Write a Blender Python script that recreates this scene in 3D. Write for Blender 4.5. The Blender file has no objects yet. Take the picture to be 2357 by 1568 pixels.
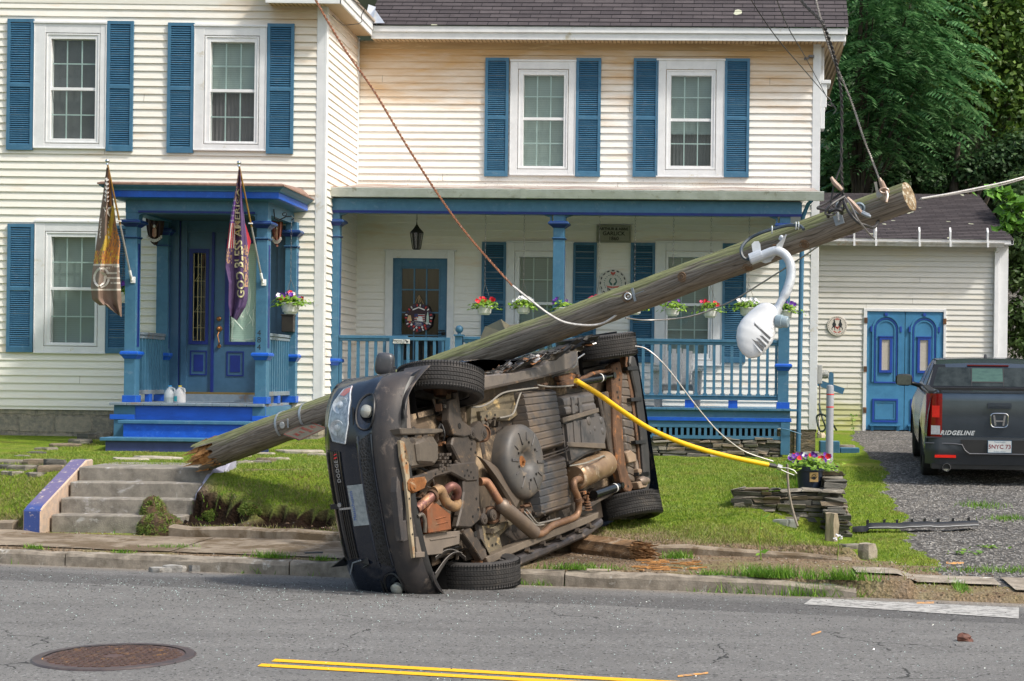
import bpy,bmesh,math,random
import numpy as np
from mathutils import Vector,Matrix,noise
random.seed(7);rng=np.random.default_rng(7)
S=bpy.context.scene
COL=S.collection
R=math.radians
# ---------------------------------------------------------------- camera
ROLL=0.012;EYE=1.72;FD=3771.0;CXD=1614.0;CYD=876.5 # focal length and principal point (photo 2357 wide)
cam=bpy.data.cameras.new('camera');co=bpy.data.objects.new('camera',cam);COL.objects.link(co)
cam.sensor_width=36;cam.lens=36*FD/2357
cam.shift_x=(2357/2-CXD)/2357;cam.shift_y=(CYD-1568/2)/2357
cam.clip_start=.1;cam.clip_end=500
co.matrix_world=Matrix(((math.cos(ROLL),-math.sin(ROLL),0,0),(0,0,-1,0),(math.sin(ROLL),math.cos(ROLL),0,EYE),(0,0,0,1)))
S.camera=co
# ---------------------------------------------------------------- light
SUN_EL,SUN_AZ=50,64
sd=Vector((math.sin(R(SUN_AZ))*math.cos(R(SUN_EL)),-math.cos(R(SUN_AZ))*math.cos(R(SUN_EL)),math.sin(R(SUN_EL))))
w=bpy.data.worlds.new('World');S.world=w;w.use_nodes=True
nt=w.node_tree;bg=nt.nodes['Background']
sky=nt.nodes.new('ShaderNodeTexSky');sky.sky_type='NISHITA';sky.sun_disc=False
sky.sun_elevation=R(SUN_EL);sky.sun_rotation=math.atan2(sd.x,sd.y);sky.air_density=1.6;sky.dust_density=4.0;sky.ozone_density=1.2
nt.links.new(sky.outputs[0],bg.inputs[0]);bg.inputs[1].default_value=0.15
sl=bpy.data.lights.new('sun','SUN');sl.energy=2.7;sl.angle=R(4.5);sl.color=(1,.955,.88)
so=bpy.data.objects.new('sun',sl);COL.objects.link(so)
so.rotation_euler=sd.to_track_quat('Z','Y').to_euler();so.location=sd*30
S.view_settings.view_transform='Standard';S.view_settings.look='None'
S.view_settings.exposure=0.55;S.view_settings.gamma=1
S.render.engine='CYCLES';S.cycles.max_bounces=6;S.cycles.transparent_max_bounces=12
# ---------------------------------------------------------------- projection helpers (photo pixel + real depth -> point)
def W(px,py,Y):
    a=(px-CXD)/FD*Y;b=(CYD-py)/FD*Y
    return Vector((a*math.cos(ROLL)-b*math.sin(ROLL),Y,EYE+a*math.sin(ROLL)+b*math.cos(ROLL)))
def ray(px,py):
    return W(px,py,1.0)-Vector((0,0,EYE))
class Frame: # a vertical plane: origin, yaw; local x along it, y into it, z up
    def __init__(s,ox,oy,yaw=0):
        s.M=Matrix.Translation((ox,oy,0))@Matrix.Rotation(-R(yaw),4,'Z');s.I=s.M.inverted()
    def l(s,px,py,dep=0.0):
        o=s.I@Vector((0,0,EYE));d=s.I.to_3x3()@ray(px,py)
        t=(dep-o.y)/d.y;p=o+d*t;return p.x,p.z
    def rect(s,r,dep=0.0):
        x0,y0,x1,y1=r;ym=(y0+y1)/2;xm=(x0+x1)/2
        return s.l(x0,ym,dep)[0],s.l(x1,ym,dep)[0],s.l(xm,y1,dep)[1],s.l(xm,y0,dep)[1]
# ---------------------------------------------------------------- materials
MATS={}
def ramp(nt,fac,stops):
    n=nt.nodes.new('ShaderNodeValToRGB');e=n.color_ramp.elements
    e[0].position,e[0].color=stops[0][0],(*stops[0][1],1)
    e[1].position,e[1].color=stops[-1][0],(*stops[-1][1],1)
    for p,c in stops[1:-1]:
        q=e.new(p);q.color=(*c,1)
    nt.links.new(fac,n.inputs[0]);return n.outputs[0]
def tnoise(nt,vec,scale,detail=4,rough=.6,dist=0):
    n=nt.nodes.new('ShaderNodeTexNoise');n.inputs['Scale'].default_value=scale;n.inputs['Detail'].default_value=detail
    n.inputs['Roughness'].default_value=rough;n.inputs['Distortion'].default_value=dist
    nt.links.new(vec,n.inputs['Vector']);return n.outputs['Fac']
def mathn(nt,op,a,b=None,c=None):
    n=nt.nodes.new('ShaderNodeMath');n.operation=op
    for i,v in enumerate((a,b,c)):
        if v is None:continue
        if isinstance(v,(int,float)):n.inputs[i].default_value=v
        else:nt.links.new(v,n.inputs[i])
    return n.outputs[0]
def maprange(nt,v,a,b,c=0,d=1):
    n=nt.nodes.new('ShaderNodeMapRange');nt.links.new(v,n.inputs[0])
    for i,x in enumerate((a,b,c,d)):n.inputs[i+1].default_value=x
    return n.outputs[0]
def mix(nt,f,a,b,mode='MIX'):
    n=nt.nodes.new('ShaderNodeMix');n.data_type='RGBA';n.blend_type=mode
    if isinstance(f,(int,float)):n.inputs[0].default_value=f
    else:nt.links.new(f,n.inputs[0])
    for i,v in((6,a),(7,b)):
        if isinstance(v,tuple):n.inputs[i].default_value=(*v,1)
        else:nt.links.new(v,n.inputs[i])
    return n.outputs[2]
def mapping(nt,vec,scale=(1,1,1),rot=(0,0,0)):
    n=nt.nodes.new('ShaderNodeMapping');n.inputs['Scale'].default_value=scale;n.inputs['Rotation'].default_value=rot
    nt.links.new(vec,n.inputs[0]);return n.outputs[0]
def newmat(name,rough=.6,metal=0,spec=.5):
    m=bpy.data.materials.new(name);m.use_nodes=True;nt=m.node_tree;b=nt.nodes['Principled BSDF']
    b.inputs['Roughness'].default_value=rough;b.inputs['Metallic'].default_value=metal;b.inputs['Specular IOR Level'].default_value=spec
    g=nt.nodes.new('ShaderNodeNewGeometry');return m,nt,b,g.outputs['Position']
def bump(nt,b,h,strength=.3,dist=.01):
    n=nt.nodes.new('ShaderNodeBump');n.inputs['Strength'].default_value=strength;n.inputs['Distance'].default_value=dist
    nt.links.new(h,n.inputs['Height']);nt.links.new(n.outputs[0],b.inputs['Normal'])
def M(name,c1,c2=None,scale=6,rough=.6,metal=0,spec=.5,bmp=0,bscale=60,bdist=.005,stretch=(1,1,1),lo=.35,hi=.65,c3=None,s3=2.0,t3=.6,rvar=0):
    """paint / metal / plastic with two-scale colour mottling; c3 is a third tone in sparse patches (dust, rust, flaking)"""
    if name in MATS:return MATS[name]
    m,nt,b,pos=newmat(name,rough,metal,spec)
    if c2 is None:c2=tuple(x*.8 for x in c1)
    v=mapping(nt,pos,stretch)if stretch!=(1,1,1)else pos
    f=tnoise(nt,v,scale,5,.65);col=ramp(nt,f,[(lo,c1),(hi,c2)])
    if c3:
        f3=tnoise(nt,v,s3,6,.7,.4);col=mix(nt,maprange(nt,f3,t3-.04,t3+.06),col,c3)
    nt.links.new(col,b.inputs['Base Color'])
    if rvar:nt.links.new(maprange(nt,f,0,1,rough-rvar,rough+rvar),b.inputs['Roughness'])
    if bmp:bump(nt,b,tnoise(nt,v,bscale,4,.6),bmp,bdist)
    MATS[name]=m;return m
# ---------------------------------------------------------------- mesh builder
class MB:
    def __init__(s):s.v=[];s.f=[];s.m=[];s.mi=0
    def box(s,x0,x1,y0,y1,z0,z1):
        n=len(s.v);s.v+=[(x,y,z)for z in(z0,z1)for y in(y0,y1)for x in(x0,x1)]
        F=[(0,2,3,1),(4,5,7,6),(0,1,5,4),(2,6,7,3),(0,4,6,2),(1,3,7,5)]
        if(x1-x0)*(y1-y0)*(z1-z0)<0:F=[f[::-1]for f in F]
        s.f+=[tuple(i+n for i in f)for f in F];s.m+=[s.mi]*6;return s
    def quad(s,*p):
        n=len(s.v);s.v+=[tuple(q)for q in p];s.f.append(tuple(range(n,n+len(p))));s.m.append(s.mi);return s
    def obox(s,c,ax,ay,az): # centre and three half-axis vectors
        n=len(s.v);c=Vector(c);ax,ay,az=Vector(ax),Vector(ay),Vector(az)
        for k in(-1,1):
            for j in(-1,1):
                for i in(-1,1):s.v.append(tuple(c+ax*i+ay*j+az*k))
        F=[(0,2,3,1),(4,5,7,6),(0,1,5,4),(2,6,7,3),(0,4,6,2),(1,3,7,5)]
        s.f+=[tuple(i+n for i in f)for f in F];s.m+=[s.mi]*6;return s
    def prism(s,poly,a,b,axis='y'): # extrude a 2-D polygon along an axis
        n=len(s.v);k=len(poly)
        for t in(a,b):
            for(p,q)in poly:
                s.v.append({'y':(p,t,q),'x':(t,p,q),'z':(p,q,t)}[axis])
        s.f.append(tuple(range(n,n+k)));s.f.append(tuple(range(n+2*k-1,n+k-1,-1)))
        for i in range(k):s.f.append((n+i,n+k+i,n+k+(i+1)%k,n+(i+1)%k))
        s.m+=[s.mi]*(k+2);return s
    def tube(s,pts,r,n=8,caps=True,flat=1.0):
        pts=[Vector(p)for p in pts];rs=r if isinstance(r,(list,tuple))else[r]*len(pts)
        base=len(s.v);up=None
        for i,p in enumerate(pts):
            d=(pts[min(i+1,len(pts)-1)]-pts[max(i-1,0)])
            if d.length<1e-9:d=Vector((0,0,1))
            d.normalize()
            if up is None:up=Vector((0,0,1))if abs(d.z)<.9 else Vector((1,0,0))
            a=d.cross(up);a.normalize();bb=a.cross(d);up=bb
            for k in range(n):
                t=2*math.pi*k/n;s.v.append(tuple(p+(a*math.cos(t)+bb*math.sin(t)*flat)*rs[i]))
        for i in range(len(pts)-1):
            for k in range(n):
                q=base+i*n;s.f.append((q+k,q+(k+1)%n,q+n+(k+1)%n,q+n+k));s.m.append(s.mi)
        if caps:
            s.f.append(tuple(base+k for k in range(n))[::-1]);s.f.append(tuple(base+(len(pts)-1)*n+k for k in range(n)));s.m+=[s.mi]*2
        return s
    def lathe(s,prof,c,ax=(0,0,1),n=24,caps=True):
        """prof: list of (radius, height) turned round ax at c"""
        c=Vector(c);ax=Vector(ax).normalized();u=ax.orthogonal().normalized();v=ax.cross(u);base=len(s.v)
        for(r,h)in prof:
            for k in range(n):
                t=2*math.pi*k/n;s.v.append(tuple(c+ax*h+(u*math.cos(t)+v*math.sin(t))*r))
        for i in range(len(prof)-1):
            for k in range(n):
                q=base+i*n;s.f.append((q+k,q+(k+1)%n,q+n+(k+1)%n,q+n+k));s.m.append(s.mi)
        if caps:
            s.f.append(tuple(base+k for k in range(n))[::-1]);s.f.append(tuple(base+(len(prof)-1)*n+k for k in range(n)));s.m+=[s.mi]*2
        return s
    def ball(s,c,r,n=10,jit=0,sq=(1,1,1)):
        c=Vector(c);base=len(s.v);st=n//2+1
        for i in range(st+1):
            a=math.pi*i/st
            for k in range(n):
                t=2*math.pi*k/n;q=1+random.uniform(-jit,jit)
                s.v.append((c.x+r*q*sq[0]*math.sin(a)*math.cos(t),c.y+r*q*sq[1]*math.sin(a)*math.sin(t),c.z+r*q*sq[2]*math.cos(a)))
        for i in range(st):
            for k in range(n):
                q=base+i*n;s.f.append((q+k,q+n+k,q+n+(k+1)%n,q+(k+1)%n));s.m.append(s.mi)
        return s
    def grid(s,fn,nu,nv,thick=None,closed=False):
        base=len(s.v)
        for j in range(nv+1):
            for i in range(nu+1):s.v.append(tuple(fn(i/nu,j/nv)))
        for j in range(nv):
            for i in range(nu):
                q=base+j*(nu+1)+i;s.f.append((q,q+1,q+nu+2,q+nu+1));s.m.append(s.mi)
        return s
    def xf(s,Mx,i0=0):
        for i in range(i0,len(s.v)):s.v[i]=tuple(Mx@Vector(s.v[i]))
        return s
    def build(s,name,mats,parent=None,smooth=False,bevel=0,solid=0,frame=None,ang=35,flip=False,sub=0):
        me=bpy.data.meshes.new(name);vs=s.v
        L=Vector(parent['_L'])if parent is not None and '_L' in parent else Vector((0,0,0))
        fm=frame.M if isinstance(frame,Frame)else frame
        if fm is not None:vs=[fm@Vector(p)for p in vs]
        if not isinstance(mats,(list,tuple)):mats=[mats]
        me.from_pydata([tuple(Vector(p)-L)for p in vs],[],s.f)
        for m in mats:me.materials.append(m)
        if len(mats)>1:me.polygons.foreach_set('material_index',s.m)
        if bevel or solid or flip or sub:
            bm=bmesh.new();bm.from_mesh(me)
            if flip:bmesh.ops.recalc_face_normals(bm,faces=bm.faces)
            if solid:
                bmesh.ops.recalc_face_normals(bm,faces=bm.faces);bmesh.ops.solidify(bm,geom=bm.faces[:],thickness=solid)
            if sub:bmesh.ops.subdivide_edges(bm,edges=bm.edges[:],cuts=sub,use_grid_fill=True)
            if bevel:
                bmesh.ops.remove_doubles(bm,verts=bm.verts,dist=1e-6)
                ed=[e for e in bm.edges if len(e.link_faces)==2 and e.calc_face_angle(0)>.6]
                bmesh.ops.bevel(bm,geom=ed,offset=bevel,segments=2 if smooth else 1,affect='EDGES',clamp_overlap=True)
            bm.to_mesh(me);bm.free()
        if smooth:
            me.polygons.foreach_set('use_smooth',[True]*len(me.polygons));me.set_sharp_from_angle(angle=R(ang))
        me.update()
        o=bpy.data.objects.new(name,me);COL.objects.link(o)
        if parent is not None:o.parent=parent;o['_L']=tuple(L)
        else:o['_L']=(0,0,0)
        return o
def thing(name,label,cat,loc=(0,0,0),group=None):
    o=bpy.data.objects.new(name,None);COL.objects.link(o);o.location=loc;o['_L']=tuple(loc)
    o.empty_display_size=.2
    o['label']=label;o['category']=cat
    if group:o['group']=group
    return o
def tag(o,label,cat,group=None):
    o['label']=label;o['category']=cat
    if group:o['group']=group
    return o
def structure(o):o['kind']='structure';return o
def text_mesh(txt,size=1,font_shear=0,extrude=.0,align='CENTER',spacing=1.0,lines=1.0,bold=0.0):
    """returns (verts, faces) of lettering in the xy plane"""
    cu=bpy.data.curves.new('lettering','FONT');cu.body=txt;cu.size=size;cu.align_x=align;cu.align_y='CENTER'
    cu.shear=font_shear;cu.extrude=extrude;cu.space_character=spacing;cu.space_line=lines;cu.offset=bold;cu.resolution_u=3
    o=bpy.data.objects.new('lettering',cu);COL.objects.link(o)
    dg=bpy.context.evaluated_depsgraph_get();me=bpy.data.meshes.new_from_object(o.evaluated_get(dg))
    vs=[v.co.copy()for v in me.vertices];fs=[tuple(p.vertices)for p in me.polygons]
    bpy.data.objects.remove(o);bpy.data.meshes.remove(me);bpy.data.curves.remove(cu);return vs,fs
def add_text(mb,txt,mapf,size=1,**k):
    vs,fs=text_mesh(txt,size,**k);n=len(mb.v)
    mb.v+=[tuple(mapf(v))for v in vs];mb.f+=[tuple(i+n for i in f)for f in fs];mb.m+=[mb.mi]*len(fs)
def instance_tree(o,loc=None,label=None):
    r=o.copy();COL.objects.link(r)
    for ch in list(o.children):
        c=ch.copy();COL.objects.link(c);c.parent=r
        for g in ch.children:
            d=g.copy();COL.objects.link(d);d.parent=c
    if loc is not None:r.location=loc
    if label:r['label']=label
    return r
def sm(a,b,x):
    t=np.clip((x-a)/(b-a),0,1);return t*t*(3-2*t)
# ================================================================ GROUND
KS=.22;K0=13.26
def kd(X,Y):return Y+KS*X-K0 # distance behind the kerb face
def fbm(X,Y,s,seed=0):
    X=np.asarray(X,float)*s+seed*7.3;Y=np.asarray(Y,float)*s+seed*3.1
    return(np.sin(X*1.7+Y*.6)+np.sin(Y*2.3-X*.9+1.3)+.6*np.sin(X*4.1+Y*3.7+.7)+.5*np.sin(Y*5.9-X*3.3+2.1)+.35*np.sin(X*9.7+Y*8.1)+.3*np.sin(Y*12.9-X*10.7))/3.2
HOLES=((-4.93,.25,2.20),(-4.62,.17,2.08),(-4.16,.17,1.98),(-3.73,.21,1.93))
def holes_(X,Y,e=0.0):d=kd(X,Y);return np.clip(sum(np.exp(-(np.abs(X-a+.05*np.sin(d*30))/(c+e))**4)*(1-sm(b+e-.03,b+e+.03,d+.03*np.sin(X*40)))for a,c,b in HOLES),0,1)*(d>1.66)
def height(X,Y):
    X=np.asarray(X,float);Y=np.asarray(Y,float);d=kd(X,Y)
    xs=X
    # lawn of the left half: bank, then a shelf to the house
    left=np.interp(d,[1.6,1.66,2.2,2.8,3.3],[.15,.25,.52,.70,.73])
    left=left+np.interp(Y,[17.5,22,24.2,25],[0,-.08,.03,.07])*sm(3,3.6,d)
    right=np.interp(d,[1.6,1.66,3.0,5.2,9,12,14],[.15,.23,.36,.50,.55,.58,.60])
    t=sm(-3.9,-.6,xs);lawn=left*(1-t)+right*t
    terr=sm(.2,.55,X)*(1-sm(1.25,1.32,X))*sm(17.02,17.12,Y)*(1-sm(18.5,20.5,Y));lawn=lawn+terr*(np.maximum(lawn,.57)-lawn)
    drive=np.interp(d,[.1,1.5,9.3,12.4,22,40],[.06,.11,.33,.50,.68,.9])
    td=sm(1.36,1.46,X)
    g=lawn*(1-td)+drive*td
    far=np.interp(Y,[36,40,46,60,90],[0,.6,3.0,7,12]);g=g+far
    walk=.145+.012*fbm(X,Y,1.1,3)
    back=np.where(d<1.6,np.where(X>1.75,drive,walk),g)
    # scooped earth where the pole was torn out
    hm=holes_(X,Y);back=back*(1-hm)+(.245+.02*np.sin(X*23)*np.sin(Y*31))*hm
    rr_=.20*sm(.4,1.3,X)*(1-sm(16.84,16.95,Y))*(1-td)*sm(1.7,2.4,d);back=back-rr_
    nz=.012*fbm(X,Y,2.3,1)+.006*fbm(X,Y,7,2);back=np.where(d>1.62,back+nz,back)
    st_=(X>-6.56)&(X<-5.12)&(Y>15.9)&(Y<17.62);back=np.where(st_,np.interp(Y,[16.3,16.45,17.3],[.13,.12,.45]),back)
    road=.012+.1*(1-np.minimum(1,((d+4.5)/4.5)**2));road=np.where(d<-9.5,.012,road)
    return np.where(d<0.06,road-.02*0,back)
def G(px,py): # photo pixel -> ground point
    r=ray(px,py);lo,hi=3.0,60.0
    t=6.0
    while t<70:
        p=Vector((r.x*t,t,EYE+r.z*t))
        if p.z<float(height(p.x,p.y)):break
        t+=.05
    a,b=t-.05,t
    for _ in range(12):
        t=(a+b)/2
        if EYE+r.z*t<float(height(r.x*t,t)):b=t
        else:a=t
    return Vector((r.x*t,t,float(height(r.x*t,t))))
def gz(x,y):return float(height(x,y))
# --- colours for the ground
def ground_mat():
    m,nt,b,pos=newmat('lawn_soil',.95,0,.1)
    at=nt.nodes.new('ShaderNodeAttribute');at.attribute_name='zone'
    sep=nt.nodes.new('ShaderNodeSeparateColor');nt.links.new(at.outputs['Color'],sep.inputs[0])
    n1=tnoise(nt,pos,9,6,.7);n2=tnoise(nt,pos,60,4,.7);n3=tnoise(nt,pos,1.1,3,.6)
    grass=mix(nt,maprange(nt,n1,.35,.65),(.085,.15,.012),(.19,.26,.025))
    grass=mix(nt,maprange(nt,n3,.5,.75),grass,(.24,.24,.05))
    soil=mix(nt,maprange(nt,n2,.35,.65),(.11,.075,.045),(.30,.22,.145));soil=mix(nt,maprange(nt,n1,.45,.7,0,.6),soil,(.24,.20,.155));soil=mix(nt,sep.outputs[2],soil,(.016,.009,.005))
    v=nt.nodes.new('ShaderNodeTexVoronoi');v.inputs['Scale'].default_value=34;nt.links.new(pos,v.inputs[0])
    sepv=nt.nodes.new('ShaderNodeSeparateColor');nt.links.new(v.outputs['Color'],sepv.inputs[0])
    gravel=ramp(nt,sepv.outputs[0],[(0,(.065,.06,.055)),(.55,(.13,.122,.112)),(.85,(.24,.225,.20)),(1,(.48,.46,.43))])
    gravel=mix(nt,maprange(nt,n3,.3,.7,0,.5),gravel,(.06,.06,.065))
    c=mix(nt,sep.outputs[0],soil,grass);
    f=mathn(nt,'GREATER_THAN',mathn(nt,'ADD',sep.outputs[1],mathn(nt,'MULTIPLY',mathn(nt,'SUBTRACT',n1,.5),1.1)),.5)
    c=mix(nt,f,c,gravel)
    nt.links.new(c,b.inputs['Base Color']);bump(nt,b,mathn(nt,'ADD',n2,mathn(nt,'MULTIPLY',v.outputs['Distance'],1.0)),.9,.02)
    return m
def soilmask(X,Y): # 1 grass .. 0 bare soil
    d=kd(X,Y);n=fbm(X,Y,2.1,5)*.5+fbm(X,Y,6,6)*.25
    g=np.ones_like(X)
    g=np.where(d<1.62,0,g)
    g=g-1.6*holes_(X,Y,.03)
    for(cx,cy,rx,ry,a)in((-5.1,16.5,.16,.42,1.6),(-4.6,17.35,.40,.14,1.3),(-1.2,15.3,1.3,.5,1.1)):
        g=g-a*np.exp(-(((X-cx)/rx)**2+((Y-cy)/ry)**2))
    g=g-.55*np.exp(-((d-1.66)/.10)**2)*(X<1.5)-.45*np.exp(-((d-1.75)/.25)**2)*(X>-1)*(X<1.5)
    return np.clip(g+n*.55+.05,0,1)
def gravelmask(X,Y):
    d=kd(X,Y)
    lim=np.interp(Y,[12,14.6,16.2,19.8,25,31,34],[1.9,2.15,2.1,2.35,2.75,2.9,3.2])+.14*fbm(X,Y,1.6,9)
    return sm(lim-.12,lim+.12,X)*sm(.3,.9,d)
def make_ground():
    xs=np.concatenate([np.arange(-60,-9,1.5),np.arange(-9,7,.05),np.arange(7,60,1.5)])
    ss=np.concatenate([np.concatenate([np.arange(.06,1.6,.06),np.arange(1.6,2.6,.035),np.arange(2.6,6,.06)]),np.arange(6,14,.2),np.arange(14,30,.8),np.arange(30,90,3)])
    Xg,Dg=np.meshgrid(xs,ss);Yg=Dg+K0-KS*Xg
    Z=height(Xg,Yg);Z[0,:]=Z[0,:]*0+0.0
    n=Xg.shape;vs=np.stack([Xg,Yg,Z],-1).reshape(-1,3)
    i=np.arange(n[0]*n[1]).reshape(n);f=np.stack([i[:-1,:-1],i[:-1,1:],i[1:,1:],i[1:,:-1]],-1).reshape(-1,4)
    me=bpy.data.meshes.new('ground');me.from_pydata(vs.tolist(),[],f.tolist())
    a=me.color_attributes.new('zone','FLOAT_COLOR','POINT')
    gr=soilmask(Xg,Yg).ravel();gv=gravelmask(Xg,Yg).ravel()
    gv=np.where((kd(Xg,Yg).ravel()<1.6)&(Xg.ravel()<1.7),.0,gv)
    a.data.foreach_set('color',np.stack([gr,gv,np.clip(1.3*holes_(Xg,Yg,.03).ravel()+.5*np.exp(-(((Xg-(-5.1))/.2)**2+((Yg-16.5)/.4)**2)).ravel(),0,1),gr*0+1],-1).ravel())
    me.materials.append(ground_mat());me.polygons.foreach_set('use_smooth',[True]*len(me.polygons))
    o=bpy.data.objects.new('ground',me);COL.objects.link(o);structure(o)
make_ground()
# --- road
def road_mat():
    m,nt,b,pos=newmat('asphalt',.85,0,.3)
    sx=nt.nodes.new('ShaderNodeSeparateXYZ');nt.links.new(pos,sx.inputs[0])
    d=mathn(nt,'ADD',mathn(nt,'ADD',sx.outputs[1],mathn(nt,'MULTIPLY',sx.outputs[0],KS)),-K0)
    n0=tnoise(nt,pos,1.3,4,.6);n1=tnoise(nt,pos,170,3,.8);n2=tnoise(nt,mapping(nt,pos,(.25,1,1)),3,5,.6)
    dj=mathn(nt,'ADD',d,mathn(nt,'MULTIPLY',mathn(nt,'SUBTRACT',n0,.5),.22))
    band=mathn(nt,'MULTIPLY',maprange(nt,dj,-1.46,-1.40),maprange(nt,dj,-.5,-.75))
    c=ramp(nt,n1,[(.25,(.060,.058,.055)),(.5,(.150,.146,.140)),(.75,(.31,.305,.295))])
    c=mix(nt,mathn(nt,'MULTIPLY',band,.48),c,(.036,.034,.036))
    c=mix(nt,maprange(nt,n2,.35,.75,0,.6),c,(.088,.085,.083))
    gut=maprange(nt,dj,-.32,-.05);c=mix(nt,mathn(nt,'MULTIPLY',gut,.5),c,(.27,.22,.165))
    # aggregate speckle
    v=nt.nodes.new('ShaderNodeTexVoronoi');v.inputs['Scale'].default_value=75;nt.links.new(pos,v.inputs[0])
    sv=nt.nodes.new('ShaderNodeSeparateColor');nt.links.new(v.outputs['Color'],sv.inputs[0])
    c=mix(nt,mathn(nt,'MULTIPLY',mathn(nt,'GREATER_THAN',sv.outputs[0],.93),.7),c,(.012,.012,.012))
    c=mix(nt,mathn(nt,'MULTIPLY',mathn(nt,'GREATER_THAN',sv.outputs[1],.97),.35),c,(.42,.42,.42))
    # cracks
    vc=nt.nodes.new('ShaderNodeTexVoronoi');vc.feature='DISTANCE_TO_EDGE';vc.inputs['Scale'].default_value=.75
    wv=nt.nodes.new('ShaderNodeTexNoise');wv.inputs['Scale'].default_value=2.6;wv.inputs['Detail'].default_value=6;nt.links.new(pos,wv.inputs['Vector'])
    vm=nt.nodes.new('ShaderNodeVectorMath');vm.operation='MULTIPLY_ADD';nt.links.new(wv.outputs['Color'],vm.inputs[0]);vm.inputs[1].default_value=(.55,.55,0);nt.links.new(pos,vm.inputs[2])
    nt.links.new(vm.outputs[0],vc.inputs['Vector'])
    ck=mathn(nt,'MULTIPLY',mathn(nt,'LESS_THAN',vc.outputs['Distance'],.0042),mathn(nt,'GREATER_THAN',tnoise(nt,pos,.8,3),.515))
    c=mix(nt,mathn(nt,'MULTIPLY',ck,.85),c,(.015,.015,.015))
    nt.links.new(c,b.inputs['Base Color']);bump(nt,b,mathn(nt,'SUBTRACT',n1,ck),.6,.006);return m
xs=np.arange(-60,60.1,.5);ss=np.concatenate([np.arange(-40,-10,2),np.arange(-10,.01,.25),[.06]])
Xg,Dg=np.meshgrid(xs,ss);Yg=Dg+K0-KS*Xg;Z=height(Xg,np.where(Dg>.05,Yg-.03,Yg));i=np.arange(Xg.size).reshape(Xg.shape)
mb=MB();mb.v=[tuple(p)for p in np.stack([Xg,Yg,Z],-1).reshape(-1,3)];mb.f=[tuple(q)for q in np.stack([i[:-1,:-1],i[:-1,1:],i[1:,1:],i[1:,:-1]],-1).reshape(-1,4).tolist()];mb.m=[0]*len(mb.f)
structure(mb.build('road',road_mat(),smooth=True))
def strip(mb,pts,wd,lift=.004,dirv=None): # painted strip following the ground
    L=[]
    for(x,y)in pts:L.append((x,y))
    n=len(mb.v)
    for k,(x,y)in enumerate(L):
        for s_ in(-.5,.5):mb.v.append((x,y+s_*wd,gz(x,y+s_*wd)+lift))
    for k in range(len(L)-1):mb.f.append((n+2*k,n+2*k+2,n+2*k+3,n+2*k+1));mb.m.append(mb.mi)
def worn(name,c,under,t=.5,sc=25,rough=.7):
    m,nt,b,pos=newmat(name,rough,0,.3)
    f=tnoise(nt,pos,sc,6,.75);nt.links.new(mix(nt,maprange(nt,f,t-.03,t+.05),c,under),b.inputs['Base Color']);bump(nt,b,f,.3,.004);MATS[name]=m;return m
yel=worn('yellow_road_paint',(.75,.40,.01),(.16,.15,.14),.68,40)
for(q0,q1)in(((629,1521),(1456,1567)),((597,1532),(1212,1566))):
    a,b=G(*q0),G(*q1);k=(b.y-a.y)/(b.x-a.x);mb=MB();pts=[(x,a.y+k*(x-a.x))for x in np.arange(a.x,14,.25)];strip(mb,pts,.085);structure(mb.build('road_marking',yel))
wpm=worn('faded_white_road_paint',(.40,.39,.37),(.20,.195,.185),.50,14)
mb=MB();a=[G(1850,1392),G(2345,1425),G(2345,1400),G(1870,1378)]
P0=[(a[0],a[1]),(a[3],a[2])]
def lerp_sheet(mb,a0,a1,b0,b1,n=16,lift=.004):
    base=len(mb.v)
    for i in range(n+1):
        t=i/n
        for j in range(4):
            q=(a0.lerp(a1,t)).lerp(b0.lerp(b1,t),j/3);mb.v.append((q.x,q.y,gz(q.x,q.y)+lift))
    for i in range(n):
        for j in range(3):q=base+i*4+j;mb.f.append((q,q+4,q+5,q+1));mb.m.append(mb.mi)
lerp_sheet(mb,a[0],a[1],a[3],a[2]);structure(mb.build('road_marking',wpm))
# utility paint marks
orp=worn('orange_spray_paint',(.62,.30,.08),(.17,.16,.16),.52,30)
for(x0,y0,x1,y1)in((1868,1462,1890,1455),(2178,1296,2218,1297),(2110,1389,2150,1388),(1560,1558,1630,1550),(86,1520,112,1516)):
    mb=MB();p=G(x0,y0+2.2);q=G(x1,y1+2.2);r_=G(x1,y1-1.8);s_=G(x0,y0-1.8);lerp_sheet(mb,p,q,s_,r_,6,.004);structure(mb.build('road_marking',orp))
# --- kerb stones
conc=M('weathered_concrete',(.34,.295,.24),(.17,.145,.115),7,.9,0,.2,.6,70,.01,c3=(.55,.53,.48),s3=5,t3=.62)
concd=M('dusty_concrete',(.30,.25,.19),(.19,.15,.11),5,.95,0,.2,.7,90,.01,c3=(.13,.095,.06),s3=2.2,t3=.52)
x=-14.0;k=0
while x<1.2:
    L=random.choice((2.1,2.4,1.8));x1=min(x+L-.012,1.25);mb=MB();n=14
    prof=[(-.01,-.05),(-.005,.10),(.012,.128),(.16,.14),(.16,-.05)]
    for i in range(n+1):
        X=x+(x1-x)*i/n
        for(d,z)in prof:mb.v.append((X,d+K0-KS*X+.008*random.uniform(-1,1)*(z>.05),z+.012*random.uniform(-1,.6)*(z>.05)-(.05*max(0,X-.4)if z>0 else 0)))
    for i in range(n):
        for j in range(len(prof)-1):q=i*5+j;mb.f.append((q,q+5,q+6,q+1));mb.m.append(0)
    mb.f.append((0,1,2,3,4));mb.f.append(tuple(n*5+t for t in(4,3,2,1,0)));mb.m+=[0,0]
    structure(mb.build('kerb',conc));x=x1+.012
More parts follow.
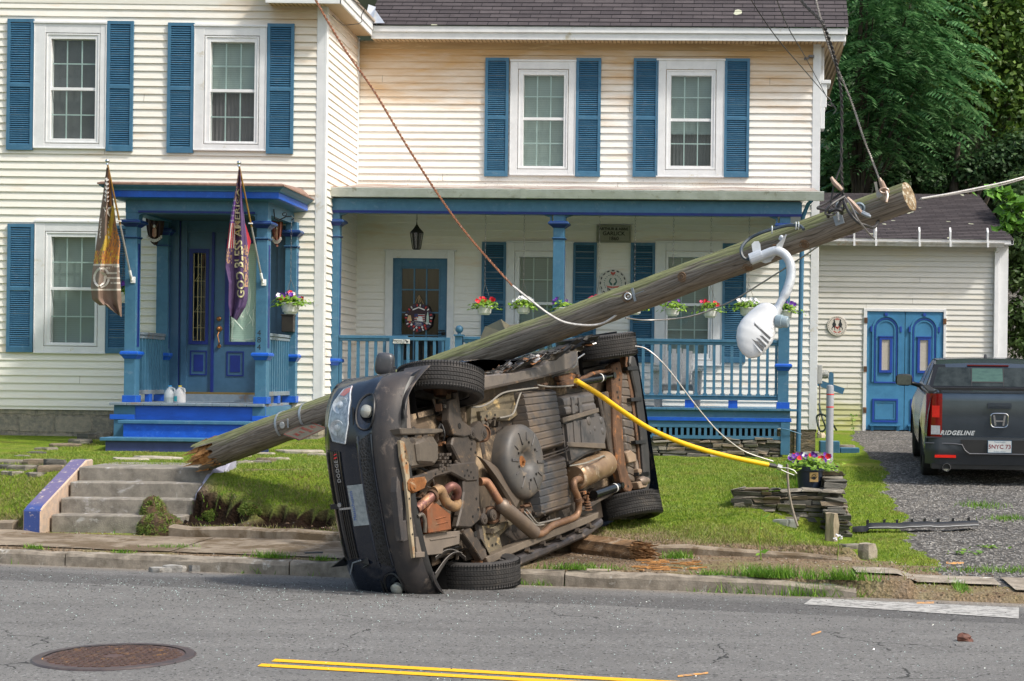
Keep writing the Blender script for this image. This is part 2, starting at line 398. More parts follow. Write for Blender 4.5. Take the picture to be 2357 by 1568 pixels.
# --- pavement slabs
def slab_sheet(x0,x1,d0,d1,mat,name,lift=.012,n=None,skirt=.05):
    mb=MB();n=n or max(3,int((x1-x0)/.15));nj=max(3,int((d1-d0)/.15));
    def f(u,v):
        X=x0+(x1-x0)*u;d=d0+(d1-d0)*v
        X2=X;Y=d+K0-KS*X;return(X2,Y,gz(X2,Y)+lift)
    mb.grid(f,n,nj)
    return mb.build(name,mat,smooth=True)
x=-14.0
for L in(2.3,2.4,2.3,2.35,1.9):
    structure(slab_sheet(x,x+L-.02,.17,1.5-.03*random.random(),concd,'pavement'));x+=L
for(x0,x1,d0,d1)in((1.3,2.45,.55,.95),(2.52,5.2,.32,.98),(5.3,8,.32,1.0)):
    structure(slab_sheet(x0,x1,d0,d1,conc,'pavement',.02))
# low concrete edging that holds the bank
for(x0,x1)in((-14,-6.82),(-5.15,-1.0),(-.95,1.35)):
    mb=MB();n=max(4,int((x1-x0)/.2));hs=[]
    for i in range(n+1):
        X=x0+(x1-x0)*i/n;h=.245+.015*random.uniform(-1,1)-.03*(X>-1.5)-.03*max(0,X)
        for(d,z)in((1.50,.08),(1.505,h-.015),(1.53,h),(1.66,h+.005),(1.68,.1)):mb.v.append((X,d+K0-KS*X+.006*random.uniform(-1,1),z))
    for i in range(n):
        for j in range(4):q=i*5+j;mb.f.append((q,q+5,q+6,q+1));mb.m.append(0)
    mb.f.append((0,1,2,3,4));mb.f.append(tuple(n*5+t for t in(4,3,2,1,0)));mb.m+=[0,0]
    o=mb.build('garden_edging',concd);c={0:'low concrete edging along the bank left of the garden steps',1:'low dirty concrete edging below the torn earth bank',2:'low concrete edging below the lawn right of the overturned car'}[[-14,-5.15,-.95].index(x0)]
    tag(o,c,'edging')
# --- garden steps with painted cheek walls
t=thing('garden_steps','worn concrete garden steps with faded blue cheek wall leading to the walkway','steps',(-5.7,16.4,.15))
zt=[.15,.30,.45,.60,.74];xl,xr=-6.5,-5.18
yb=lambda X:16.42-.02*(X+6)
for k in range(4):
    mb=MB();mb.box(xl,xr+.02*k,16.42+k*.24,18.2 if k==3 else 17.75,zt[k]-.12 if k else.05,zt[k+1]);
    mb.box(xl-.002,xr+.022*k,16.405+k*.24,16.47+k*.24,zt[k+1]-.03,zt[k+1]+.004)if k<0 else None
    mb.build('step',M('rough_step_concrete',(.30,.275,.235),(.17,.155,.135),9,.95,0,.15,.9,110,.012,c3=(.44,.43,.42),s3=3.5,t3=.6),t,bevel=.012)
def cheek(x0,x1,nm,lab):
    mb=MB();mb.prism([(16.22,.08),(16.22,.36),(16.30,.40),(17.42,.80),(17.6,.80),(17.6,.08)],x0,x1,'x')
    m,nt,b,pos=newmat('flaking_blue_cheek_paint',.8)
    gn=nt.nodes.new('ShaderNodeNewGeometry');sx=nt.nodes.new('ShaderNodeSeparateXYZ');nt.links.new(gn.outputs['True Normal'],sx.inputs[0])
    f=tnoise(nt,pos,14,6,.7);sp=nt.nodes.new('ShaderNodeSeparateXYZ');nt.links.new(pos,sp.inputs[0])
    side=mathn(nt,'GREATER_THAN',mathn(nt,'ABSOLUTE',sx.outputs[0]),.6)
    blue=mix(nt,maprange(nt,sp.outputs[1],16.27,16.4),(.03,.06,.22),(.115,.10,.20))
    c=mix(nt,maprange(nt,f,.58,.66),blue,(.38,.32,.30));c=mix(nt,side,c,mix(nt,maprange(nt,f,.4,.6),(.50,.36,.26),(.36,.29,.24)))
    nt.links.new(c,b.inputs['Base Color']);bump(nt,b,f,.5,.01)
    return mb.build(nm,m,t,bevel=.012)
cheek(-6.70,-6.52,'cheek_wall','')
mb=MB();mb.prism([(16.75,.08),(16.75,.50),(17.42,.82),(17.6,.82),(17.6,.08)],-5.16,-4.98,'x')
mb.build('cheek_wall',M('pale_cheek_paint',(.36,.36,.45),(.26,.26,.33),10,.85),t,bevel=.012)
# ================================================================ HOUSE
FL=Frame(0,24.5);FW=Frame(-5.67,26.8,1.7);FG=Frame(0,35.2)
FR=Frame(-5.67,24.5);FR.M=Matrix(((0,-1,0,-5.67),(1,0,0,24.5),(0,0,1,0),(0,0,0,1)));FR.I=FR.M.inverted() # return wall, local x = depth, -y faces right
def siding_mat(name,base,stain,z0,z1,amt=1.0,xr=None,speck=None,green=None):
    m,nt,b,pos=newmat(name,.55,0,.35)
    sx=nt.nodes.new('ShaderNodeSeparateXYZ');nt.links.new(pos,sx.inputs[0])
    st=mapping(nt,pos,(.5,.5,3.2));n1=tnoise(nt,st,1.6,5,.65);n2=tnoise(nt,mapping(nt,pos,(1,1,5)),7,4,.7);n3=tnoise(nt,pos,2.2,3,.5)
    c=mix(nt,maprange(nt,n2,.4,.75,0,.5),base,tuple(base[i]*(.90,.86,.76)[i]for i in range(3)))
    g=maprange(nt,sx.outputs[2],z0,z1)
    f=mathn(nt,'MULTIPLY',maprange(nt,mathn(nt,'ADD',g,mathn(nt,'MULTIPLY',mathn(nt,'SUBTRACT',n1,.55),1.3)),.25,1.0),amt)
    if xr:f=mathn(nt,'MULTIPLY',f,maprange(nt,mathn(nt,'ADD',sx.outputs[0],mathn(nt,'MULTIPLY',n3,.8)),xr[0],xr[1]))
    c=mix(nt,f,c,stain)
    c=mix(nt,maprange(nt,n1,.56,.72,0,.35),c,tuple(s_*1.25 for s_ in stain))
    if speck:
        ns=tnoise(nt,pos,26,5,.8);h=mathn(nt,'MULTIPLY',mathn(nt,'MULTIPLY',maprange(nt,sx.outputs[2],speck[1],speck[0]),mathn(nt,'GREATER_THAN',ns,.60)),mathn(nt,'MULTIPLY',mathn(nt,'GREATER_THAN',n3,.42),mathn(nt,'GREATER_THAN',sx.outputs[2],4.45)))
        c=mix(nt,h,c,(.12,.10,.06))
    if green:
        h=mathn(nt,'MULTIPLY',maprange(nt,sx.outputs[2],green[1],green[0]),maprange(nt,n1,.3,.55));c=mix(nt,h,c,(.42,.42,.16))
    nt.links.new(c,b.inputs['Base Color']);return m
def siding(frame,x0,x1,z0,z1,mat,parent,cuts=(),dep=0.0,expo=.1143,name='siding',ph=None,proud=.021):
    seams=[];sr=random.Random(int(x0*10));srnd_=lambda u,v:[sr.uniform(u,v)]if(v-u)>.8 and sr.random()<.17*(v-u)/3 else[]
    mb=MB();zs=z0 if ph is None else ph-math.ceil((ph-z0)/expo)*expo
    k=0
    while zs+k*expo<z1-1e-6:
        a=zs+k*expo;b=a+expo;k+=1
        lo,hi=max(a,z0),min(b,z1)
        if hi-lo<1e-4:continue
        zb=sorted({lo,hi}|{c for cc in cuts for c in cc[2:4]if lo<c<hi})
        for q in range(len(zb)-1):
            p0,p1=zb[q],zb[q+1];mid=(p0+p1)/2;iv=[(x0,x1)]
            for cc in cuts:
                if cc[2]<=mid<=cc[3]:
                    nv=[]
                    for(u,v)in iv:
                        if cc[1]<=u or cc[0]>=v:nv.append((u,v));continue
                        if cc[0]>u:nv.append((u,cc[0]))
                        if cc[1]<v:nv.append((cc[1],v))
                    iv=nv
            def yd(z):t=(z-a)/expo;return dep-proud*(1-t)-.002
            for(u,v)in iv:
                mb.quad((u,yd(p0),p0),(v,yd(p0),p0),(v,yd(p1),p1),(u,yd(p1),p1))
                seams.extend([(q_,lo,hi,a)for q_ in srnd_(u,v)]if p0==lo else[])
                if p0==lo:
                    mb.quad((u,yd(p0),p0),(u,dep,p0),(v,dep,p0),(v,yd(p0),p0))
    o=mb.build(name,mat,parent,frame=frame)
    mb=MB()
    for(q_,lo,hi,a)in seams:
        f0,f1=proud*(1-(lo-a)/expo),proud*(1-(hi-a)/expo);mb.quad((q_,dep-f0-.003,lo),(q_+.006,dep-f0-.0045,lo),(q_+.006,dep-f1-.0045,hi),(q_,dep-f1-.003,hi))
    if mb.v:mb.build('board_joints',M('dark_board_joint',(.30,.27,.22),None,9,.9),o,frame=frame)  # thin dark line at each board joint
    return o
white=M('white_trim_vinyl',(.72,.73,.74),(.64,.65,.66),5,.45,0,.4,c3=(.50,.46,.36),s3=3,t3=.66)
whites=M('white_sash_vinyl',(.75,.76,.77),(.68,.69,.70),8,.4,0,.5)
blue=M('slate_blue_paint',(.055,.160,.262),(.042,.130,.222),7,.45,0,.4,c3=(.085,.175,.27),s3=9)
blued=M('royal_blue_paint',(.008,.095,.52),(.006,.070,.40),9,.40,0,.45,c3=(.03,.13,.55),s3=16,t3=.62)
navy=M('navy_trim_paint',(.008,.022,.17),(.006,.018,.13),9,.4,0,.4)
deckm=M('worn_porch_board_paint',(.20,.24,.28),(.14,.19,.24),12,.6,0,.3,c3=(.22,.17,.14),s3=6,t3=.6)
munt=M('pale_green_grid_bars',(.42,.52,.50),(.36,.46,.44),6,.4)
dark=M('dark_interior',(.012,.013,.014),(.02,.02,.02),4,.9)
def glass_mat(name='window_glass',tint=(.90,.95,.94),refl=.10,rough=.04):
    m,nt,b,pos=newmat(name);nt.nodes.remove(b);o=nt.nodes['Material Output']
    tr=nt.nodes.new('ShaderNodeBsdfTransparent');tr.inputs[0].default_value=(*tint,1)
    gl=nt.nodes.new('ShaderNodeBsdfGlossy');gl.inputs['Roughness'].default_value=rough
    fr=nt.nodes.new('ShaderNodeLayerWeight');fr.inputs[0].default_value=.5;mx=nt.nodes.new('ShaderNodeMixShader')
    nt.links.new(maprange(nt,mathn(nt,'POWER',fr.outputs['Facing'],4.0),0,1,refl+.03,1),mx.inputs[0]);nt.links.new(tr.outputs[0],mx.inputs[1]);nt.links.new(gl.outputs[0],mx.inputs[2])
    nt.links.new(mx.outputs[0],o.inputs[0]);return m
glass=glass_mat(refl=.03)
def blind_mat(name,c,d):
    m,nt,b,pos=newmat(name,.7);sx=nt.nodes.new('ShaderNodeSeparateXYZ');nt.links.new(pos,sx.inputs[0])
    n=tnoise(nt,pos,3,3);wv=mathn(nt,'SINE',mathn(nt,'MULTIPLY',sx.outputs[2],210))
    nt.links.new(mix(nt,mathn(nt,'MULTIPLY',maprange(nt,wv,.2,.9),.45),mix(nt,n,c,tuple(x*.8 for x in c)),d),b.inputs['Base Color']);return m
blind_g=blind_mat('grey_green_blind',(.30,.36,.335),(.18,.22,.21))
blind_w=blind_mat('dull_grey_green_blind',(.24,.30,.29),(.15,.19,.185))  # darker tone of the grey-green blind
curt=M('dark_curtain',(.115,.118,.125),(.08,.082,.088),2,.9)
curtb=M('brown_curtain',(.145,.125,.13),(.105,.09,.098),2,.9)
screen=None
def window(frame,cas,sash,gl,meet,parent,dep=0.0,back=(None,None),lift=0.0,cols=3,name='window',cm=white,label=None):
    cx0,cx1,cz0,cz1=frame.rect(cas,dep);sx0,sx1,sz0,sz1=frame.rect(sash,dep);gx0,gx1,gz0,gz1=frame.rect(gl,dep)
    zm=frame.l((gl[0]+gl[2])/2,meet,dep)[1];d=dep
    mb=MB();mb.box(cx0,sx0,d-.045,d,cz0,cz1);mb.box(sx1,cx1,d-.045,d,cz0,cz1)
    mb.box(sx0,sx1,d-.042,d,sz1,cz1);mb.box(sx0,sx1,d-.042,d,cz0,sz0)
    mb.box(cx0-.02,cx1+.02,d-.062,d,cz1,cz1+.03);mb.box(cx0-.012,cx0,d-.055,d,cz0,cz1);mb.box(cx1,cx1+.012,d-.055,d,cz0,cz1);mb.box(cx0-.01,cx1+.01,d-.058,d,cz0-.022,cz0)
    w_=mb.build(name,cm,parent,frame=frame,bevel=.003)
    if label:w_['label']=label
    e=.011
    mb=MB();sx0+=e;sx1-=e;sz0+=e;sz1-=e
    mb.box(sx0,gx0,d-.03,d+.09,sz0,sz1);mb.box(gx1,sx1,d-.03,d+.09,sz0,sz1);mb.box(gx0,gx1,d-.029,d+.09,gz1,sz1);mb.box(gx0,gx1,d-.029,d+.09,sz0,gz0)
    t=.022;mb.box(sx0,sx0+t,d-.042,d-.03,sz0,sz1);mb.box(sx1-t,sx1,d-.042,d-.03,sz0,sz1);mb.box(sx0+t,sx1-t,d-.041,d-.03,sz1-t,sz1);mb.box(sx0+t,sx1-t,d-.041,d-.03,sz0,sz0+t)
    mb.box(gx0,gx1,d-.012,d+.03,zm-.022,zm+.022)
    mb.build('sash',whites,w_,frame=frame,bevel=.0025)
    mb=MB();q=.0085
    for(a,b,yy)in((gz0,zm-.022,d+.012),(zm+.022,gz1,d+.028)):
        for i in range(1,cols):
            x=gx0+(gx1-gx0)*i/cols;mb.box(x-q,x+q,yy,yy+.01,a,b)
        z=(a+b)/2;mb.box(gx0,gx1,yy+.001,yy+.011,z-q,z+q)
    mb.build('muntins',munt,w_,frame=frame)
    mb=MB();mb.quad((gx0,d+.010,gz0),(gx1,d+.010,gz0),(gx1,d+.010,zm),(gx0,d+.010,zm));mb.quad((gx0,d+.026,zm),(gx1,d+.026,zm),(gx1,d+.026,gz1),(gx0,d+.026,gz1))
    mb.build('pane',glass,w_,frame=frame)
    bt,bb=back
    mb=MB();zs=gz0+(gz1-gz0)*lift;mb.quad((gx0-.02,d+.1,zs),(gx1+.02,d+.1,zs),(gx1+.02,d+.1,gz1+.02),(gx0-.02,d+.1,gz1+.02))
    if bt:mb.build('blind',bt,w_,frame=frame)
    if lift>0:
        mb=MB();n=24
        for i in range(n):
            xa=gx0-.02+(gx1-gx0+.04)*i/n;xb=gx0-.02+(gx1-gx0+.04)*(i+1)/n;ya=d+.16+.012*(i%2);yb_=d+.16+.012*((i+1)%2)
            mb.quad((xa,ya,gz0-.05),(xb,yb_,gz0-.05),(xb,yb_,gz1),(xa,ya,gz1))
        mb.build('pane_backing',bb,w_,frame=frame)
    return(gx0,gx1,gz0,gz1)
def shutter(frame,r,parent,dep=0.0,mat=None,nslat=27):
    x0,x1,z0,z1=frame.rect(r,dep);d=dep-.055;mb=MB();f=.045;zm=z0+(z1-z0)*.495;h=.055
    mb.box(x0,x0+f,d,dep-.018,z0,z1);mb.box(x1-f,x1,d,dep-.018,z0,z1)
    mb.box(x0+f,x1-f,d+.002,dep-.018,z0,z0+.085);mb.box(x0+f,x1-f,d+.002,dep-.018,z1-.05,z1);mb.box(x0+f,x1-f,d+.002,dep-.018,zm-h/2,zm+h/2)
    for(a,b)in((z0+.085,zm-h/2),(zm+h/2,z1-.05)):
        n=nslat;s_=(b-a)/n
        for i in range(n):
            z=a+s_*i;mb.quad((x0+f,d+.006,z),(x1-f,d+.006,z),(x1-f,d+.026,z+s_*.80),(x0+f,d+.026,z+s_*.80));mb.quad((x0+f,d+.006,z),(x0+f,d+.034,z),(x1-f,d+.034,z),(x1-f,d+.006,z))
    mb.mi=1;mb.box(x0+.01,x1-.01,dep-.019,dep-.003,z0+.01,z1-.01)
    o=mb.build('shutter',[mat or blue,M('slat_gap_shade',(.012,.03,.05),None,5,.8)],parent,frame=frame)  # back panel coloured near-black to give the shade between the slats
    return o
H=thing('house','large white clapboard house in two wings with slate blue shutters','house',(-2,27,.7))
sid_l=siding_mat('cream_siding',(.76,.745,.69),(.50,.33,.16),5.6,7.4,.9,xr=(-6.95,-6.1))
sid_w=siding_mat('white_siding',(.79,.775,.74),(.52,.33,.15),5.4,7.0,.95,speck=(4.55,5.15))
sid_r=siding_mat('sunlit_pink_siding',(.80,.755,.71),(.55,.36,.18),6.4,7.5,.6)  # base lifted and warmed to carry the sun on the return wall
ph=FL.l(940*.754,59.3*.7542)[1]
# --- left wing front
zb=FL.l(200,944)[1];ztop=7.25
LW=[dict(cas=(82,56,245,340),sash=(106,77,232,332),gl=(118.5,91,220.5,320),meet=205.5,back=(curt,curt),lift=0),
      dict(cas=(450,63,613,345),sash=(471,83,598,334),gl=(485,98,586.5,326),meet=209.5,back=(blind_g,curtb),lift=.50),
      dict(cas=(83,513,245.5,811),sash=(104,533,228,798),gl=(118,546,219.6,789),meet=665,back=(blind_w,curt),lift=0)]
cuts=[window(FL,parent=H,**q)for q in LW]
dx0,dx1=FL.l(393,750)[0],FL.l(645,750)[0];dz0,dz1=1.30,FL.l(520,500)[1]
cutsL=cuts+[(dx0,dx1,dz0,dz1)]
siding(FL,-14.5,-5.80,zb,ztop,sid_l,H,cutsL,ph=ph)
for r in((19,45,79.5,346),(248,50,308.5,349),(387.5,54,448,353),(616,56,677.5,355),(19,516,79.5,811),(246,520,305,814)):shutter(FL,r,H)
# far-left windows outside the frame keep the facade whole
mb=MB();mb.box(-5.80,-5.665,-.022,.0,zb-.02,ztop);mb.box(-5.69,-5.648,-.024,.10,zb-.02,ztop);mb.build('corner_board',white,H,frame=FL,bevel=.004)
# return wall (faces right)
rc=[]
siding(FR,.10,2.3,1.2,ztop,sid_r,H,rc,ph=ph,name='siding')
mb=MB();mb.box(2.2,2.26,-.03,.0,4.5,ztop);mb.build('inside_corner_post',white,H,frame=FR)
# wall body behind siding so nothing shows through
mb=MB();mb.box(-14.5,-5.68,.02+.28,.35,zb,ztop);mb.box(-14.5,-5.68,.3,6,ztop-.02,ztop);mb.box(-5.76,-5.68,.0,6,zb,ztop);mb.build('inner_wall',dark,H,frame=FL)
# foundation
def stone_mat(name,c1,c2,c3,sc=(1.6,1.6,4.2),mortar=(.16,.15,.13)):
    m,nt,b,pos=newmat(name,.92,0,.2)
    br=nt.nodes.new('ShaderNodeTexBrick');mp=mapping(nt,pos,(1,1,1),(R(90),0,0));nn=tnoise(nt,pos,3,3)
    vm=nt.nodes.new('ShaderNodeVectorMath');vm.operation='MULTIPLY_ADD';cb=nt.nodes.new('ShaderNodeTexNoise');cb.inputs['Scale'].default_value=4;nt.links.new(pos,cb.inputs['Vector'])
    nt.links.new(cb.outputs['Color'],vm.inputs[0]);vm.inputs[1].default_value=(.08,.08,.08);nt.links.new(mp,vm.inputs[2]);nt.links.new(vm.outputs[0],br.inputs['Vector'])
    br.inputs['Color1'].default_value=(*c1,1);br.inputs['Color2'].default_value=(*c2,1);br.inputs['Mortar'].default_value=(*mortar,1)
    br.inputs['Scale'].default_value=1;br.inputs['Brick Width'].default_value=sc[0];br.inputs['Row Height'].default_value=sc[2];br.inputs['Mortar Size'].default_value=sc[1];br.inputs['Mortar Smooth'].default_value=.3
    n=tnoise(nt,pos,14,6,.7);c=mix(nt,maprange(nt,n,.4,.7),br.outputs['Color'],c3);nt.links.new(c,b.inputs['Base Color'])
    bump(nt,b,mathn(nt,'SUBTRACT',n,br.outputs['Fac']),.8,.02);return m
fstone=stone_mat('cut_foundation_stone',(.30,.27,.22),(.14,.14,.125),(.36,.31,.24),(.55,.02,.26))
mb=MB();mb.box(-14.5,-5.72,.015,.35,.3,zb-.002);mb.box(-5.76,-5.68,.35,2.35,.2,1.2);mb.build('foundation',fstone,H,frame=FL)
# left wing eaves: soffit + fascia along the right side and a short return on the front
soff=M('tan_vented_soffit',(.50,.36,.20),(.40,.28,.15),3,.6,bmp=.9,bscale=1,stretch=(1,1,1))
def groove_mat(name,c,d,ax,freq):
    m,nt,b,pos=newmat(name,.6);sx=nt.nodes.new('ShaderNodeSeparateXYZ');nt.links.new(pos,sx.inputs[0])
    s_=mathn(nt,'SINE',mathn(nt,'MULTIPLY',sx.outputs[ax],freq));n=tnoise(nt,pos,3,4)
    nt.links.new(mix(nt,maprange(nt,s_,.3,.9),mix(nt,n,c,tuple(x*.75 for x in c)),d),b.inputs['Base Color']);bump(nt,b,s_,.6,.01);return m
soff_y=groove_mat('vented_soffit',(.60,.44,.26),(.25,.16,.08),1,95);soff_x=groove_mat('vented_soffit',(.60,.44,.26),(.25,.16,.08),0,95)
mb=MB();mb.box(-5.66,-5.40,-.30,2.05,7.24,7.26);mb.build('soffit',soff_y,H,frame=FL)
mb=MB();mb.box(-6.49,-5.40,-.30,-.0,7.241,7.262);mb.build('soffit',soff_x,H,frame=FL)
mb=MB();mb.box(-5.40,-5.375,-.325,2.07,7.22,7.31);mb.box(-5.40,-5.36,-.32,2.07,7.31,7.46);mb.box(-6.5,-5.376,-.325,-.30,7.22,7.42);mb.prism([(-6.5,7.42),(-5.38,7.42),(-5.9,7.62),(-6.5,7.62)],-.32,0,'y');mb.build('fascia',white,H,frame=FL,bevel=.004)
mb=MB();mb.box(-14.6,-6.5,-.02,.3,ztop,9.2);mb.build('gable',sid_l,H,frame=FL)
shing=None
def shingle_mat(name,base,light,rowh,wid,slope_axis='y'):
    m,nt,b,pos=newmat(name,.95,0,.1)
    br=nt.nodes.new('ShaderNodeTexBrick');uvn=nt.nodes.new('ShaderNodeTexCoord');
    nt.links.new(uvn.outputs['UV'],br.inputs['Vector']);br.inputs['Scale'].default_value=1
    br.inputs['Color1'].default_value=(*base,1);br.inputs['Color2'].default_value=(*light,1);br.inputs['Mortar'].default_value=(.012,.012,.014,1)
    br.inputs['Brick Width'].default_value=wid;br.inputs['Row Height'].default_value=rowh;br.inputs['Mortar Size'].default_value=.006;br.inputs['Mortar Smooth'].default_value=.1;br.offset=.42
    n=tnoise(nt,pos,5,6,.7);n2=tnoise(nt,pos,130,3,.7);c=mix(nt,maprange(nt,n,.35,.7,0,.5),br.outputs['Color'],tuple(x*.6 for x in base));c=mix(nt,maprange(nt,n2,.5,.8,0,.4),c,(.16,.15,.16))
    lich=tnoise(nt,pos,3.1,2,.4);c=mix(nt,mathn(nt,'GREATER_THAN',lich,.735),c,(.42,.43,.33))
    ms=tnoise(nt,pos,16,5,.8);c=mix(nt,mathn(nt,'MULTIPLY',mathn(nt,'GREATER_THAN',ms,.64),br.outputs['Fac']),c,(.012,.01,.008))
    nt.links.new(c,b.inputs['Base Color']);bump(nt,b,mathn(nt,'SUBTRACT',mathn(nt,'MULTIPLY',n2,.3),br.outputs['Fac']),.8,.012);return m
shing=shingle_mat('asphalt_shingles',(.060,.052,.056),(.095,.082,.086),.14,.33)
def roof_plane(frame,x0,x1,y0,z0,y1,z1,parent,mat,name='roof',thick=.04):
    mb=MB();L=math.hypot(y1-y0,z1-z0)
    nr=max(1,int(L/.14));vs=[]
    # stepped courses
    uv=[]
    for k in range(nr):
        a,b_=k/nr,(k+1)/nr
        ya,za=y0+(y1-y0)*a,z0+(z1-z0)*a;yb2,zb2=y0+(y1-y0)*b_,z0+(z1-z0)*b_
        mb.quad((x0,ya,za+.010),(x1,ya,za+.010),(x1,yb2,zb2),(x0,yb2,zb2));uv+=[(x0,k*.14),(x1,k*.14),(x1,(k+1)*.14),(x0,(k+1)*.14)]
        mb.quad((x0,ya,za-.0),(x1,ya,za-.0),(x1,ya,za+.010),(x0,ya,za+.010));uv+=[(x0,k*.14)]*4
    o=mb.build(name,mat,parent,frame=frame);u=o.data.uv_layers.new(name='UV')
    for i,q in enumerate(uv):u.data[i].uv=q
    return o
# --- right wing
PD=-1.72 # porch front plane (local depth)
zt_w=FW.l(1300,97)[1];xr_w=FW.l(1888,300)[0]
zdeck=1.31
Wn=[dict(cas=(1176.5,143,1323.6,402),sash=(1192,160,1308.5,391),gl=(1204.8,173.4,1297.7,383),meet=274,back=(blind_g,curt),lift=0),
      dict(cas=(1513,141,1666,406),sash=(1532,161,1648,392.5),gl=(1544,175,1637,382.5),meet=276.5,back=(blind_w,curt),lift=.36),
      dict(cas=(1166.7,559.5,1317.6,838),sash=(1184,578,1300,828),gl=(1195,592,1291,814),meet=699,back=(blind_w,curt),lift=.0),
      dict(cas=(1509,559.5,1661,839),sash=(1531,578,1641,830),gl=(1537,592.5,1630,814),meet=701.5,back=(blind_w,curt),lift=.0)]
cutw=[]
for i,q in enumerate(Wn):
    cutw.append(window(FW,parent=H,**q))
dr=FW.rect((904,595,1029,925));cutw.append((dr[0],dr[1],1.2,dr[3]))
# small patches hidden by the porch roof are cut away by z ranges
siding(FW,.0,xr_w-.13,.95,zt_w,sid_w,H,cutw,ph=FW.l(1000,424/1.32584)[1])
mb=MB();mb.box(xr_w-.13,xr_w,-.025,.02,.95,zt_w);mb.box(xr_w-.02,xr_w+.002,.02,.14,.95,zt_w);mb.build('corner_board',white,H,frame=FW,bevel=.004)
mb=MB();mb.box(-.0,xr_w-.01,.3,.36,.9,zt_w);mb.box(xr_w-.03,xr_w-.006,.02,5.5,.9,zt_w);mb.build('inner_wall',dark,H,frame=FW)
frz=M('brown_stained_frieze',(.46,.32,.17),(.36,.25,.13),2,.6,c3=(.62,.50,.33),s3=3,stretch=(.4,1,4))
mb=MB();mb.box(.03,xr_w-.12,-.024,-.003,zt_w-.13,zt_w-.002);mb.build('frieze_board',frz,H,frame=FW)
for r in((1117,134.5,1171,407),(1326,135,1383,407.5),(1458,135.5,1515,408),(1667,136,1725,409)):shutter(FW,r,H)
for r in((1109,557.5,1165,833),(1318,558.5,1373,834),(1451,559.5,1507,834),(1662,561,1717,835)):shutter(FW,r,H)
# wing eaves and roof
ez=FW.l(1400,93,-.31)[1];ft=FW.l(1400,63,-.33)[1]
xe=FW.l(1950,80,-.3)[0]
mb=MB();mb.box(.28,xe-.05,-.31,.0,ez+.012,ez+.03);mb.box(xr_w,xe-.03,0,5.2,ez+.011,ez+.03);mb.build('soffit',soff_x,H,frame=FW)
mb=MB();mb.box(.28,xe-.03,-.33,-.31,ez,ez+.11);mb.box(.28,xe,-.36,-.33,ez+.11,ft);mb.box(xe-.05,xe-.02,-.31,0,ez+.002,ft-.01);mb.build('fascia',white,H,frame=FW,bevel=.004)
rg=R(38);roof_plane(FW,.22,xe+.02,-.38,ft+.005,3.6,ft+.005+3.98*math.tan(rg),H,shing)
mb=MB();mb.prism([(xe-.02,ft-.02),(xe+.03,ft-.02)],0,0)if False else None
ry1,rz1=3.6,ft+3.98*math.tan(rg)
mb=MB();mb.prism([(-.34,ft-.1),(-.34,ft),(3.6,rz1),(3.6,rz1-.12)],xe-.02,xe+.0,'x');mb.prism([(0,zt_w),(5.2,zt_w),(3.6,rz1-.1)],xr_w-.01,xr_w+.01,'x');mb.build('rake_board',white,H,frame=FW)
# box cornice returns at the right gable end
mb=MB();mb.box(xr_w+.002,xr_w+.16,-.02,.5,ez-.62,ez-.56);mb.box(xr_w+.002,xr_w+.10,-.0,.45,ez-1.0,ez-.62);mb.box(xr_w+.003,xr_w+.07,.0,.3,ez-1.35,ez-1.0);mb.box(xr_w+.002,xr_w+.06,.2,.9,ez-.56,ez+.01);mb.build('cornice_bracket',white,H,frame=FW,bevel=.006)
flash=M('aluminium_flashing',(.75,.77,.78),None,5,.3,.6)
mb=MB();mb.quad((.18,-.41,ft+.02),(.52,-.42,ft+.03),(.30,-.1,ft+.30),(.18,-.0,ft+.38));mb.quad((.18,-.41,ft+.02),(.34,-.43,ft+.10),(.30,-.1,ft+.36),(.18,-.1,ft+.40));mb.build('flashing',flash,H,frame=FW)
# left wing roof side slope seen past the fascia
mb=MB();n=12
roofl=MB();roofl.quad((-5.34,-.34,7.46),(-5.34,2.2,7.46),(-7.6,2.2,9.3),(-7.6,-.34,9.3));roofl.quad((-5.34,2.2,7.46),(-5.34,8,7.46),(-7.6,8,9.3),(-7.6,2.2,9.3));roofl.build('roof',M('shingle_edge',(.07,.06,.062),None,20,.95),H,frame=FL)
mb=MB();mb.box(-5.365,-5.33,-.34,2.1,7.44,7.475);mb.build('drip_edge',M('rusty_drip_edge',(.22,.16,.11),(.35,.30,.25),10,.7),H,frame=FL)
# thin black cable looping under the eave corner
P=lambda f,px,py,d:f.M@Vector((f.l(px,py,d)[0],d,f.l(px,py,d)[1]))
cab=M('black_cable',(.012,.012,.013),None,5,.5)
mb=MB();mb.tube([W(811,0,24.1),W(828,9,24.1),W(840,20,24.3),W(832,35,24.3),W(833,50,24.4),W(825,55,24.5),W(800,58,25),W(790,58,25.2),W(775,45,24.9),W(765,35,24.6)],.006,5);mb.build('cable',cab,H)
# security camera at the gable corner
c=P(FW,1868,131,-.05);mb=MB();mb.box(c.x-.05,c.x+.04,c.y-.06,c.y+.03,c.z-.012,c.z+.02);mb.lathe([(.018,0),(.018,.07),(.026,.072)],(c.x-.05,c.y-.03,c.z-.03),(-1,-.4,-.2),8)
tag(mb.build('security_camera',M('grey_plastic',(.16,.16,.17),None,5,.5),None),'small grey security camera under the right eave corner','camera')
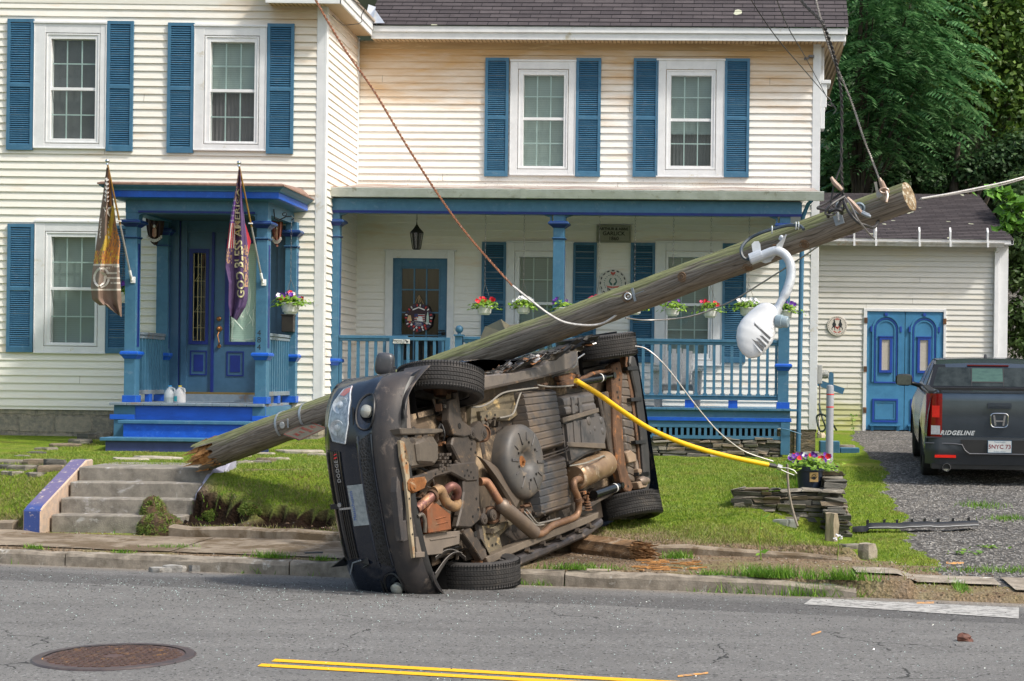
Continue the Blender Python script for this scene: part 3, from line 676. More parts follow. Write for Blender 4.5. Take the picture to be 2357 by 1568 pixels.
# --- doors of the wing (porch side door)
def porch_door():
    x0,x1,z0,z1=FW.rect((904,595,1029,925));cas=FW.rect((886.6,578.8,1045,925));z0=zdeck+.02
    mb=MB();mb.box(cas[0],x0,-.05,0,z0-.02,cas[3]);mb.box(x1,cas[1],-.05,0,z0-.02,cas[3]);mb.box(x0,x1,-.048,0,z1,cas[3]);mb.box(cas[0]-.03,cas[1]+.03,-.06,0,cas[3],cas[3]+.025);mb.build('door_casing',white,H,frame=FW,bevel=.003)
    g=FW.rect((925,619,1010,829));mb=MB();f=.015
    mb.box(x0+f,g[0],-.03,.01,z0,z1-f);mb.box(g[1],x1-f,-.03,.01,z0,z1-f);mb.box(g[0],g[1],-.029,.01,g[3],z1-f);mb.box(g[0],g[1],-.029,.01,z0,g[2])
    mb.box(x0,x0+f,-.045,.05,z0,z1);mb.box(x1-f,x1,-.045,.05,z0,z1);mb.box(x0+f,x1-f,-.044,.05,z1-f,z1)
    for(a,b_,c,e)in((g[0]-.03,g[0]-.018,g[2]-.03,g[3]+.03),(g[1]+.018,g[1]+.03,g[2]-.03,g[3]+.03)):mb.box(a,b_,-.038,-.03,c,e)
    mb.box(g[0]-.018,g[1]+.018,-.038,-.03,g[3]+.018,g[3]+.03)
    d=mb.build('door',blue,H,frame=FW,bevel=.003);d['label']='blue porch door with twelve glass panes'
    mb=MB()
    for i in(1,2):
        x=g[0]+(g[1]-g[0])*i/3;mb.box(x-.011,x+.011,-.022,0,g[2],g[3])
    for i in(1,2,3):
        z=g[2]+(g[3]-g[2])*i/4+.03;mb.box(g[0],g[1],-.021,.001,z-.011,z+.011)
    mb.build('muntins',blue,d,frame=FW)
    mb=MB();mb.quad((g[0],-.01,g[2]),(g[1],-.01,g[2]),(g[1],-.01,g[3]),(g[0],-.01,g[3]));mb.build('pane',glass_mat('door_glass',(.6,.65,.68),.05),d,frame=FW)
    mb=MB();mb.box(g[0]-.05,g[1]+.05,.2,.22,1.2,z1);mb.build('pane_backing',M('dark_door_curtain',(.03,.032,.035),(.07,.065,.06),2,.9,stretch=(8,8,1)),d,frame=FW)
    mb=MB();h=FW.l(1021,768,-.05);mb.box(h[0]-.035,h[0]+.03,-.06,-.03,h[1]-.025,h[1]+.025);mb.tube([(h[0],-.06,h[1]),(h[0],-.1,h[1]),(h[0]-.09,-.1,h[1])],.008,6);mb.box(h[0]-.1,h[0]+.02,-.055,-.04,h[1]+.04,h[1]+.055);mb.build('handle',M('dark_metal',(.02,.02,.022),None,5,.4,.6),d,frame=FW)
porch_door()
# stone base of the wing, right corner
rub=M('rubble_stone',(.24,.20,.15),(.11,.095,.075),5,.95,0,.2,1,12,.03,stretch=(1,1,3),c3=(.33,.24,.14),s3=4)
mb=MB();mb.box(xr_w-.36,xr_w-.02,-.01,.3,.2,.95);mb.box(0,xr_w-.36,.02,.3,.2,.95);mb.build('foundation',rub,H,frame=FW,sub=3)
# ================================================================ PORCH ON THE RIGHT WING
PT=thing('side_porch','long shallow porch with blue posts, railing and slatted skirt on the right wing','porch',(-2,25,1.0))
def post(mb,x,y,w,d,z0,z1,zcap,zneck,zbelt,stripes=True):
    """square post: shaft, necking band, flared capital, belt; main colour slot 0, blue slot 1, navy slot 2"""
    mb.mi=0;mb.box(x-w/2,x+w/2,y-d/2,y+d/2,z0,z1)
    def flare(z,h,o,slot):
        mb.mi=slot;n=len(mb.v)
        for(hh,oo)in((0,.004),(h*.35,o*.55),(h*.55,o),(h*.8,o),(h,o*.7)):
            a,b=w/2+oo,d/2+oo
            mb.v+=[(x-a,y-b,z+hh),(x+a,y-b,z+hh),(x+a,y+b,z+hh),(x-a,y+b,z+hh)]
        for k in range(4):
            for i in range(4):q=n+k*4;mb.f.append((q+i,q+(i+1)%4,q+4+(i+1)%4,q+4+i));mb.m.append(slot)
        mb.f.append((n+3,n+2,n+1,n));mb.f.append((n+16,n+17,n+18,n+19));mb.m+=[slot]*2
    flare(zcap,.10,.075,2);flare(zneck,.035,.02,2);flare(zbelt,.11,.05,1)
    mb.mi=1;o=.018;mb.box(x-w/2-o,x+w/2+o,y-d/2-o,y+d/2+o,z0,z0+.10)
    mb.mi=2
    if stripes:mb.box(x+w/2-.001,x+w/2+.006,y-d/2+.05,y+d/2-.05,zbelt+.17,zneck-.06)
    mb.mi=0
zg=lambda py,px=1400:FW.l(px,py,PD)[1]
zcap=zg(526,1290);zneck=zg(553,1290);zbelt=zg(854,1800);zbeam=zg(496)
for(px0,px1)in((763.5,780),(1272,1297.5),(1793,1818)):
    x0=FW.l(px0,650,PD-.07)[0];x1=FW.l(px1,650,PD-.07)[0];mb=MB();w_=x1-x0
    post(mb,(x0+x1)/2,PD,w_,.15,zdeck,zbeam+.02,zcap,zneck,zbelt);mb.build('post',[blue,blued,navy],PT,frame=FW,bevel=.003)
xp0=FW.l(758,470,PD-.1)[0];xp1=FW.l(1846,470,PD-.1)[0]
zbt=zg(463);mb=MB();mb.box(xp0,xp1,PD-.09,PD+.09,zbeam,zbt);mb.box(xp1-.18,xp1,PD+.09,-.02,zbeam,zbt)
mb.mi=1;mb.box(xp0+.02,xp1,PD-.10,PD-.0902,zbeam-.005,zbeam+.035);mb.mi=0
# brackets with rounded corners beside the posts
for px,s_ in((781,1),(1271,-1),(1299,1),(1790,-1)):
    x=FW.l(px,500,PD)[0];pts=[(x,zbeam-.16),(x+s_*.02,zbeam-.15),(x+s_*.03,zbeam-.04),(x+s_*.14,zbeam-.002),(x,zbeam-.002)]
    mb.prism(pts if s_<0 else pts[::-1],PD-.05,PD+.05,'y')
mb.build('beam',[blue,navy],PT,frame=FW)
mb=MB();mb.box(xp0+.05,xp1-.02,PD-.02,-.005,zbt+.01,zbt+.03);mb.build('ceiling',M('grey_ceiling_boards',(.42,.42,.38),(.34,.34,.31),3,.7),PT,frame=FW)  # plain grey boards
# gutter (K profile) and low tin roof
zg0=zg(461);zg1=zg(441);gx0=FW.l(750,450,PD-.25)[0];gx1=FW.l(1897,450,PD-.25)[0]
gut=M('weathered_white_gutter',(.66,.68,.66),(.50,.52,.48),4,.45,0,.4,c3=(.34,.33,.27),s3=5,t3=.62)
def gutter(frame,x0,x1,yf,z0,z1,parent,mat=None,wd=.12):
    mb=MB();pr=[(yf+wd,z0),(yf+.035,z0),(yf+.025,z0+.03),(yf+.0,z1-.03),(yf,z1),(yf+.006,z1),(yf+.012,z1-.02)]
    mb.prism([(yf+wd,z0),(yf+.035,z0),(yf+.022,z0+.035),(yf,z1-.035),(yf-.004,z1-.012),(yf-.01,z1-.012),(yf-.01,z1),(yf+.01,z1),(yf+.015,z1-.02),(yf+wd,z1-.02)],x0,x1,'x')
    for x in np.arange(x0+3.0,x1,3.0):mb.prism([(yf+.03,z0-.006),(yf-.006,z1-.03),(yf-.016,z1+.003),(yf+.05,z1+.003)],x-.04,x+.04,'x')
    return mb.build('gutter',mat or gut,parent,frame=frame)
gutter(FW,gx0,gx1,PD-.25,zg0,zg1,PT)
tin=M('rusty_tin_roof',(.20,.10,.07),(.33,.27,.24),6,.6,.2,c3=(.5,.49,.46),s3=2.2,t3=.5,stretch=(.5,2,1))
zr1=FW.l(1300,430,-.03)[1]
mb=MB();mb.grid(lambda u,v:(gx0+.02+(gx1-gx0-.10)*u,PD-.22+(PD*-1+.2)*v,zg1-.01+(zr1-zg1+.02)*v+.006*math.sin(u*40)),60,4);mb.build('roof',tin,PT,frame=FW)
mb=MB();mb.box(gx0+.03,gx1-.08,PD-.24,PD-.21,zg1-.03,zg1+.012);mb.build('drip_edge',M('rust_red_drip_edge',(.30,.13,.08),(.45,.40,.36),8,.7),PT,frame=FW)
# deck, fascia, skirt
xd1=FW.l(1822,945,PD-.18)[0];xd0=FW.l(757,900,PD-.1)[0];yf=PD-.20
mb=MB();mb.box(xd0,xd1,yf,-.01,zdeck-.035,zdeck)
for x in np.arange(xd0+.1,xd1-.1,.22):mb.box(x,x+.212,yf-.025,yf,zdeck-.034,zdeck-.001)
mb.build('deck',blue,PT,frame=FW,bevel=.003)
z1=zg(957);z2=zg(966);z3=zg(978)
mb=MB();mb.box(xd0+.03,xd1-.02,yf+.03,yf+.06,z3,zdeck-.035);mb.mi=1;mb.box(xd0+.02,xd1,yf-.0,yf+.03,z2,z1);mb.mi=0;mb.box(xd1-.16,xd1-.02,yf+.005,yf+.15,zg(1046,1812),z2-.002);mb.box(xd0+.03,xd1-.16,yf+.02,yf+.05,z3-.02,z3+.03)
mb.build('fascia',[blue,blued],PT,frame=FW,bevel=.003)
z4=zg(1005,1650);mb=MB();mb.box(xd0+.03,xd1-.16,yf+.02,yf+.05,z4-.03,z4+.02)
for x in np.arange(xd0+.1,xd1-.2,.088):mb.box(x,x+.042,yf+.024,yf+.044,z4+.02,z3-.02)
mb.build('skirt',blue,PT,frame=FW)
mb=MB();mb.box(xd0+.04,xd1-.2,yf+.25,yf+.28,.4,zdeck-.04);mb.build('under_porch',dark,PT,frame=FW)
# railings
def railing(px0,px1,ztr,zbr,pos,nm='railing',y=PD-.02):
    x0,x1=FW.l(px0,780,y)[0],FW.l(px1,780,y)[0];mb=MB()
    mb.box(x0,x1,y-.04,y+.04,ztr-.045,ztr);mb.box(x0,x1,y-.025,y+.025,ztr-.085,ztr-.045);mb.box(x0,x1,y-.03,y+.03,zbr,zbr+.055);mb.box(x0,x1,y-.045,y+.045,zbr+.055,zbr+.068)
    r=mb.build('railing',blue,PT,frame=FW,bevel=.004)
    for x in pos:
        mb=MB();mb.box(x-.021,x+.021,y-.02,y+.02,zbr+.06,ztr-.08);mb.box(x-.034,x+.034,y-.028,y+.028,zbr+.06,zbr+.10);mb.build('baluster',blue,r,frame=FW)
    return r
ztr=zg(773,900);zbr=zdeck+.12
xa=FW.l(785,800,PD)[0];sp=20.35/150.9
n1=[xa+i*sp for i in range(8)]
railing(781,938,ztr,zbr,n1)
ga,gb=FW.l(897,800,PD-.06)[0],FW.l(1036,800,PD-.06)[0]
mb=MB();y=PD-.07;gz_=zg(781,950);mb.box(ga,ga+.07,y-.03,y+.02,zdeck+.05,ztr-.02);mb.box(gb-.07,gb,y-.03,y+.02,zdeck+.05,ztr-.02);mb.box(ga+.07,gb-.07,y-.028,y+.02,gz_-.02,ztr-.022);mb.box(ga+.07,gb-.07,y-.028,y+.02,zdeck+.12,zdeck+.2)
gt=mb.build('gate',blue,PT,frame=FW,bevel=.003)
for x in np.arange(ga+.15,gb-.09,sp):mb=MB();mb.box(x-.02,x+.02,y-.02,y+.015,zdeck+.2,gz_-.02);mb.build('baluster',blue,gt,frame=FW)
mb=MB();xn=FW.l(1057,770,PD)[0];mb.box(xn-.055,xn+.055,PD-.055,PD+.055,zdeck,zg(774,1057));mb.box(xn-.075,xn+.075,PD-.075,PD+.075,zg(774,1057),zg(774,1057)+.025)
mb.lathe([(.03,0),(.025,.03),(.03,.045)],(xn,PD,zg(774,1057)+.025),n=12);mb.ball((xn,PD,zg(774,1057)+.105),.062,14);mb.build('newel_post',blue,PT,frame=FW,smooth=True)
xb=FW.l(1075,800,PD)[0];x_end=FW.l(1793,800,PD)[0]
railing(1067,1794,zg(781,1600),zbr,[xb+i*sp for i in range(int((x_end-xb)/sp)+1)])
mb=MB()
for px in(1587,1687):x=FW.l(px,930,PD)[0];mb.box(x-.07,x+.07,PD-.03,PD+.03,zdeck,zdeck+.118)
mb.build('rail_block',blued,PT,frame=FW)
mb=MB();a=FW.l(904.5,786,PD-.11);b=FW.l(943,786,PD-.11);mb.box(a[0],b[0],PD-.108,PD-.101,a[1]-.03,a[1]+.035)
sg=mb.build('dog_sign',M('white_sign_plastic',(.72,.72,.70),None,4,.5),None,frame=FW);tag(sg,'small white Beware Of The Dog sign on the porch gate','sign')
mb=MB();cx=(a[0]+b[0])/2-.03;add_text(mb,'Beware Of\nThe Dog',lambda v:(cx+v.x,PD-.110,a[1]+.003+v.y),.045,lines=.55)
mb.box(b[0]-.055,b[0]-.022,PD-.1105,PD-.110,a[1]-.006,a[1]+.010);mb.box(b[0]-.06,b[0]-.045,PD-.1105,PD-.110,a[1]+.006,a[1]+.022)
for q in(-.052,-.046,-.032,-.026):mb.box(b[0]+q,b[0]+q+.004,PD-.1105,PD-.110,a[1]-.02,a[1]-.006)
inkm=M('black_ink',(.01,.01,.01),None,4,.6);mb.build('lettering',inkm,sg,frame=FW)
# downspout
dsm=blue
def pt(px,py,dep,fr=FW):x,z=fr.l(px,py,dep);return fr.M@Vector((x,dep,z))
mb=MB();mb.tube([pt(1868,462,PD-.18),pt(1860,470,PD-.1),pt(1848,500,PD+.0),pt(1846,560,PD-.0),pt(1838,1000,PD-.0),pt(1837,1040,PD-.02)],[.03,.03,.034,.036,.036,.036],10)
mb.tube([pt(1793,985,yf),pt(1815,990,yf-.03),pt(1845,1000,yf)],.008,5)
tag(mb.build('downspout',dsm,None,smooth=True),'tall slate blue downspout beside the right porch post','downspout')
# porch stone foundation of stacked slate
def stacked(parent,name,x0,x1,y0,y1,z0,z1,mat,frame=None,hmin=.03,hmax=.08,wmin=.12,wmax=.42,seed=1,jit=.03,topfn=None,botfn=None):
    rnd=random.Random(seed);mb=MB();z=z0
    while z<z1:
        h=rnd.uniform(hmin,hmax);x=x0+rnd.uniform(-.05,0)
        while x<x1:
            w_=rnd.uniform(wmin,wmax);xx1=min(x+w_,x1+rnd.uniform(-.02,.02));f=rnd.uniform(-jit,jit);zz=topfn((x+xx1)/2)if topfn else z1
            if z<zz and xx1-x>.03:
                n=len(mb.v);hh=h*rnd.uniform(.75,.98);t=rnd.uniform(-.010,.010)
                mb.obox(((x+xx1)/2,(y0+y1)/2+f,z+hh/2),((xx1-x)/2-.004,rnd.uniform(-.02,.02),t),(rnd.uniform(-.01,.01),(y1-y0)/2,0),(rnd.uniform(-.008,.008),rnd.uniform(-.01,.01),hh/2))
                for i in range(n,len(mb.v)):v=mb.v[i];mb.v[i]=(v[0]+rnd.uniform(-.022,.022),v[1]+rnd.uniform(-.02,.02),v[2]+rnd.uniform(-.010,.010))
                k=rnd.randrange(3);mb.m[-6:]=[k]*6
            x=xx1
        z+=h
    mb.mi=2;mb.v+=[];nb_=24
    for i in range(nb_):
        a,b_=x0+(x1-x0)*i/nb_,x0+(x1-x0)*(i+1)/nb_;zt_=(topfn((a+b_)/2)if topfn else z1)-.03;mb.box(a,b_,y0+.045,y1-.02,z0,zt_)
    return mb.build(name,mat,parent,frame=frame,bevel=.006)
sl1=M('slate_stone',(.24,.215,.175),(.12,.11,.095),7,.9,0,.2,.8,30,.01,stretch=(1,1,4),c3=(.36,.33,.28),s3=8,t3=.6)
sl2=M('brown_slate_stone',(.25,.20,.145),(.14,.11,.08),8,.9,0,.2,.8,30,.01,stretch=(1,1,4))
sl3=M('dark_slate_stone',(.12,.115,.10),(.07,.068,.06),8,.9,0,.2,.8,30,.01,stretch=(1,1,4))
SL=[sl1,sl2,sl3]
stacked(PT,'foundation',1.2,xd1-.16,yf+.03,yf+.22,.35,z4-.03,SL,FW,seed=4,hmin=.035,hmax=.07)
# ================================================================ ENTRANCE STOOP
ST=thing('entrance_stoop','blue roofed entrance stoop with square posts and bright blue steps','porch',(-7.1,23,1.0))
FS=Frame(0,23.0)
zd=1.32;sxl,sxr=-8.27,-6.06
zS=lambda py,px=450:FS.l(px,py)[1]
spc=dict(zcap=zS(524),zneck=zS(551),zbelt=zS(828));zent=zS(491)
for x,y in((-8.03,.10),(-6.19,.10)):
    mb=MB();post(mb,x,y,.155,.19,zd,zent+.02,**spc);o=mb.build('post',[blue,blued,navy],ST,frame=FS,bevel=.003)
    if x>-7:
        mb=MB()
        for ch,py in(('4',767),('8',783),('4',800)):
            p=FS.l(601,py,0);add_text(mb,ch,lambda v:(x-.025+v.x,.0035,p[1]+v.y),.115)
        mb.build('house_number',inkm,o,frame=FS)
for x in(-8.03,-6.12): # pilasters on the wall
    mb=MB();post(mb,x,1.42,.17,.14,zd,zent+.02,**spc);mb.build('pilaster',[blue,blued,navy],ST,frame=FS,bevel=.003)
mb=MB();zc0=zS(462);mb.box(-8.11,-6.11,.0,.20,zent,zc0);mb.box(-8.11,-7.93,.2,1.48,zent,zc0);mb.box(-6.29,-6.11,.2,1.48,zent,zc0)
for x,s_ in((-7.952,1),(-6.268,-1)):
    pts=[(x,zent-.12),(x+s_*.02,zent-.11),(x+s_*.03,zent-.03),(x+s_*.10,zent-.002),(x,zent-.002)];mb.prism(pts if s_<0 else pts[::-1],.02,.17,'y')
mb.build('beam',blue,ST,frame=FS)
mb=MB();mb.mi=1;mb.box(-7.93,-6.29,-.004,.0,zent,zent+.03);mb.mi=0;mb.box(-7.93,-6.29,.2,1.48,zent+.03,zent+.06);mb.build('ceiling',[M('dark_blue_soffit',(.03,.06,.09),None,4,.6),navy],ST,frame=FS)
# cornice: bright blue band, crown and roof edge with mitred corners
def ring(mb,prof,slot):
    """profile (outset, z) swept round front and both sides"""
    mb.mi=slot;L0,R0,F0,B0=-8.11,-6.11,0.0,1.48;n=len(mb.v);k=len(prof)
    for(o,z)in prof:mb.v+=[(L0-o,B0,z),(L0-o,F0-o,z),(R0+o,F0-o,z),(R0+o,B0,z)]
    for i in range(k-1):
        for j in range(3):q=n+i*4+j;mb.f.append((q,q+1,q+5,q+4));mb.m.append(slot)
z_a,z_b,z_c,z_d=zS(460),zS(444),zS(434),zS(430)
mb=MB();ring(mb,[(0,z_a-.02),(.16,z_a-.0)],0);ring(mb,[(.16,z_a),(.20,z_a+.01),(.20,z_b)],1);ring(mb,[(.20,z_b),(.215,z_b),(.22,z_b+.02),(.275,z_c-.005),(.28,z_c+.01)],0);ring(mb,[(.28,z_c+.01),(.295,z_c+.012),(.295,z_d+.01),(.25,z_d+.03)],2)
mb.mi=2;mb.quad((-8.36,-.25,z_d+.03),(-5.86,-.25,z_d+.03),(-6.0,1.48,z_d+.16),(-8.2,1.48,z_d+.16));mb.quad((-8.36,1.48,z_d+.03),(-8.36,-.25,z_d+.03),(-8.2,1.48,z_d+.16));mb.quad((-5.86,-.25,z_d+.03),(-5.86,1.48,z_d+.03),(-6.0,1.48,z_d+.16))
mb.build('cornice',[blue,blued,M('brown_roof_edge',(.17,.10,.075),(.26,.17,.13),12,.9)],ST,frame=FS)
# deck and steps
mb=MB();mb.box(sxl,sxr-.06,-.07,1.49,zd-.04,zd)
for x in np.arange(sxl,sxr-.1,.24):mb.box(x,min(x+.232,sxr-.06),-.10,-.07,zd-.038,zd-.002)
mb.build('deck',deckm,ST,frame=FS,bevel=.003)
mb=MB();mb.mi=0;mb.box(-7.93,-6.29,-.02,.0,FS.l(440,968,-.02)[1],zd-.045)
mb.mi=1;mb.box(-8.23,-7.93,-.03,.12,.62,zd-.04);mb.box(-6.29,-6.10,-.03,.12,.62,zd-.04);mb.box(-6.15,-6.10,.12,1.46,.62,zd-.04);mb.box(-8.23,-8.18,.12,1.46,.62,zd-.04)
mb.mi=0;mb.box(-8.28,-7.935,-.055,-.03,zd-.24,zd-.17);mb.box(-6.285,-6.06,-.055,-.03,zd-.24,zd-.17);mb.box(-6.10,-6.075,-.03,1.45,zd-.24,zd-.17)
mb.build('stoop_base',[M('scuffed_royal_blue',(.008,.10,.56),(.006,.075,.42),6,.4,c3=(.20,.16,.14),s3=5,t3=.70,stretch=(.5,1,2)),blue],ST,frame=FS,bevel=.003)
za=FS.l(400,969,-.38)[1];zb2=FS.l(400,1009,-.70)[1];zgr=.60
xs0=FS.l(270,975,-.38)[0];xs1=FS.l(581,975,-.38)[0]
mb=MB();mb.box(xs0,xs1+.3,-.38,-.03,za-.045,za);mb.build('tread',blue,ST,frame=FS,bevel=.006)
mb=MB();mb.box(xs0+.07,xs1+.25,-.34,-.31,zb2,za-.045);mb.build('riser',blued,ST,frame=FS)
mb=MB();mb.box(xs0-.12,xs1+.35,-.72,-.30,zb2-.045,zb2);mb.build('tread',blue,ST,frame=FS,bevel=.006)
mb=MB();mb.box(xs0-.05,xs1+.3,-.68,-.65,zgr,zb2-.045);mb.box(xs0-.05,xs0-.02,-.65,0,zgr,zb2-.045);mb.build('riser',M('dark_navy_riser',(.035,.05,.16),(.025,.035,.12),7,.5,c3=(.2,.2,.24),s3=30,t3=.72),ST,frame=FS)
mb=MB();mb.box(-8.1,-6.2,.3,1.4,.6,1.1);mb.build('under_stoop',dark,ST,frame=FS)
# side railings of the stoop
for x in(-8.0,-6.14):
    mb=MB();zt_=zS(763,620)-.02;mb.box(x-.035,x+.035,.2,1.36,zt_-.04,zt_);mb.box(x-.02,x+.02,.2,1.36,zt_-.09,zt_-.04);mb.box(x-.025,x+.025,.2,1.36,zd+.11,zd+.17)
    r=mb.build('railing',deckm,ST,frame=FS,bevel=.003)
    for y in np.arange(.27,1.34,.125):mb=MB();mb.box(x-.018,x+.018,y-.018,y+.018,zd+.17,zt_-.09);mb.build('baluster',blue,r,frame=FS)
    mb=MB();mb.box(x-.03,x+.03,.65,.80,zd,zd+.11);mb.build('rail_block',blued,r,frame=FS)
# entry: surround, sidelight, door (on the wall plane)
EN=thing('entry_door','blue front door with leaded sidelight under the stoop roof','door',(-7.1,24.5,1.4))
e0,e1,ez0,ez1=FL.rect((397,500,648,908));d=.02
sl=FL.rect((443,582,473,785));slo=FL.rect((435,573,480,793));dl=FL.rect((528,560,591,787));dlo=FL.rect((518,551,600,794))
xs_=FL.l(487,700)[0];xs2=FL.l(493,700)[0];xdr=FL.l(640,700)[0]
dblue=M('shaded_slate_paint',(.040,.105,.19),(.030,.085,.155),7,.35,0,.5)  # slate blue darkened to carry the shade under the stoop roof
mb=MB();zt2=FL.l(500,535)[1]
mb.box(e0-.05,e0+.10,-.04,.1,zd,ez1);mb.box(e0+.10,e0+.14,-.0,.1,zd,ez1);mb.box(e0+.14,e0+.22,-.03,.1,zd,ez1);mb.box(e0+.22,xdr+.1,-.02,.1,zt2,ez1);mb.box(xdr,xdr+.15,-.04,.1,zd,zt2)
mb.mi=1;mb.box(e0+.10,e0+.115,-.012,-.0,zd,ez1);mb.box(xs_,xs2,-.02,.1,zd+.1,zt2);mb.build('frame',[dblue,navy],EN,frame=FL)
zth=FL.l(500,903)[1]
mb=MB();mb.box(e0+.1,xdr+.1,-.07,.1,zd,zth-.03);mb.mi=1;mb.box(e0+.2,xdr,-.06,.08,zth-.03,zth);mb.build('threshold',[deckm,M('brass_threshold',(.30,.20,.07),None,8,.4,.7)],EN,frame=FL)
def leafpanel(x0,x1,lite,lo,panels,nm):
    mb=MB();y0=.01;mb.box(x0,lite[0],y0,.06,zth,zt2);mb.box(lite[1],x1,y0,.06,zth,zt2);mb.box(lite[0],lite[1],y0,.06,zth,lite[2]);mb.box(lite[0],lite[1],y0,.06,lite[3],zt2)
    mb.mi=1
    for(a,b_,c,e)in((lo[0],lite[0],lo[2],lo[3]),(lite[1],lo[1],lo[2],lo[3]),(lite[0],lite[1],lite[3],lo[3]),(lite[0],lite[1],lo[2],lite[2])):mb.box(a,b_,y0-.014,y0,c,e)
    for p in panels:
        a=FL.rect(p);w_=.018
        for(q0,q1,q2,q3)in((a[0],a[0]+w_,a[2],a[3]),(a[1]-w_,a[1],a[2],a[3]),(a[0]+w_,a[1]-w_,a[2],a[2]+w_),(a[0]+w_,a[1]-w_,a[3]-w_,a[3])):mb.box(q0,q1,y0-.010,y0,q2,q3)
        mb.box(a[0]+.055,a[1]-.055,y0-.006,y0,a[2]+.06,a[3]-.06)
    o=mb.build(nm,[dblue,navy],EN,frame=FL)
    mb=MB();mb.quad((lite[0],.03,lite[2]),(lite[1],.03,lite[2]),(lite[1],.03,lite[3]),(lite[0],.03,lite[3]));mb.build('pane',glass,o,frame=FL)
    return o
o1=leafpanel(e0+.22,xs_,sl,slo,[(437,807,476,864)],'sidelight')
o2=leafpanel(xs2,xdr,dl,dlo,[(521,809,561,866)],'door_leaf')
came=M('brass_came',(.62,.55,.30),(.50,.44,.25),9,.35,.5);camew=M('pale_came',(.55,.62,.55),None,9,.4,.2)
mb=MB();xm=(sl[0]+sl[1])/2;hw=(sl[1]-sl[0])/2-.01;ya=.024
def L(mb,pts,r=.0032):mb.tube([(p[0],ya,p[1])for p in pts],r,4)
L(mb,[(xm-.025,sl[2]),(xm-.025,sl[3])]);L(mb,[(xm+.025,sl[2]),(xm+.025,sl[3])]);L(mb,[(xm-hw,sl[2]+.01),(xm+hw,sl[2]+.01),(xm+hw,sl[3]-.01),(xm-hw,sl[3]-.01),(xm-hw,sl[2]+.01)])
for f in(.15,.33,.5,.68,.84):z=sl[2]+(sl[3]-sl[2])*f;L(mb,[(xm-hw,z),(xm+hw,z)])
for f in(.33,.68):z=sl[2]+(sl[3]-sl[2])*f;L(mb,[(xm-.07,z),(xm,z+.11),(xm+.07,z),(xm,z-.11),(xm-.07,z)]);L(mb,[(xm-.035,z),(xm,z+.06),(xm+.035,z),(xm,z-.06),(xm-.035,z)])
for f in(.15,.84):z=sl[2]+(sl[3]-sl[2])*f;L(mb,[(xm-.035,z),(xm,z+.045),(xm+.035,z),(xm,z-.045),(xm-.035,z)])
mb.build('leading',came,o1,frame=FL)
mb=MB();mb.quad((sl[0],.2,sl[2]),(sl[1],.2,sl[2]),(sl[1],.2,sl[3]),(sl[0],.2,sl[3]));mb.build('pane_backing',M('dim_hall',(.05,.05,.045),(.02,.02,.02),6,.8),o1,frame=FL)  # dark sheet that paints the dim hall behind the sidelight
mb=MB();xm=(dl[0]+dl[1])/2;zc=(dl[2]+dl[3])/2-.05
for rx,rz in((.10,.36),(.08,.28)):L(mb,[(xm+rx*math.cos(t*.314),zc+rz*math.sin(t*.314))for t in range(21)])
for s_ in(-1,1):
    L(mb,[(xm+s_*.14,zc-.45),(xm+s_*.15,zc-.2),(xm+s_*.09,zc-.28),(xm+s_*.13,zc-.36),(xm,zc-.5)]);L(mb,[(xm+s_*.0,zc-.33),(xm+s_*.06,zc-.25),(xm+s_*.03,zc-.12),(xm,zc-.33)]);L(mb,[(xm+s_*.02,zc+.2),(xm+s_*.06,zc+.32),(xm,zc+.40)])
    L(mb,[(xm+s_*.16,dl[2]+.02),(xm+s_*.16,dl[3]-.02)])
L(mb,[(dl[0]+.02,dl[2]+.05),(xm,dl[2]+.02),(dl[1]-.02,dl[2]+.05)]);L(mb,[(dl[0],dl[3]-.1),(dl[1],dl[3]-.1)])
mb.build('leading',camew,o2,frame=FL)
mb=MB();mb.quad((dl[0],.1,dl[2]),(dl[1],.1,dl[2]),(dl[1],.1,dl[3]),(dl[0],.1,dl[3]));mb.build('blind',blind_mat('pale_green_blind',(.70,.88,.76),(.40,.55,.46)),o2,frame=FL)
brs=M('aged_brass',(.45,.20,.07),(.25,.11,.05),20,.35,.8)
mb=MB();k=FL.l(504,734);mb.lathe([(.035,0),(.035,.01),(.02,.02),(.015,.035)],(k[0],-.0,k[1]),(0,-1,0),14);k=FL.l(505,757)
mb.ball((k[0],-.05,k[1]),.032,12);mb.lathe([(.045,0),(.04,.012),(.015,.02),(.015,.05)],(k[0],0,k[1]),(0,-1,0),14);mb.tube([(k[0],-.03,k[1]-.05),(k[0]-.01,-.055,k[1]-.10),(k[0]+.012,-.055,k[1]-.2),(k[0],-.01,k[1]-.26)],[.012,.009,.009,.012],6);mb.lathe([(.03,0),(.025,.012)],(k[0],0,k[1]-.26),(0,-1,0),10);mb.build('handle',brs,o2,frame=FL,smooth=True)
# mailbox
a=FL.rect((649,727,676,764),-.25);mb=MB();mb.box(a[0],a[1],-.28,-.14,a[2],a[3]);mb.box(a[0]-.01,a[1]+.01,-.29,-.14,a[3],a[3]+.02);tag(mb.build('mailbox',M('black_mailbox_metal',(.025,.022,.022),(.04,.035,.03),5,.45,.3),None,frame=FL,bevel=.006),'black wall mailbox under the hanging basket right of the stoop','mailbox')
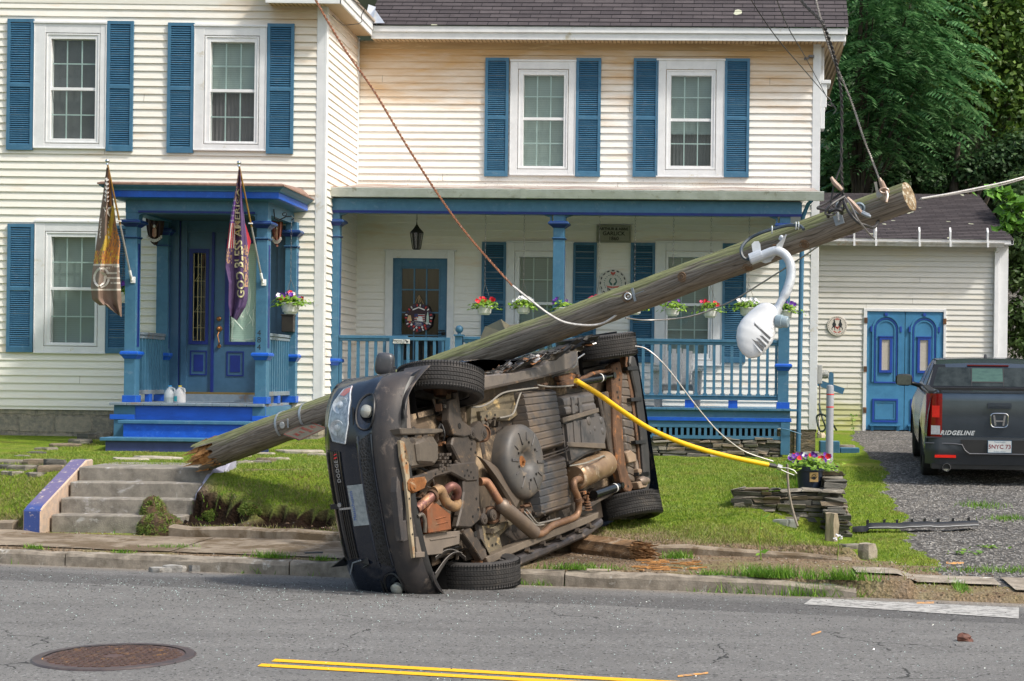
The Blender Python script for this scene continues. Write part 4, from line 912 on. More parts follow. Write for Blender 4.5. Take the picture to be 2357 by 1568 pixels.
# ================================================================ OVERTURNED CAR (local: x lateral, up in the world; y rearwards; z height from the wheels' ground line)
CO=Vector((-1.97,13.3,.90));CB=Vector((1.11,2.65,.363)).normalized()
up_=Vector((0,0,1));A0=(up_-CB*up_.dot(CB)).normalized();U0=A0.cross(CB);ps=R(7.5)
CA=A0*math.cos(ps)+U0*math.sin(ps);CU=U0*math.cos(ps)-A0*math.sin(ps)
MC=Matrix.Translation(CO-CU*.35)@Matrix((CA,CB,CU)).transposed().to_4x4();MCI=MC.inverted()
def CL(px,py,ax,val):
    o=MCI@Vector((0,0,EYE));d=MCI.to_3x3()@ray(px,py);return o+d*((val-o[ax])/d[ax])
def C1(cx,cy,z=.22):return CL(716.5+cx*.4089,739.2+cy*.4089,2,z)
CAR=thing('overturned_car','black station wagon lying on its side with its dusty underside exposed','car',tuple(CO))
def cb(mb,name,mats,smooth=True,parent=CAR,**k):return mb.build(name,mats,parent,frame=MC,smooth=smooth,**k)
paint=M('black_car_paint',(.008,.012,.022),(.011,.016,.027),3,.13,.0,.7,c3=(.05,.045,.04),s3=7,t3=.66)
cladd=M('dusty_black_plastic',(.032,.030,.032),(.058,.048,.043),5,.5,0,.4,.3,120,.003,c3=(.15,.12,.10),s3=7,t3=.60)
dust=M('dusty_floor_pan',(.115,.082,.055),(.05,.04,.03),3.2,.75,.0,.3,.3,40,.006,c3=(.30,.22,.14),s3=4,t3=.56)
duck=M('olive_primer_metal',(.155,.125,.08),(.08,.068,.048),5,.6,.0,.35,.2,40,.004,c3=(.42,.30,.14),s3=6,t3=.6)
darkm=M('dark_chassis_metal',(.038,.032,.028),(.075,.058,.045),6,.55,.1,.4,.4,60,.004,c3=(.15,.10,.06),s3=8,t3=.62)
tankm=M('dusty_plastic_tank',(.070,.064,.060),(.13,.095,.066),2.6,.5,0,.45,.15,60,.003,c3=(.045,.045,.048),s3=2.2,t3=.54)
tank2=M('grey_plastic_tank',(.065,.064,.066),(.105,.09,.08),3,.45,0,.45,.2,60,.003,c3=(.04,.04,.042),s3=4,t3=.56)
rust=M('orange_rust',(.26,.105,.035),(.13,.055,.022),12,.85,.1,.2,.6,60,.004,c3=(.30,.22,.14),s3=10,t3=.62)
rustb=M('brown_rust',(.145,.08,.048),(.08,.05,.034),9,.8,.1,.2,.6,60,.004,c3=(.34,.14,.05),s3=8,t3=.60)
pipe=M('tan_exhaust_pipe',(.33,.19,.11),(.20,.115,.07),7,.5,.45,.4,.2,50,.003,c3=(.17,.11,.08),s3=5,t3=.6)
muffm=M('dull_steel_muffler',(.36,.245,.145),(.24,.155,.095),5,.42,.45,.4,c3=(.60,.50,.38),s3=8,t3=.6)
resm=M('grey_brown_resonator',(.15,.12,.10),(.21,.16,.12),5,.5,.4,.4)
alum=M('dirty_aluminium_casting',(.085,.070,.056),(.14,.115,.09),6,.45,.3,.5,.4,30,.004,c3=(.06,.055,.05),s3=6,t3=.57)
rubber=M('tyre_rubber',(.028,.027,.027),(.048,.044,.042),14,.75,0,.3,.2,90,.002,c3=(.075,.065,.055),s3=6,t3=.62)
blk=M('black_plastic',(.010,.010,.011),(.018,.018,.019),6,.45,0,.45)
shockm=M('glossy_black_shock',(.008,.008,.009),None,6,.2,0,.6)
# --- body shell
def crush(x,y,z):
    if x>.3:x-=.12*math.exp(-((y-1.75)/.45)**2)*(1 if z>.45 else.25)*(x/.94)
    return x
def station(y):
    hw=.93 if y>-.35 else.93-.35*((-.35-y)/.55)**2
    if y>3.2:hw=.93-.10*((y-3.2)/.4)**2
    if y>.5:hw-=.07*min(1,(y-.5)*2)
    top=float(np.interp(y,[-.85,-.4,.85,1.55,2.2,3.1,3.55,3.6],[.90,1.0,1.08,1.60,1.68,1.66,1.45,1.2]))
    belt=float(np.interp(y,[-.85,-.4,.85,3.6],[.80,.90,.98,1.02]));wz=max(belt,top-.10)
    low=.24
    for yc in(0,2.89):
        if abs(y-yc)<.43:low=max(low,.33+math.sqrt(max(0,.43**2-(y-yc)**2))*.95)
    tx=hw*.78 if top>1.3 else hw*.86
    return[(hw*.985,low),(hw,max(low,.40)),(hw*1.0,max(low,.62)),(hw*.985,max(low,belt-.12)),(hw*.955,belt),(hw*.955-(hw*.955-tx)*.5,(belt+wz)/2),(tx,wz),(tx-.10,top-.03),(tx*.5,top),(0,top+.01)]
mb=MB();ys=np.arange(-.72,3.50,.06);st=[]
for y in ys:
    s_=station(float(y));full=[(x,z)for(x,z)in s_]+[(-x,z)for(x,z)in s_[::-1][1:]]
    st.append(len(mb.v));mb.v+=[(crush(x,y,z),y,z)for(x,z)in full]
n=19
for k in range(len(ys)-1):
    for i in range(n-1):
        mb.f.append((st[k]+i,st[k]+i+1,st[k+1]+i+1,st[k+1]+i));mb.m.append(0)
mb.f.append(tuple(st[-1]+i for i in range(n)));mb.m.append(0)
body=cb(mb,'body',[paint])
# inner structure: dark tub so the arches are not see-through
mb=MB();mb.box(-.60,.60,-.62,3.45,.40,.80);mb.box(-.80,.78,.46,2.42,.36,.7);cb(mb,'inner_tub',darkm,False)
# --- front bumper surface
def fy(x,z):
    base=float(np.interp(z,[.14,.17,.24,.28,.34,.42,.47,.55,.68,.76,.90,1.0],[-.80,-.84,-.88,-.93,-.965,-.975,-.955,-.985,-.975,-.955,-.90,-.80]))
    a=min(1,abs(x)/.945);return base+(.46*(1-(max(0,1-a**3.0))**(1/2.2)))
mb=MB();nu,nv=44,30
def fb(u,v):
    x=(u*2-1);x=.945*math.copysign(1-(1-abs(x))**1.15,x);z=.235+.765*v
    y=fy(x,z)
    # recesses: fog pockets
    for s_ in(-1,1):
        q=math.hypot((x-s_*.69)/.13,(z-.50)/.080);y+=.045*max(0,1-q**4)if q<1 else 0
    return(x,y,z)
mb.grid(fb,nu,nv)
for i,f in enumerate(mb.f):
    zc=sum(mb.v[j][2]for j in f)/4;xc=sum(mb.v[j][0]for j in f)/4;g=zc-.10*max(0,(abs(xc)-.55))
    mb.m[i]=1 if g<.435 else 0
bump_=cb(mb,'front_bumper',[paint,cladd],ang=50)
# chin lip turned under, sagging corner at the road side
mb=MB()
def lip(u,v):
    x=(u*2-1)*.90;y=fy(x,.24)+.01+.09*v;return(x,y,.238-.030*math.sin(v*math.pi)+.02*v)
mb.grid(lip,30,4);cb(mb,'air_dam',blk,solid=.006)
# lower mesh grille
mg,nt,b,pos=newmat('honeycomb_mesh',.5);v=nt.nodes.new('ShaderNodeTexVoronoi');v.feature='DISTANCE_TO_EDGE';v.inputs['Scale'].default_value=62;nt.links.new(mapping(nt,pos,(1,1,.6)),v.inputs[0])
nt.links.new(ramp(nt,v.outputs['Distance'],[(.06,(.020,.021,.024)),(.14,(.002,.002,.002))]),b.inputs['Base Color']);bump(nt,b,v.outputs['Distance'],.8,.01);MATS['honeycomb_mesh']=mg
def patch(mb,x0,x1,z0,z1,off,nu=16,nv=5,taper=0):
    def f(u,v):
        z=z0+(z1-z0)*v;k=1-taper*(1-v);x=(x0+(x1-x0)*u);x=(x0+x1)/2+(x-(x0+x1)/2)*k;return(x,fy(x,z)-off,z)
    mb.grid(f,nu,nv)
mb=MB();patch(mb,-.46,.48,.455,.555,.006,24,4,taper=-.12);cb(mb,'lower_grille',mg,parent=bump_)
mb=MB()
for zz in(.45,.56):mb.tube([(x,fy(x,zz)-.004,zz)for x in np.linspace(-.50,.52,20)],.010,6)
cb(mb,'grille_surround',paint,parent=bump_)
# upper grille
mb=MB();patch(mb,-.44,.44,.745,.93,.004,20,6,taper=.06);ug=cb(mb,'upper_grille',blk)
mb=MB()
for zz in np.arange(.76,.93,.028):mb.tube([(x,fy(x,zz)-.008,zz)for x in np.linspace(-.42,.42,16)],.004,4)
mb.tube([(x,fy(x,.84)-.012,.84)for x in np.linspace(-.42,.42,16)],.018,6);mb.obox((0,fy(0,.84)-.01,.84),(.02,0,0),(0,.006,0),(0,0,.09));cb(mb,'grille_bars',M('gloss_black_trim',(.012,.012,.014),None,5,.15,0,.7),parent=ug)
chrome=M('chrome',(.62,.64,.66),(.5,.52,.54),8,.12,1)
mb=MB();add_text(mb,'DODGE',lambda v:(.27+v.x,fy(.27,.80)-.024,.79+v.y),.044,bold=.001,spacing=1.2)
mb.box(.46,.478,fy(.46,.8)-.022,fy(.46,.8)-.012,.775,.82)if False else None
cb(mb,'lettering',chrome,False,parent=ug)
mb=MB();mb.obox((.375,fy(.37,.8)-.018,.80),(.006,.002,.0),(0,.003,0),(-.003,0,.013));mb.obox((.40,fy(.4,.8)-.016,.80),(.004,.002,.0),(0,.003,0),(-.003,0,.013));cb(mb,'emblem',M('red_badge',(.75,.01,.01),None,5,.3),False,parent=ug)
mb=MB();mb.obox((-.02,fy(0,.78)-.016,.77),(.008,0,0),(0,.004,0),(0,0,.06));mb.lathe([(.022,0),(.018,.008)],(.01,fy(0,.8)-.012,.83),(0,-1,0),10);cb(mb,'badge',chrome,parent=ug)
# headlights
lens=glass_mat('headlamp_lens',(.9,.93,.95),.06,.03)
for s_ in(-1,1):
    pts=[(.47,.68),(.50,.83),(.62,.885),(.78,.86),(.885,.78),(.90,.70),(.80,.655),(.62,.645)]
    cxm,czm=.68,.76
    def hp(x,z,o):x*=s_;return(x,fy(x,z)-o,z)
    mb=MB();N=40;ring_=[]
    for i in range(N):
        t=i/N*len(pts);a=pts[int(t)%8];b_=pts[(int(t)+1)%8];q=t-int(t);ring_.append((a[0]+(b_[0]-a[0])*q,a[1]+(b_[1]-a[1])*q))
    def disk(mb,off,slot=0,scl=1.0):
        mb.mi=slot;base=len(mb.v);mb.v.append(hp(cxm,czm,off))
        for r_ in(.25,.5,.75,.97):mb.v+=[hp(cxm+(x-cxm)*r_*scl,czm+(z-czm)*r_*scl,off)for(x,z)in ring_]
        for i in range(N):
            mb.f.append((base,base+1+i,base+1+(i+1)%N));mb.m.append(slot)
            for k in range(3):q=base+1+k*N;mb.f.append((q+i,q+N+i,q+N+(i+1)%N,q+(i+1)%N));mb.m.append(slot)
    if s_<0:continue
    disk(mb,.003);silver=M('lamp_reflector',(.50,.53,.56),(.20,.22,.25),26,.4,.05)
    hl=cb(mb,'headlight',silver)
    mb=MB()
    for(x,z,r_)in((.60,.765,.062),(.765,.755,.068)):
        c=Vector(hp(x,z,.002));mb.lathe([(r_,0),(r_,.012),(r_*.85,.010),(r_*.45,-.0),(r_*.4,.015),(r_*.1,.02)],c,(s_*.35*(x>.7),-1,0),18)
    mb.tube([hp(cxm+(x-cxm)*.97,czm+(z-czm)*.97,.006)for(x,z)in ring_+ring_[:1]],.006,5);cb(mb,'reflector',chrome,parent=hl)if False else cb(mb,'reflector',M('frosted_reflector',(.66,.69,.72),(.40,.43,.46),40,.35,.25),parent=hl)
    mb=MB();mb.v=[hp(x,z,.008)for(x,z)in((.845,.815),(.885,.78),(.90,.70),(.865,.68),(.83,.74))];mb.f=[(0,1,2,3,4)];mb.m=[0];cb(mb,'side_marker',M('red_orange_lens',(.70,.12,.06),(.55,.2,.12),20,.25),False,parent=hl)
    mb=MB();disk(mb,.018);cb(mb,'lens',lens,parent=hl)
for s_ in(1,-1):
    # fog light
    c=Vector((s_*.69,fy(s_*.69,.50)+.022,.50));mb=MB();mb.lathe([(.050,0),(.050,.03),(.044,.034),(.03,.046),(0.002,.05)],c,(s_*.3,-1,0),20);cb(mb,'fog_light',M('fog_lamp_glass',(.42,.42,.38),(.30,.30,.26),30,.2,.2,.7))
    mb=MB();mb.tube([(s_*.69+.13*math.cos(t),fy(s_*.69+.13*math.cos(t),.50+.080*math.sin(t))-.002,.50+.080*math.sin(t))for t in np.linspace(0,6.283,24)],.008,5);cb(mb,'fog_light_surround',blk)
    mb=MB();mb.obox((s_*.64,fy(s_*.64,.60)-.001,.60),(.10,.02*s_,0),(0,.004,0),(0,0,.006));cb(mb,'bumper_slot',blk,parent=bump_)
# registration plate (its number is not readable)
mb=MB();zp=.63;yp=fy(0,zp)-.014;mb.box(-.155,.155,yp-.003,yp,zp-.068,zp+.068);mb.box(-.13,.13,yp,yp+.012,zp-.04,zp+.04);mb.box(-.158,.158,yp-.0045,yp-.0005,zp-.071,zp-.062);mb.box(-.158,.158,yp-.0045,yp-.0005,zp+.062,zp+.071);mb.box(-.158,-.150,yp-.0045,yp-.0005,zp-.062,zp+.062);mb.box(.150,.158,yp-.0045,yp-.0005,zp-.062,zp+.062)
pl=cb(mb,'number_plate',M('worn_plate_metal',(.42,.46,.47),(.26,.30,.32),28,.35,.4,c3=(.12,.13,.13),s3=30,t3=.64),False)
mb=MB();add_text(mb,'Massachusetts',lambda v:(v.x,yp-.0052,zp+.046+v.y),.040);cb(mb,'lettering',M('plate_blue',(.02,.10,.42),None,5,.5),False,parent=pl)
# hood edge / fender corner and torn flap at the road side
mb=MB();mb.grid(lambda u,v:(-.93-.02*v+.03*u,-.45-.38*u-.06*v*u,.40+.28*v),6,4)
mb2=MB();q=[(-.93,-.50,.42),(-.97,-.60,.55),(-.99,-.50,.74),(-.90,-.62,.90),(-.84,-.78,.97),(-.80,-.70,.80)]
flap=MB();
for(a,b_,c)in((0,1,2),(2,3,0),(3,4,5),(5,0,3)):flap.quad(q[a],q[b_],q[c])
cb(flap,'torn_fender_flap',cladd,False,solid=.006)
mb=MB();mb.quad((-.80,-.80,.88),(-.84,-.98,.98),(-.92,-.96,1.16),(-.90,-.72,1.02));mb.quad((-.90,-.72,1.02),(-.92,-.96,1.16),(-.97,-.80,1.10),(-.93,-.66,.95));cb(mb,'torn_fender_flap',blk,False,solid=.008)
mb=MB();a_=[W(763,1304,12.95),W(790,1283,12.8),W(840,1262,12.6),W(848,1300,12.55),W(815,1318,12.75),W(800,1300,12.95)]
mb.quad(a_[0],a_[1],a_[5]);mb.quad(a_[1],a_[2],a_[3],a_[5]);mb.quad(a_[5],a_[3],a_[4]);mb.build('torn_fender_flap',blk,CAR,solid=.008)
mb=MB();mb.tube([W(806,1322,12.75),W(812,1296,12.7),W(830,1290,12.6)],.006,5);mb.build('torn_edge',M('pale_torn_plastic',(.30,.33,.36),None,5,.3),CAR)
# front fascia corner that flares out behind the lip (both sides)
for s_ in(1,-1):
    mb=MB();mb.grid(lambda u,v:(s_*(.60+.36*u**.8),-.84+.46*u**1.8+.05*v,.20+.25*v*(u**1.2)-.02*(1-v)),14,5)
    cb(mb,'bumper_corner',cladd,solid=.008)
# --- wheels
TS=[]
def wheel(c,ax,steer_ref,bald=0,lab=None):
    """c centre, ax outward axis, both car-local or world"""
    c=Vector(c);ax=Vector(ax).normalized();Rr=.352;w_=.225;mb=MB();n=64
    prof=[(.235,-w_*.42),(.27,-w_*.5),(.315,-w_*.52),(.340,-w_*.46),(Rr-.003,-w_*.40)]
    # tread with four grooves
    xs_=[-.36,-.245,-.235,-.225,-.215,-.085,-.075,-.065,-.055,.055,.065,.075,.085,.215,.225,.235,.245,.36]
    for i,q in enumerate(xs_):
        r_=Rr-(.009 if(abs(abs(q)-.230)<.006 or abs(abs(q)-.070)<.006)else 0)-.010*(q/.4)**4;prof.append((r_,q*w_))
    prof+=[(Rr-.003,w_*.40),(.340,w_*.46),(.315,w_*.52),(.27,w_*.5),(.235,w_*.42)]
    mb.lathe(prof,c,ax,n,caps=False)
    u=ax.orthogonal().normalized();v=ax.cross(u)
    tyre=mb
    t2=MB()
    for k in range(88): # shoulder sipes
        t=2*math.pi*k/88;e=u*math.cos(t)+v*math.sin(t);f=ax.cross(e)
        for s_ in(-1,1):t2.obox(c+e*(Rr-.006)+ax*s_*w_*.375,f*.0022,ax*w_*.085,e*.0062)
        for s_ in(-.15,0,.15):t2.obox(c+e*(Rr-.003)+ax*s_*w_,f*.0016+ax*.004,ax*w_*.045-f*.006,e*.0035)
    return c,ax,tyre,t2
sipe=M('tread_gap',(.006,.006,.006),None,5,.9);rimm=M('alloy_rim',(.30,.30,.31),(.16,.15,.14),9,.4,.6)
def put_wheel(c,ax,world=True,parent=CAR):
    c,ax,ty,t2=wheel(c,ax,None);r_=ty.build('wheel',rubber,parent,smooth=True,ang=28);t2.build('tread_sipes',sipe,r_)
    mb=MB();mb.lathe([(.235,-.085),(.22,-.08),(.20,.03),(.08,.045),(.03,.05),(.0,.05)],c,ax,28,caps=False);mb.lathe([(.235,.085),(.225,.09),(.20,.02),(.06,.045)],c,ax,28,caps=False)
    u=ax.orthogonal().normalized();v=ax.cross(u)
    for k in range(5):t=k*2*math.pi/5;e=u*math.cos(t)+v*math.sin(t);mb.obox(c+e*.13+ax*.06,ax.cross(e)*.03,e*.10,ax*.012)
    mb.build('rim',rimm,r_,smooth=True);mb=MB();mb.lathe([(.14,-.03),(.14,-.05),(.06,-.06),(.05,-.10),(.001,-.10)],c,ax,20,caps=False);mb.build('brake_disc',rustb,r_,smooth=True);return r_
cw=lambda p:MC@Vector(p)
fw=W(1014,884,13.26);ax_=(Vector((0,-.0,1))*1.0+Vector((.0,.27,0))+Vector((-.02,0,0))).normalized()
put_wheel(fw,ax_)
fbw=W(1098,1326,13.32);fbw.z=.145;put_wheel(fbw,Vector((.02,.035,-1)))
rt=W(1383,800,15.9);put_wheel(rt,(CA+Vector((.03,.03,0))).normalized())
rb=W(1441,1171,15.95);put_wheel(rb,Vector((.24,-.20,-1)))
# --- underside, traced on the plane of the floor and given depth
def slabp(mb,pts,z0,z1,crop=True,slot=0):
    mb.mi=slot;P_=[C1(x,y,z0)if crop else Vector((x,y,z0))for(x,y)in pts];n=len(mb.v);k=len(P_)
    for z in(z0,z1):mb.v+=[(p.x,p.y,z)for p in P_]
    mb.f.append(tuple(range(n,n+k)));mb.f.append(tuple(range(n+2*k-1,n+k-1,-1)))
    for i in range(k):mb.f.append((n+i,n+k+i,n+k+(i+1)%k,n+(i+1)%k))
    mb.m+=[slot]*(k+2)
mb=MB();mb.grid(lambda u,v:((u*2-1)*(.80 if.16<v<.62 else.60)*(1-.08*(v>.62)),-.55+3.9*v,.36+.018*math.sin(u*19)*math.sin(v*23)),40,80);cb(mb,'floor_pan',dust)
# primer coloured rails with holes
hole=M('punched_hole',(.008,.007,.006),None,5,.9)
def holes(parent,pts,r=.014,z=.222):
    mb=MB()
    for(x,y)in pts:p=C1(x,y,z);mb.lathe([(r,0),(r*.9,-.0015)],p,(0,0,1),8)
    cb(mb,'punched_hole',hole,False,parent=parent)
mb=MB();slabp(mb,[(905,480),(960,470),(1165,385),(1175,520),(1120,560),(960,560),(900,600)],.30,.36);slabp(mb,[(950,505),(1130,495),(1135,530),(960,565)],.262,.31)
r1=cb(mb,'frame_rail',duck,False,bevel=.006);holes(r1,[(955,540),(990,535),(1035,528),(1145,410)],.012,.258)
mb=MB();slabp(mb,[(930,1160),(1130,1120),(1140,1140),(1060,1210),(1080,1290),(990,1320),(940,1240)],.30,.36);slabp(mb,[(1010,1165),(1110,1125),(1112,1150),(1030,1200)],.262,.31)
r2=cb(mb,'frame_rail',duck,False,bevel=.006);holes(r2,[(1000,1225),(1020,1262),(1060,1145),(1040,1255)],.012,.296)
# front subframe
mb=MB();slabp(mb,[(840,640),(900,610),(935,640),(930,800),(945,820),(950,1040),(965,1110),(900,1165),(820,1160),(845,1060),(860,960),(855,830),(790,700),(800,650)],.235,.30)
slabp(mb,[(570,880),(640,855),(790,805),(930,790),(940,900),(880,905),(790,855),(700,880),(650,920),(575,945)],.222,.27)
sf=cb(mb,'subframe',darkm,False,bevel=.012)
holes(sf,[(865,870),(888,870),(900,850),(915,880),(880,840),(700,860),(740,845)],.010,.219);holes(sf,[(900,720),(925,740),(905,690),(910,1100),(940,1060),(930,1000)],.012,.232)
mb=MB();slabp(mb,[(545,905),(560,885),(640,875),(652,900),(640,940),(575,970),(548,950)],.205,.26);p=C1(572,932,.205);mb.lathe([(.045,0),(.04,-.012),(.018,-.014),(.016,-.02)],p,(0,0,1),16);cb(mb,'rear_engine_mount',rust,False,bevel=.008)
# lower control arms and bushings
for(pts,bc)in(([(800,640),(770,560),(775,450),(815,430),(850,560),(905,600),(950,560),(985,600),(985,660),(950,680),(900,640),(860,650)],[(905,632),(968,632)]),([(860,1180),(900,1165),(950,1240),(985,1330),(960,1350),(930,1300),(860,1200)],[(970,1115),(1022,1092)])):
    mb=MB();slabp(mb,pts,.215,.28)
    for(x,y)in bc:mb.lathe([(.048,.03),(.048,-.01),(.036,-.014),(.018,-.014),(.016,-.024),(.001,-.024)],C1(x,y,.225),(0,0,1),16,caps=False)
    ca=cb(mb,'control_arm',darkm,True,bevel=.008);holes(ca,[(835,590)]if pts[0][1]==640 else[(925,1200)],.026,.212)
for(x,y)in((968,632),(1022,1092)):
    mb=MB();mb.lathe([(.075,.05),(.075,.0),(.06,-.012),(.055,-.0),(.03,-.006),(.001,-.01)],C1(x,y,.25),(.0,.5,1),20,caps=False);cb(mb,'bushing',rustb)
# strut / knuckle stubs toward the front wheels
mb=MB();mb.tube([(.50,-.02,.38),(.66,.0,.36)],[.05,.06],12);mb.tube([(.40,.05,.30),(.70,.02,.25)],[.035,.03],8);mb.tube([(.30,-.10,.34),(.68,-.14,.36)],.014,6);mb.tube([(.60,.02,.35),(.52,.06,.75)],.05,10);cb(mb,'suspension_strut',darkm)
mb=MB();mb.tube([(-.50,-.02,.38),(-.66,.0,.36)],[.05,.06],12);mb.tube([(-.30,-.18,.32),(-.62,-.22,.34)],.016,6);mb.tube([(-.35,.10,.30),(-.70,.04,.26)],[.04,.035],8);mb.tube([(-.60,.02,.35),(-.52,.06,.75)],.05,10);cb(mb,'suspension_strut',darkm)
# wheel-arch liners
for s_ in(1,-1):
    for yc in(0,2.89):
        mb=MB();mb.grid(lambda u,v:(s_*(.56+.34*v),yc-.42*math.cos(u*math.pi),.34+.42*math.sin(u*math.pi)),14,3);mb.quad(*[(s_*.56,yc+a,z)for(a,z)in((-.44,.30),(.44,.30),(.44,.80),(-.44,.80))]);cb(mb,'arch_liner',blk)
mb=MB();mb.grid(lambda u,v:C1(500+95*u+30*v*u,600-130*u*v-20*v,.30+.05*math.sin(u*3))if False else Vector((.50+.28*v,-.80+.25*u+.05*v,.24+.10*u)),6,6);cb(mb,'splash_shield',M('grey_brown_liner',(.17,.14,.12),(.22,.18,.15),4,.6))
# radiator support: thin cream strip with rust
mb=MB();slabp(mb,[(500,670),(525,680),(548,760),(556,880),(562,1060),(575,1180),(588,1330),(578,1335),(560,1200),(550,1060),(532,880),(508,760)],.215,.245)
rs=cb(mb,'radiator_support',M('rusty_cream_support',(.34,.28,.19),(.22,.17,.11),7,.6,0,.3,c3=(.26,.11,.035),s3=7,t3=.58),False,bevel=.004);holes(rs,[(528,735),(535,800),(548,905),(552,1000),(560,1110),(570,1200)],.008,.212)
mb=MB();slabp(mb,[(485,870),(500,900),(515,1020),(525,1230),(512,1240),(495,1100),(483,960)],.20,.26);slabp(mb,[(500,1130),(535,1120),(545,1235),(520,1245)],.21,.25);cb(mb,'air_guide',cladd,False,bevel=.006)
# engine: sump, gearbox, ribbed block, pulleys
mb=MB();slabp(mb,[(515,650),(600,650),(690,640),(720,690),(722,780),(700,810),(560,830),(520,780)],.215,.42);slabp(mb,[(595,680),(640,660),(700,675),(712,760),(690,805),(610,800)],.185,.3)
sump=cb(mb,'oil_pan',alum,False,bevel=.02)
mb=MB();slabp(mb,[(500,600),(620,605),(740,605),(748,625),(700,635),(510,640)],.20,.40);cb(mb,'gearbox_rib',alum,False,bevel=.008)
mb=MB()
for i in range(5):
    for j in range(5):
        if(i+j)%3!=2:slabp(mb,[(722+i*14,745+j*20),(733+i*14,742+j*20),(733+i*14,756+j*20),(722+i*14,759+j*20)],.215,.34)
cb(mb,'gearbox_casting',darkm,False)
mb=MB();slabp(mb,[(500,655),(540,650),(560,840),(540,1180),(830,1180),(850,900),(790,640),(500,640)],.38,.44);slabp(mb,[(500,650),(595,655),(600,840),(520,840)],.26,.4);cb(mb,'engine_block',M('near_black_metal',(.02,.018,.016),(.045,.036,.03),7,.5,.2,.4,.5,30,.01),False,bevel=.01)  # near-black plate behind the engine parts
mb=MB()
for(x,y,r_)in((600,660,.05),(640,660,.04),(560,700,.06)):mb.lathe([(r_,.06),(r_,0),(r_*.8,-.006),(r_*.3,-.01)],C1(x,y,.23),(.3,.1,1),14)
cb(mb,'pulley',darkm)
# exhaust manifolds and rusty heat shield
def ptube(mb,pts,r,n=14,z=None):
    P_=[C1(p[0],p[1],p[2])for p in pts]
    # smooth
    Q=[]
    for i in range(len(P_)-1):
        p0=P_[max(0,i-1)];p1=P_[i];p2=P_[i+1];p3=P_[min(len(P_)-1,i+2)]
        for t in np.linspace(0,1,6,endpoint=False):
            Q.append(.5*((2*p1)+(p2-p0)*t+(2*p0-5*p1+4*p2-p3)*t*t+(3*p1-p0-3*p2+p3)*t**3))
    Q.append(P_[-1]);mb.tube(Q,r,n)
redp=M('purple_hot_pipe',(.20,.09,.07),(.12,.055,.05),9,.5,.4,.4,c3=(.46,.24,.13),s3=7,t3=.56)
mb=MB();ptube(mb,[(590,1060,.24),(640,1020,.22),(680,985,.20)],.038);ptube(mb,[(750,960,.22),(790,930,.18),(820,950,.19),(815,990,.22),(790,985,.25)],.036);ptube(mb,[(600,1080,.26),(610,1120,.28)],.04);cb(mb,'exhaust_manifold',redp)
mb=MB();ptube(mb,[(690,960,.19),(725,950,.18),(745,990,.18),(770,1030,.18),(810,1045,.2),(820,1020,.24)],.040);cb(mb,'exhaust_manifold',M('tan_manifold',(.36,.22,.11),(.22,.14,.08),9,.55,.3,.4,c3=(.15,.09,.06),s3=9))
mb=MB();mb.lathe([(.052,-.012),(.056,0),(.052,.012)],C1(683,985,.20),(C1(720,960,.19)-C1(660,1000,.21)).normalized(),16);cb(mb,'exhaust_flange',rustb)
mb=MB();slabp(mb,[(655,1060),(690,1010),(785,1085),(790,1175),(700,1190),(665,1195)],.19,.27);slabp(mb,[(700,1110),(760,1095),(765,1105),(705,1122)],.184,.2);slabp(mb,[(700,1140),(770,1125),(775,1135),(705,1152)],.184,.2);cb(mb,'heat_shield',M('red_rust_shield',(.24,.085,.035),(.15,.06,.03),6,.6,.2,.3,c3=(.17,.09,.05),s3=6,t3=.58),False,bevel=.012)
mb=MB();ptube(mb,[(598,1100,.22),(625,1090,.21),(640,1130,.21),(640,1190,.22)],.016,8);cb(mb,'coolant_pipe',alum)
# grey splash panel at the lower side
mb=MB();slabp(mb,[(590,1215),(660,1195),(838,1180),(835,1255),(745,1280),(740,1310),(600,1325),(592,1270)],.235,.255);slabp(mb,[(670,1225),(820,1205),(822,1215),(672,1238)],.228,.24);slabp(mb,[(592,1300),(640,1298),(640,1330),(592,1332)],.20,.25);cb(mb,'splash_panel',M('grey_brown_panel',(.12,.10,.082),(.16,.13,.105),5,.6,0,.3),False,bevel=.004)
mb=MB()
for t in range(3):mb.grid(lambda u,v:C1(700+170*u,1330-45*math.sin(u*math.pi)+20*v,.24+.05*v),12,2)if t==0 else None
mb.grid(lambda u,v:C1(700+150*u-10*v,1420-120*math.sin(u*1.9)+60*v*(1-u),.22+.10*v),14,4);cb(mb,'torn_arch_liner',M('shiny_torn_liner',(.09,.085,.08),(.16,.14,.125),4,.45,0,.5),solid=.005)
# spare-wheel tub
ct=C1(1155,795,.30);mb=MB();mb.lathe([(.315,.12),(.325,-.02),(.322,-.07),(.300,-.10),(.255,-.118),(.150,-.112),(.100,-.090),(.085,-.060),(.05,-.055)],ct,(0,0,1),56)
tub=cb(mb,'spare_wheel_tub',M('grey_tub_plastic',(.07,.068,.067),(.115,.10,.085),4,.5,0,.4,.2,60,.003,c3=(.20,.16,.12),s3=3,t3=.6),ang=60)
mb=MB()
for k in range(12):
    t=k*math.pi/6+.2;e=Vector((math.cos(t),math.sin(t),0));f=Vector((-math.sin(t),math.cos(t),0));mb.obox(ct+e*.215+Vector((0,0,-.116)),e*(.055 if k%2 else.035),f*(.004 if k%3 else.012),Vector((0,0,.008)))
cb(mb,'ribs',tank2,False,parent=tub,bevel=.002)
mb=MB()
for k in range(9):
    t=k*2*math.pi/9+.4;mb.obox(ct+Vector((math.cos(t)*.165,math.sin(t)*.165,-.119)),(.010,0,0),(0,.008,0),(0,0,.003))
cb(mb,'drain_hole',hole,False,parent=tub)
mb=MB();mb.lathe([(.055,-.05),(.05,-.058),(.02,-.062)],ct,(0,0,1),16);mb.tube([ct+Vector((0,0,-.05)),ct+Vector((0,0,-.085))],.012,8);cb(mb,'hub_bolt',rust,parent=tub)
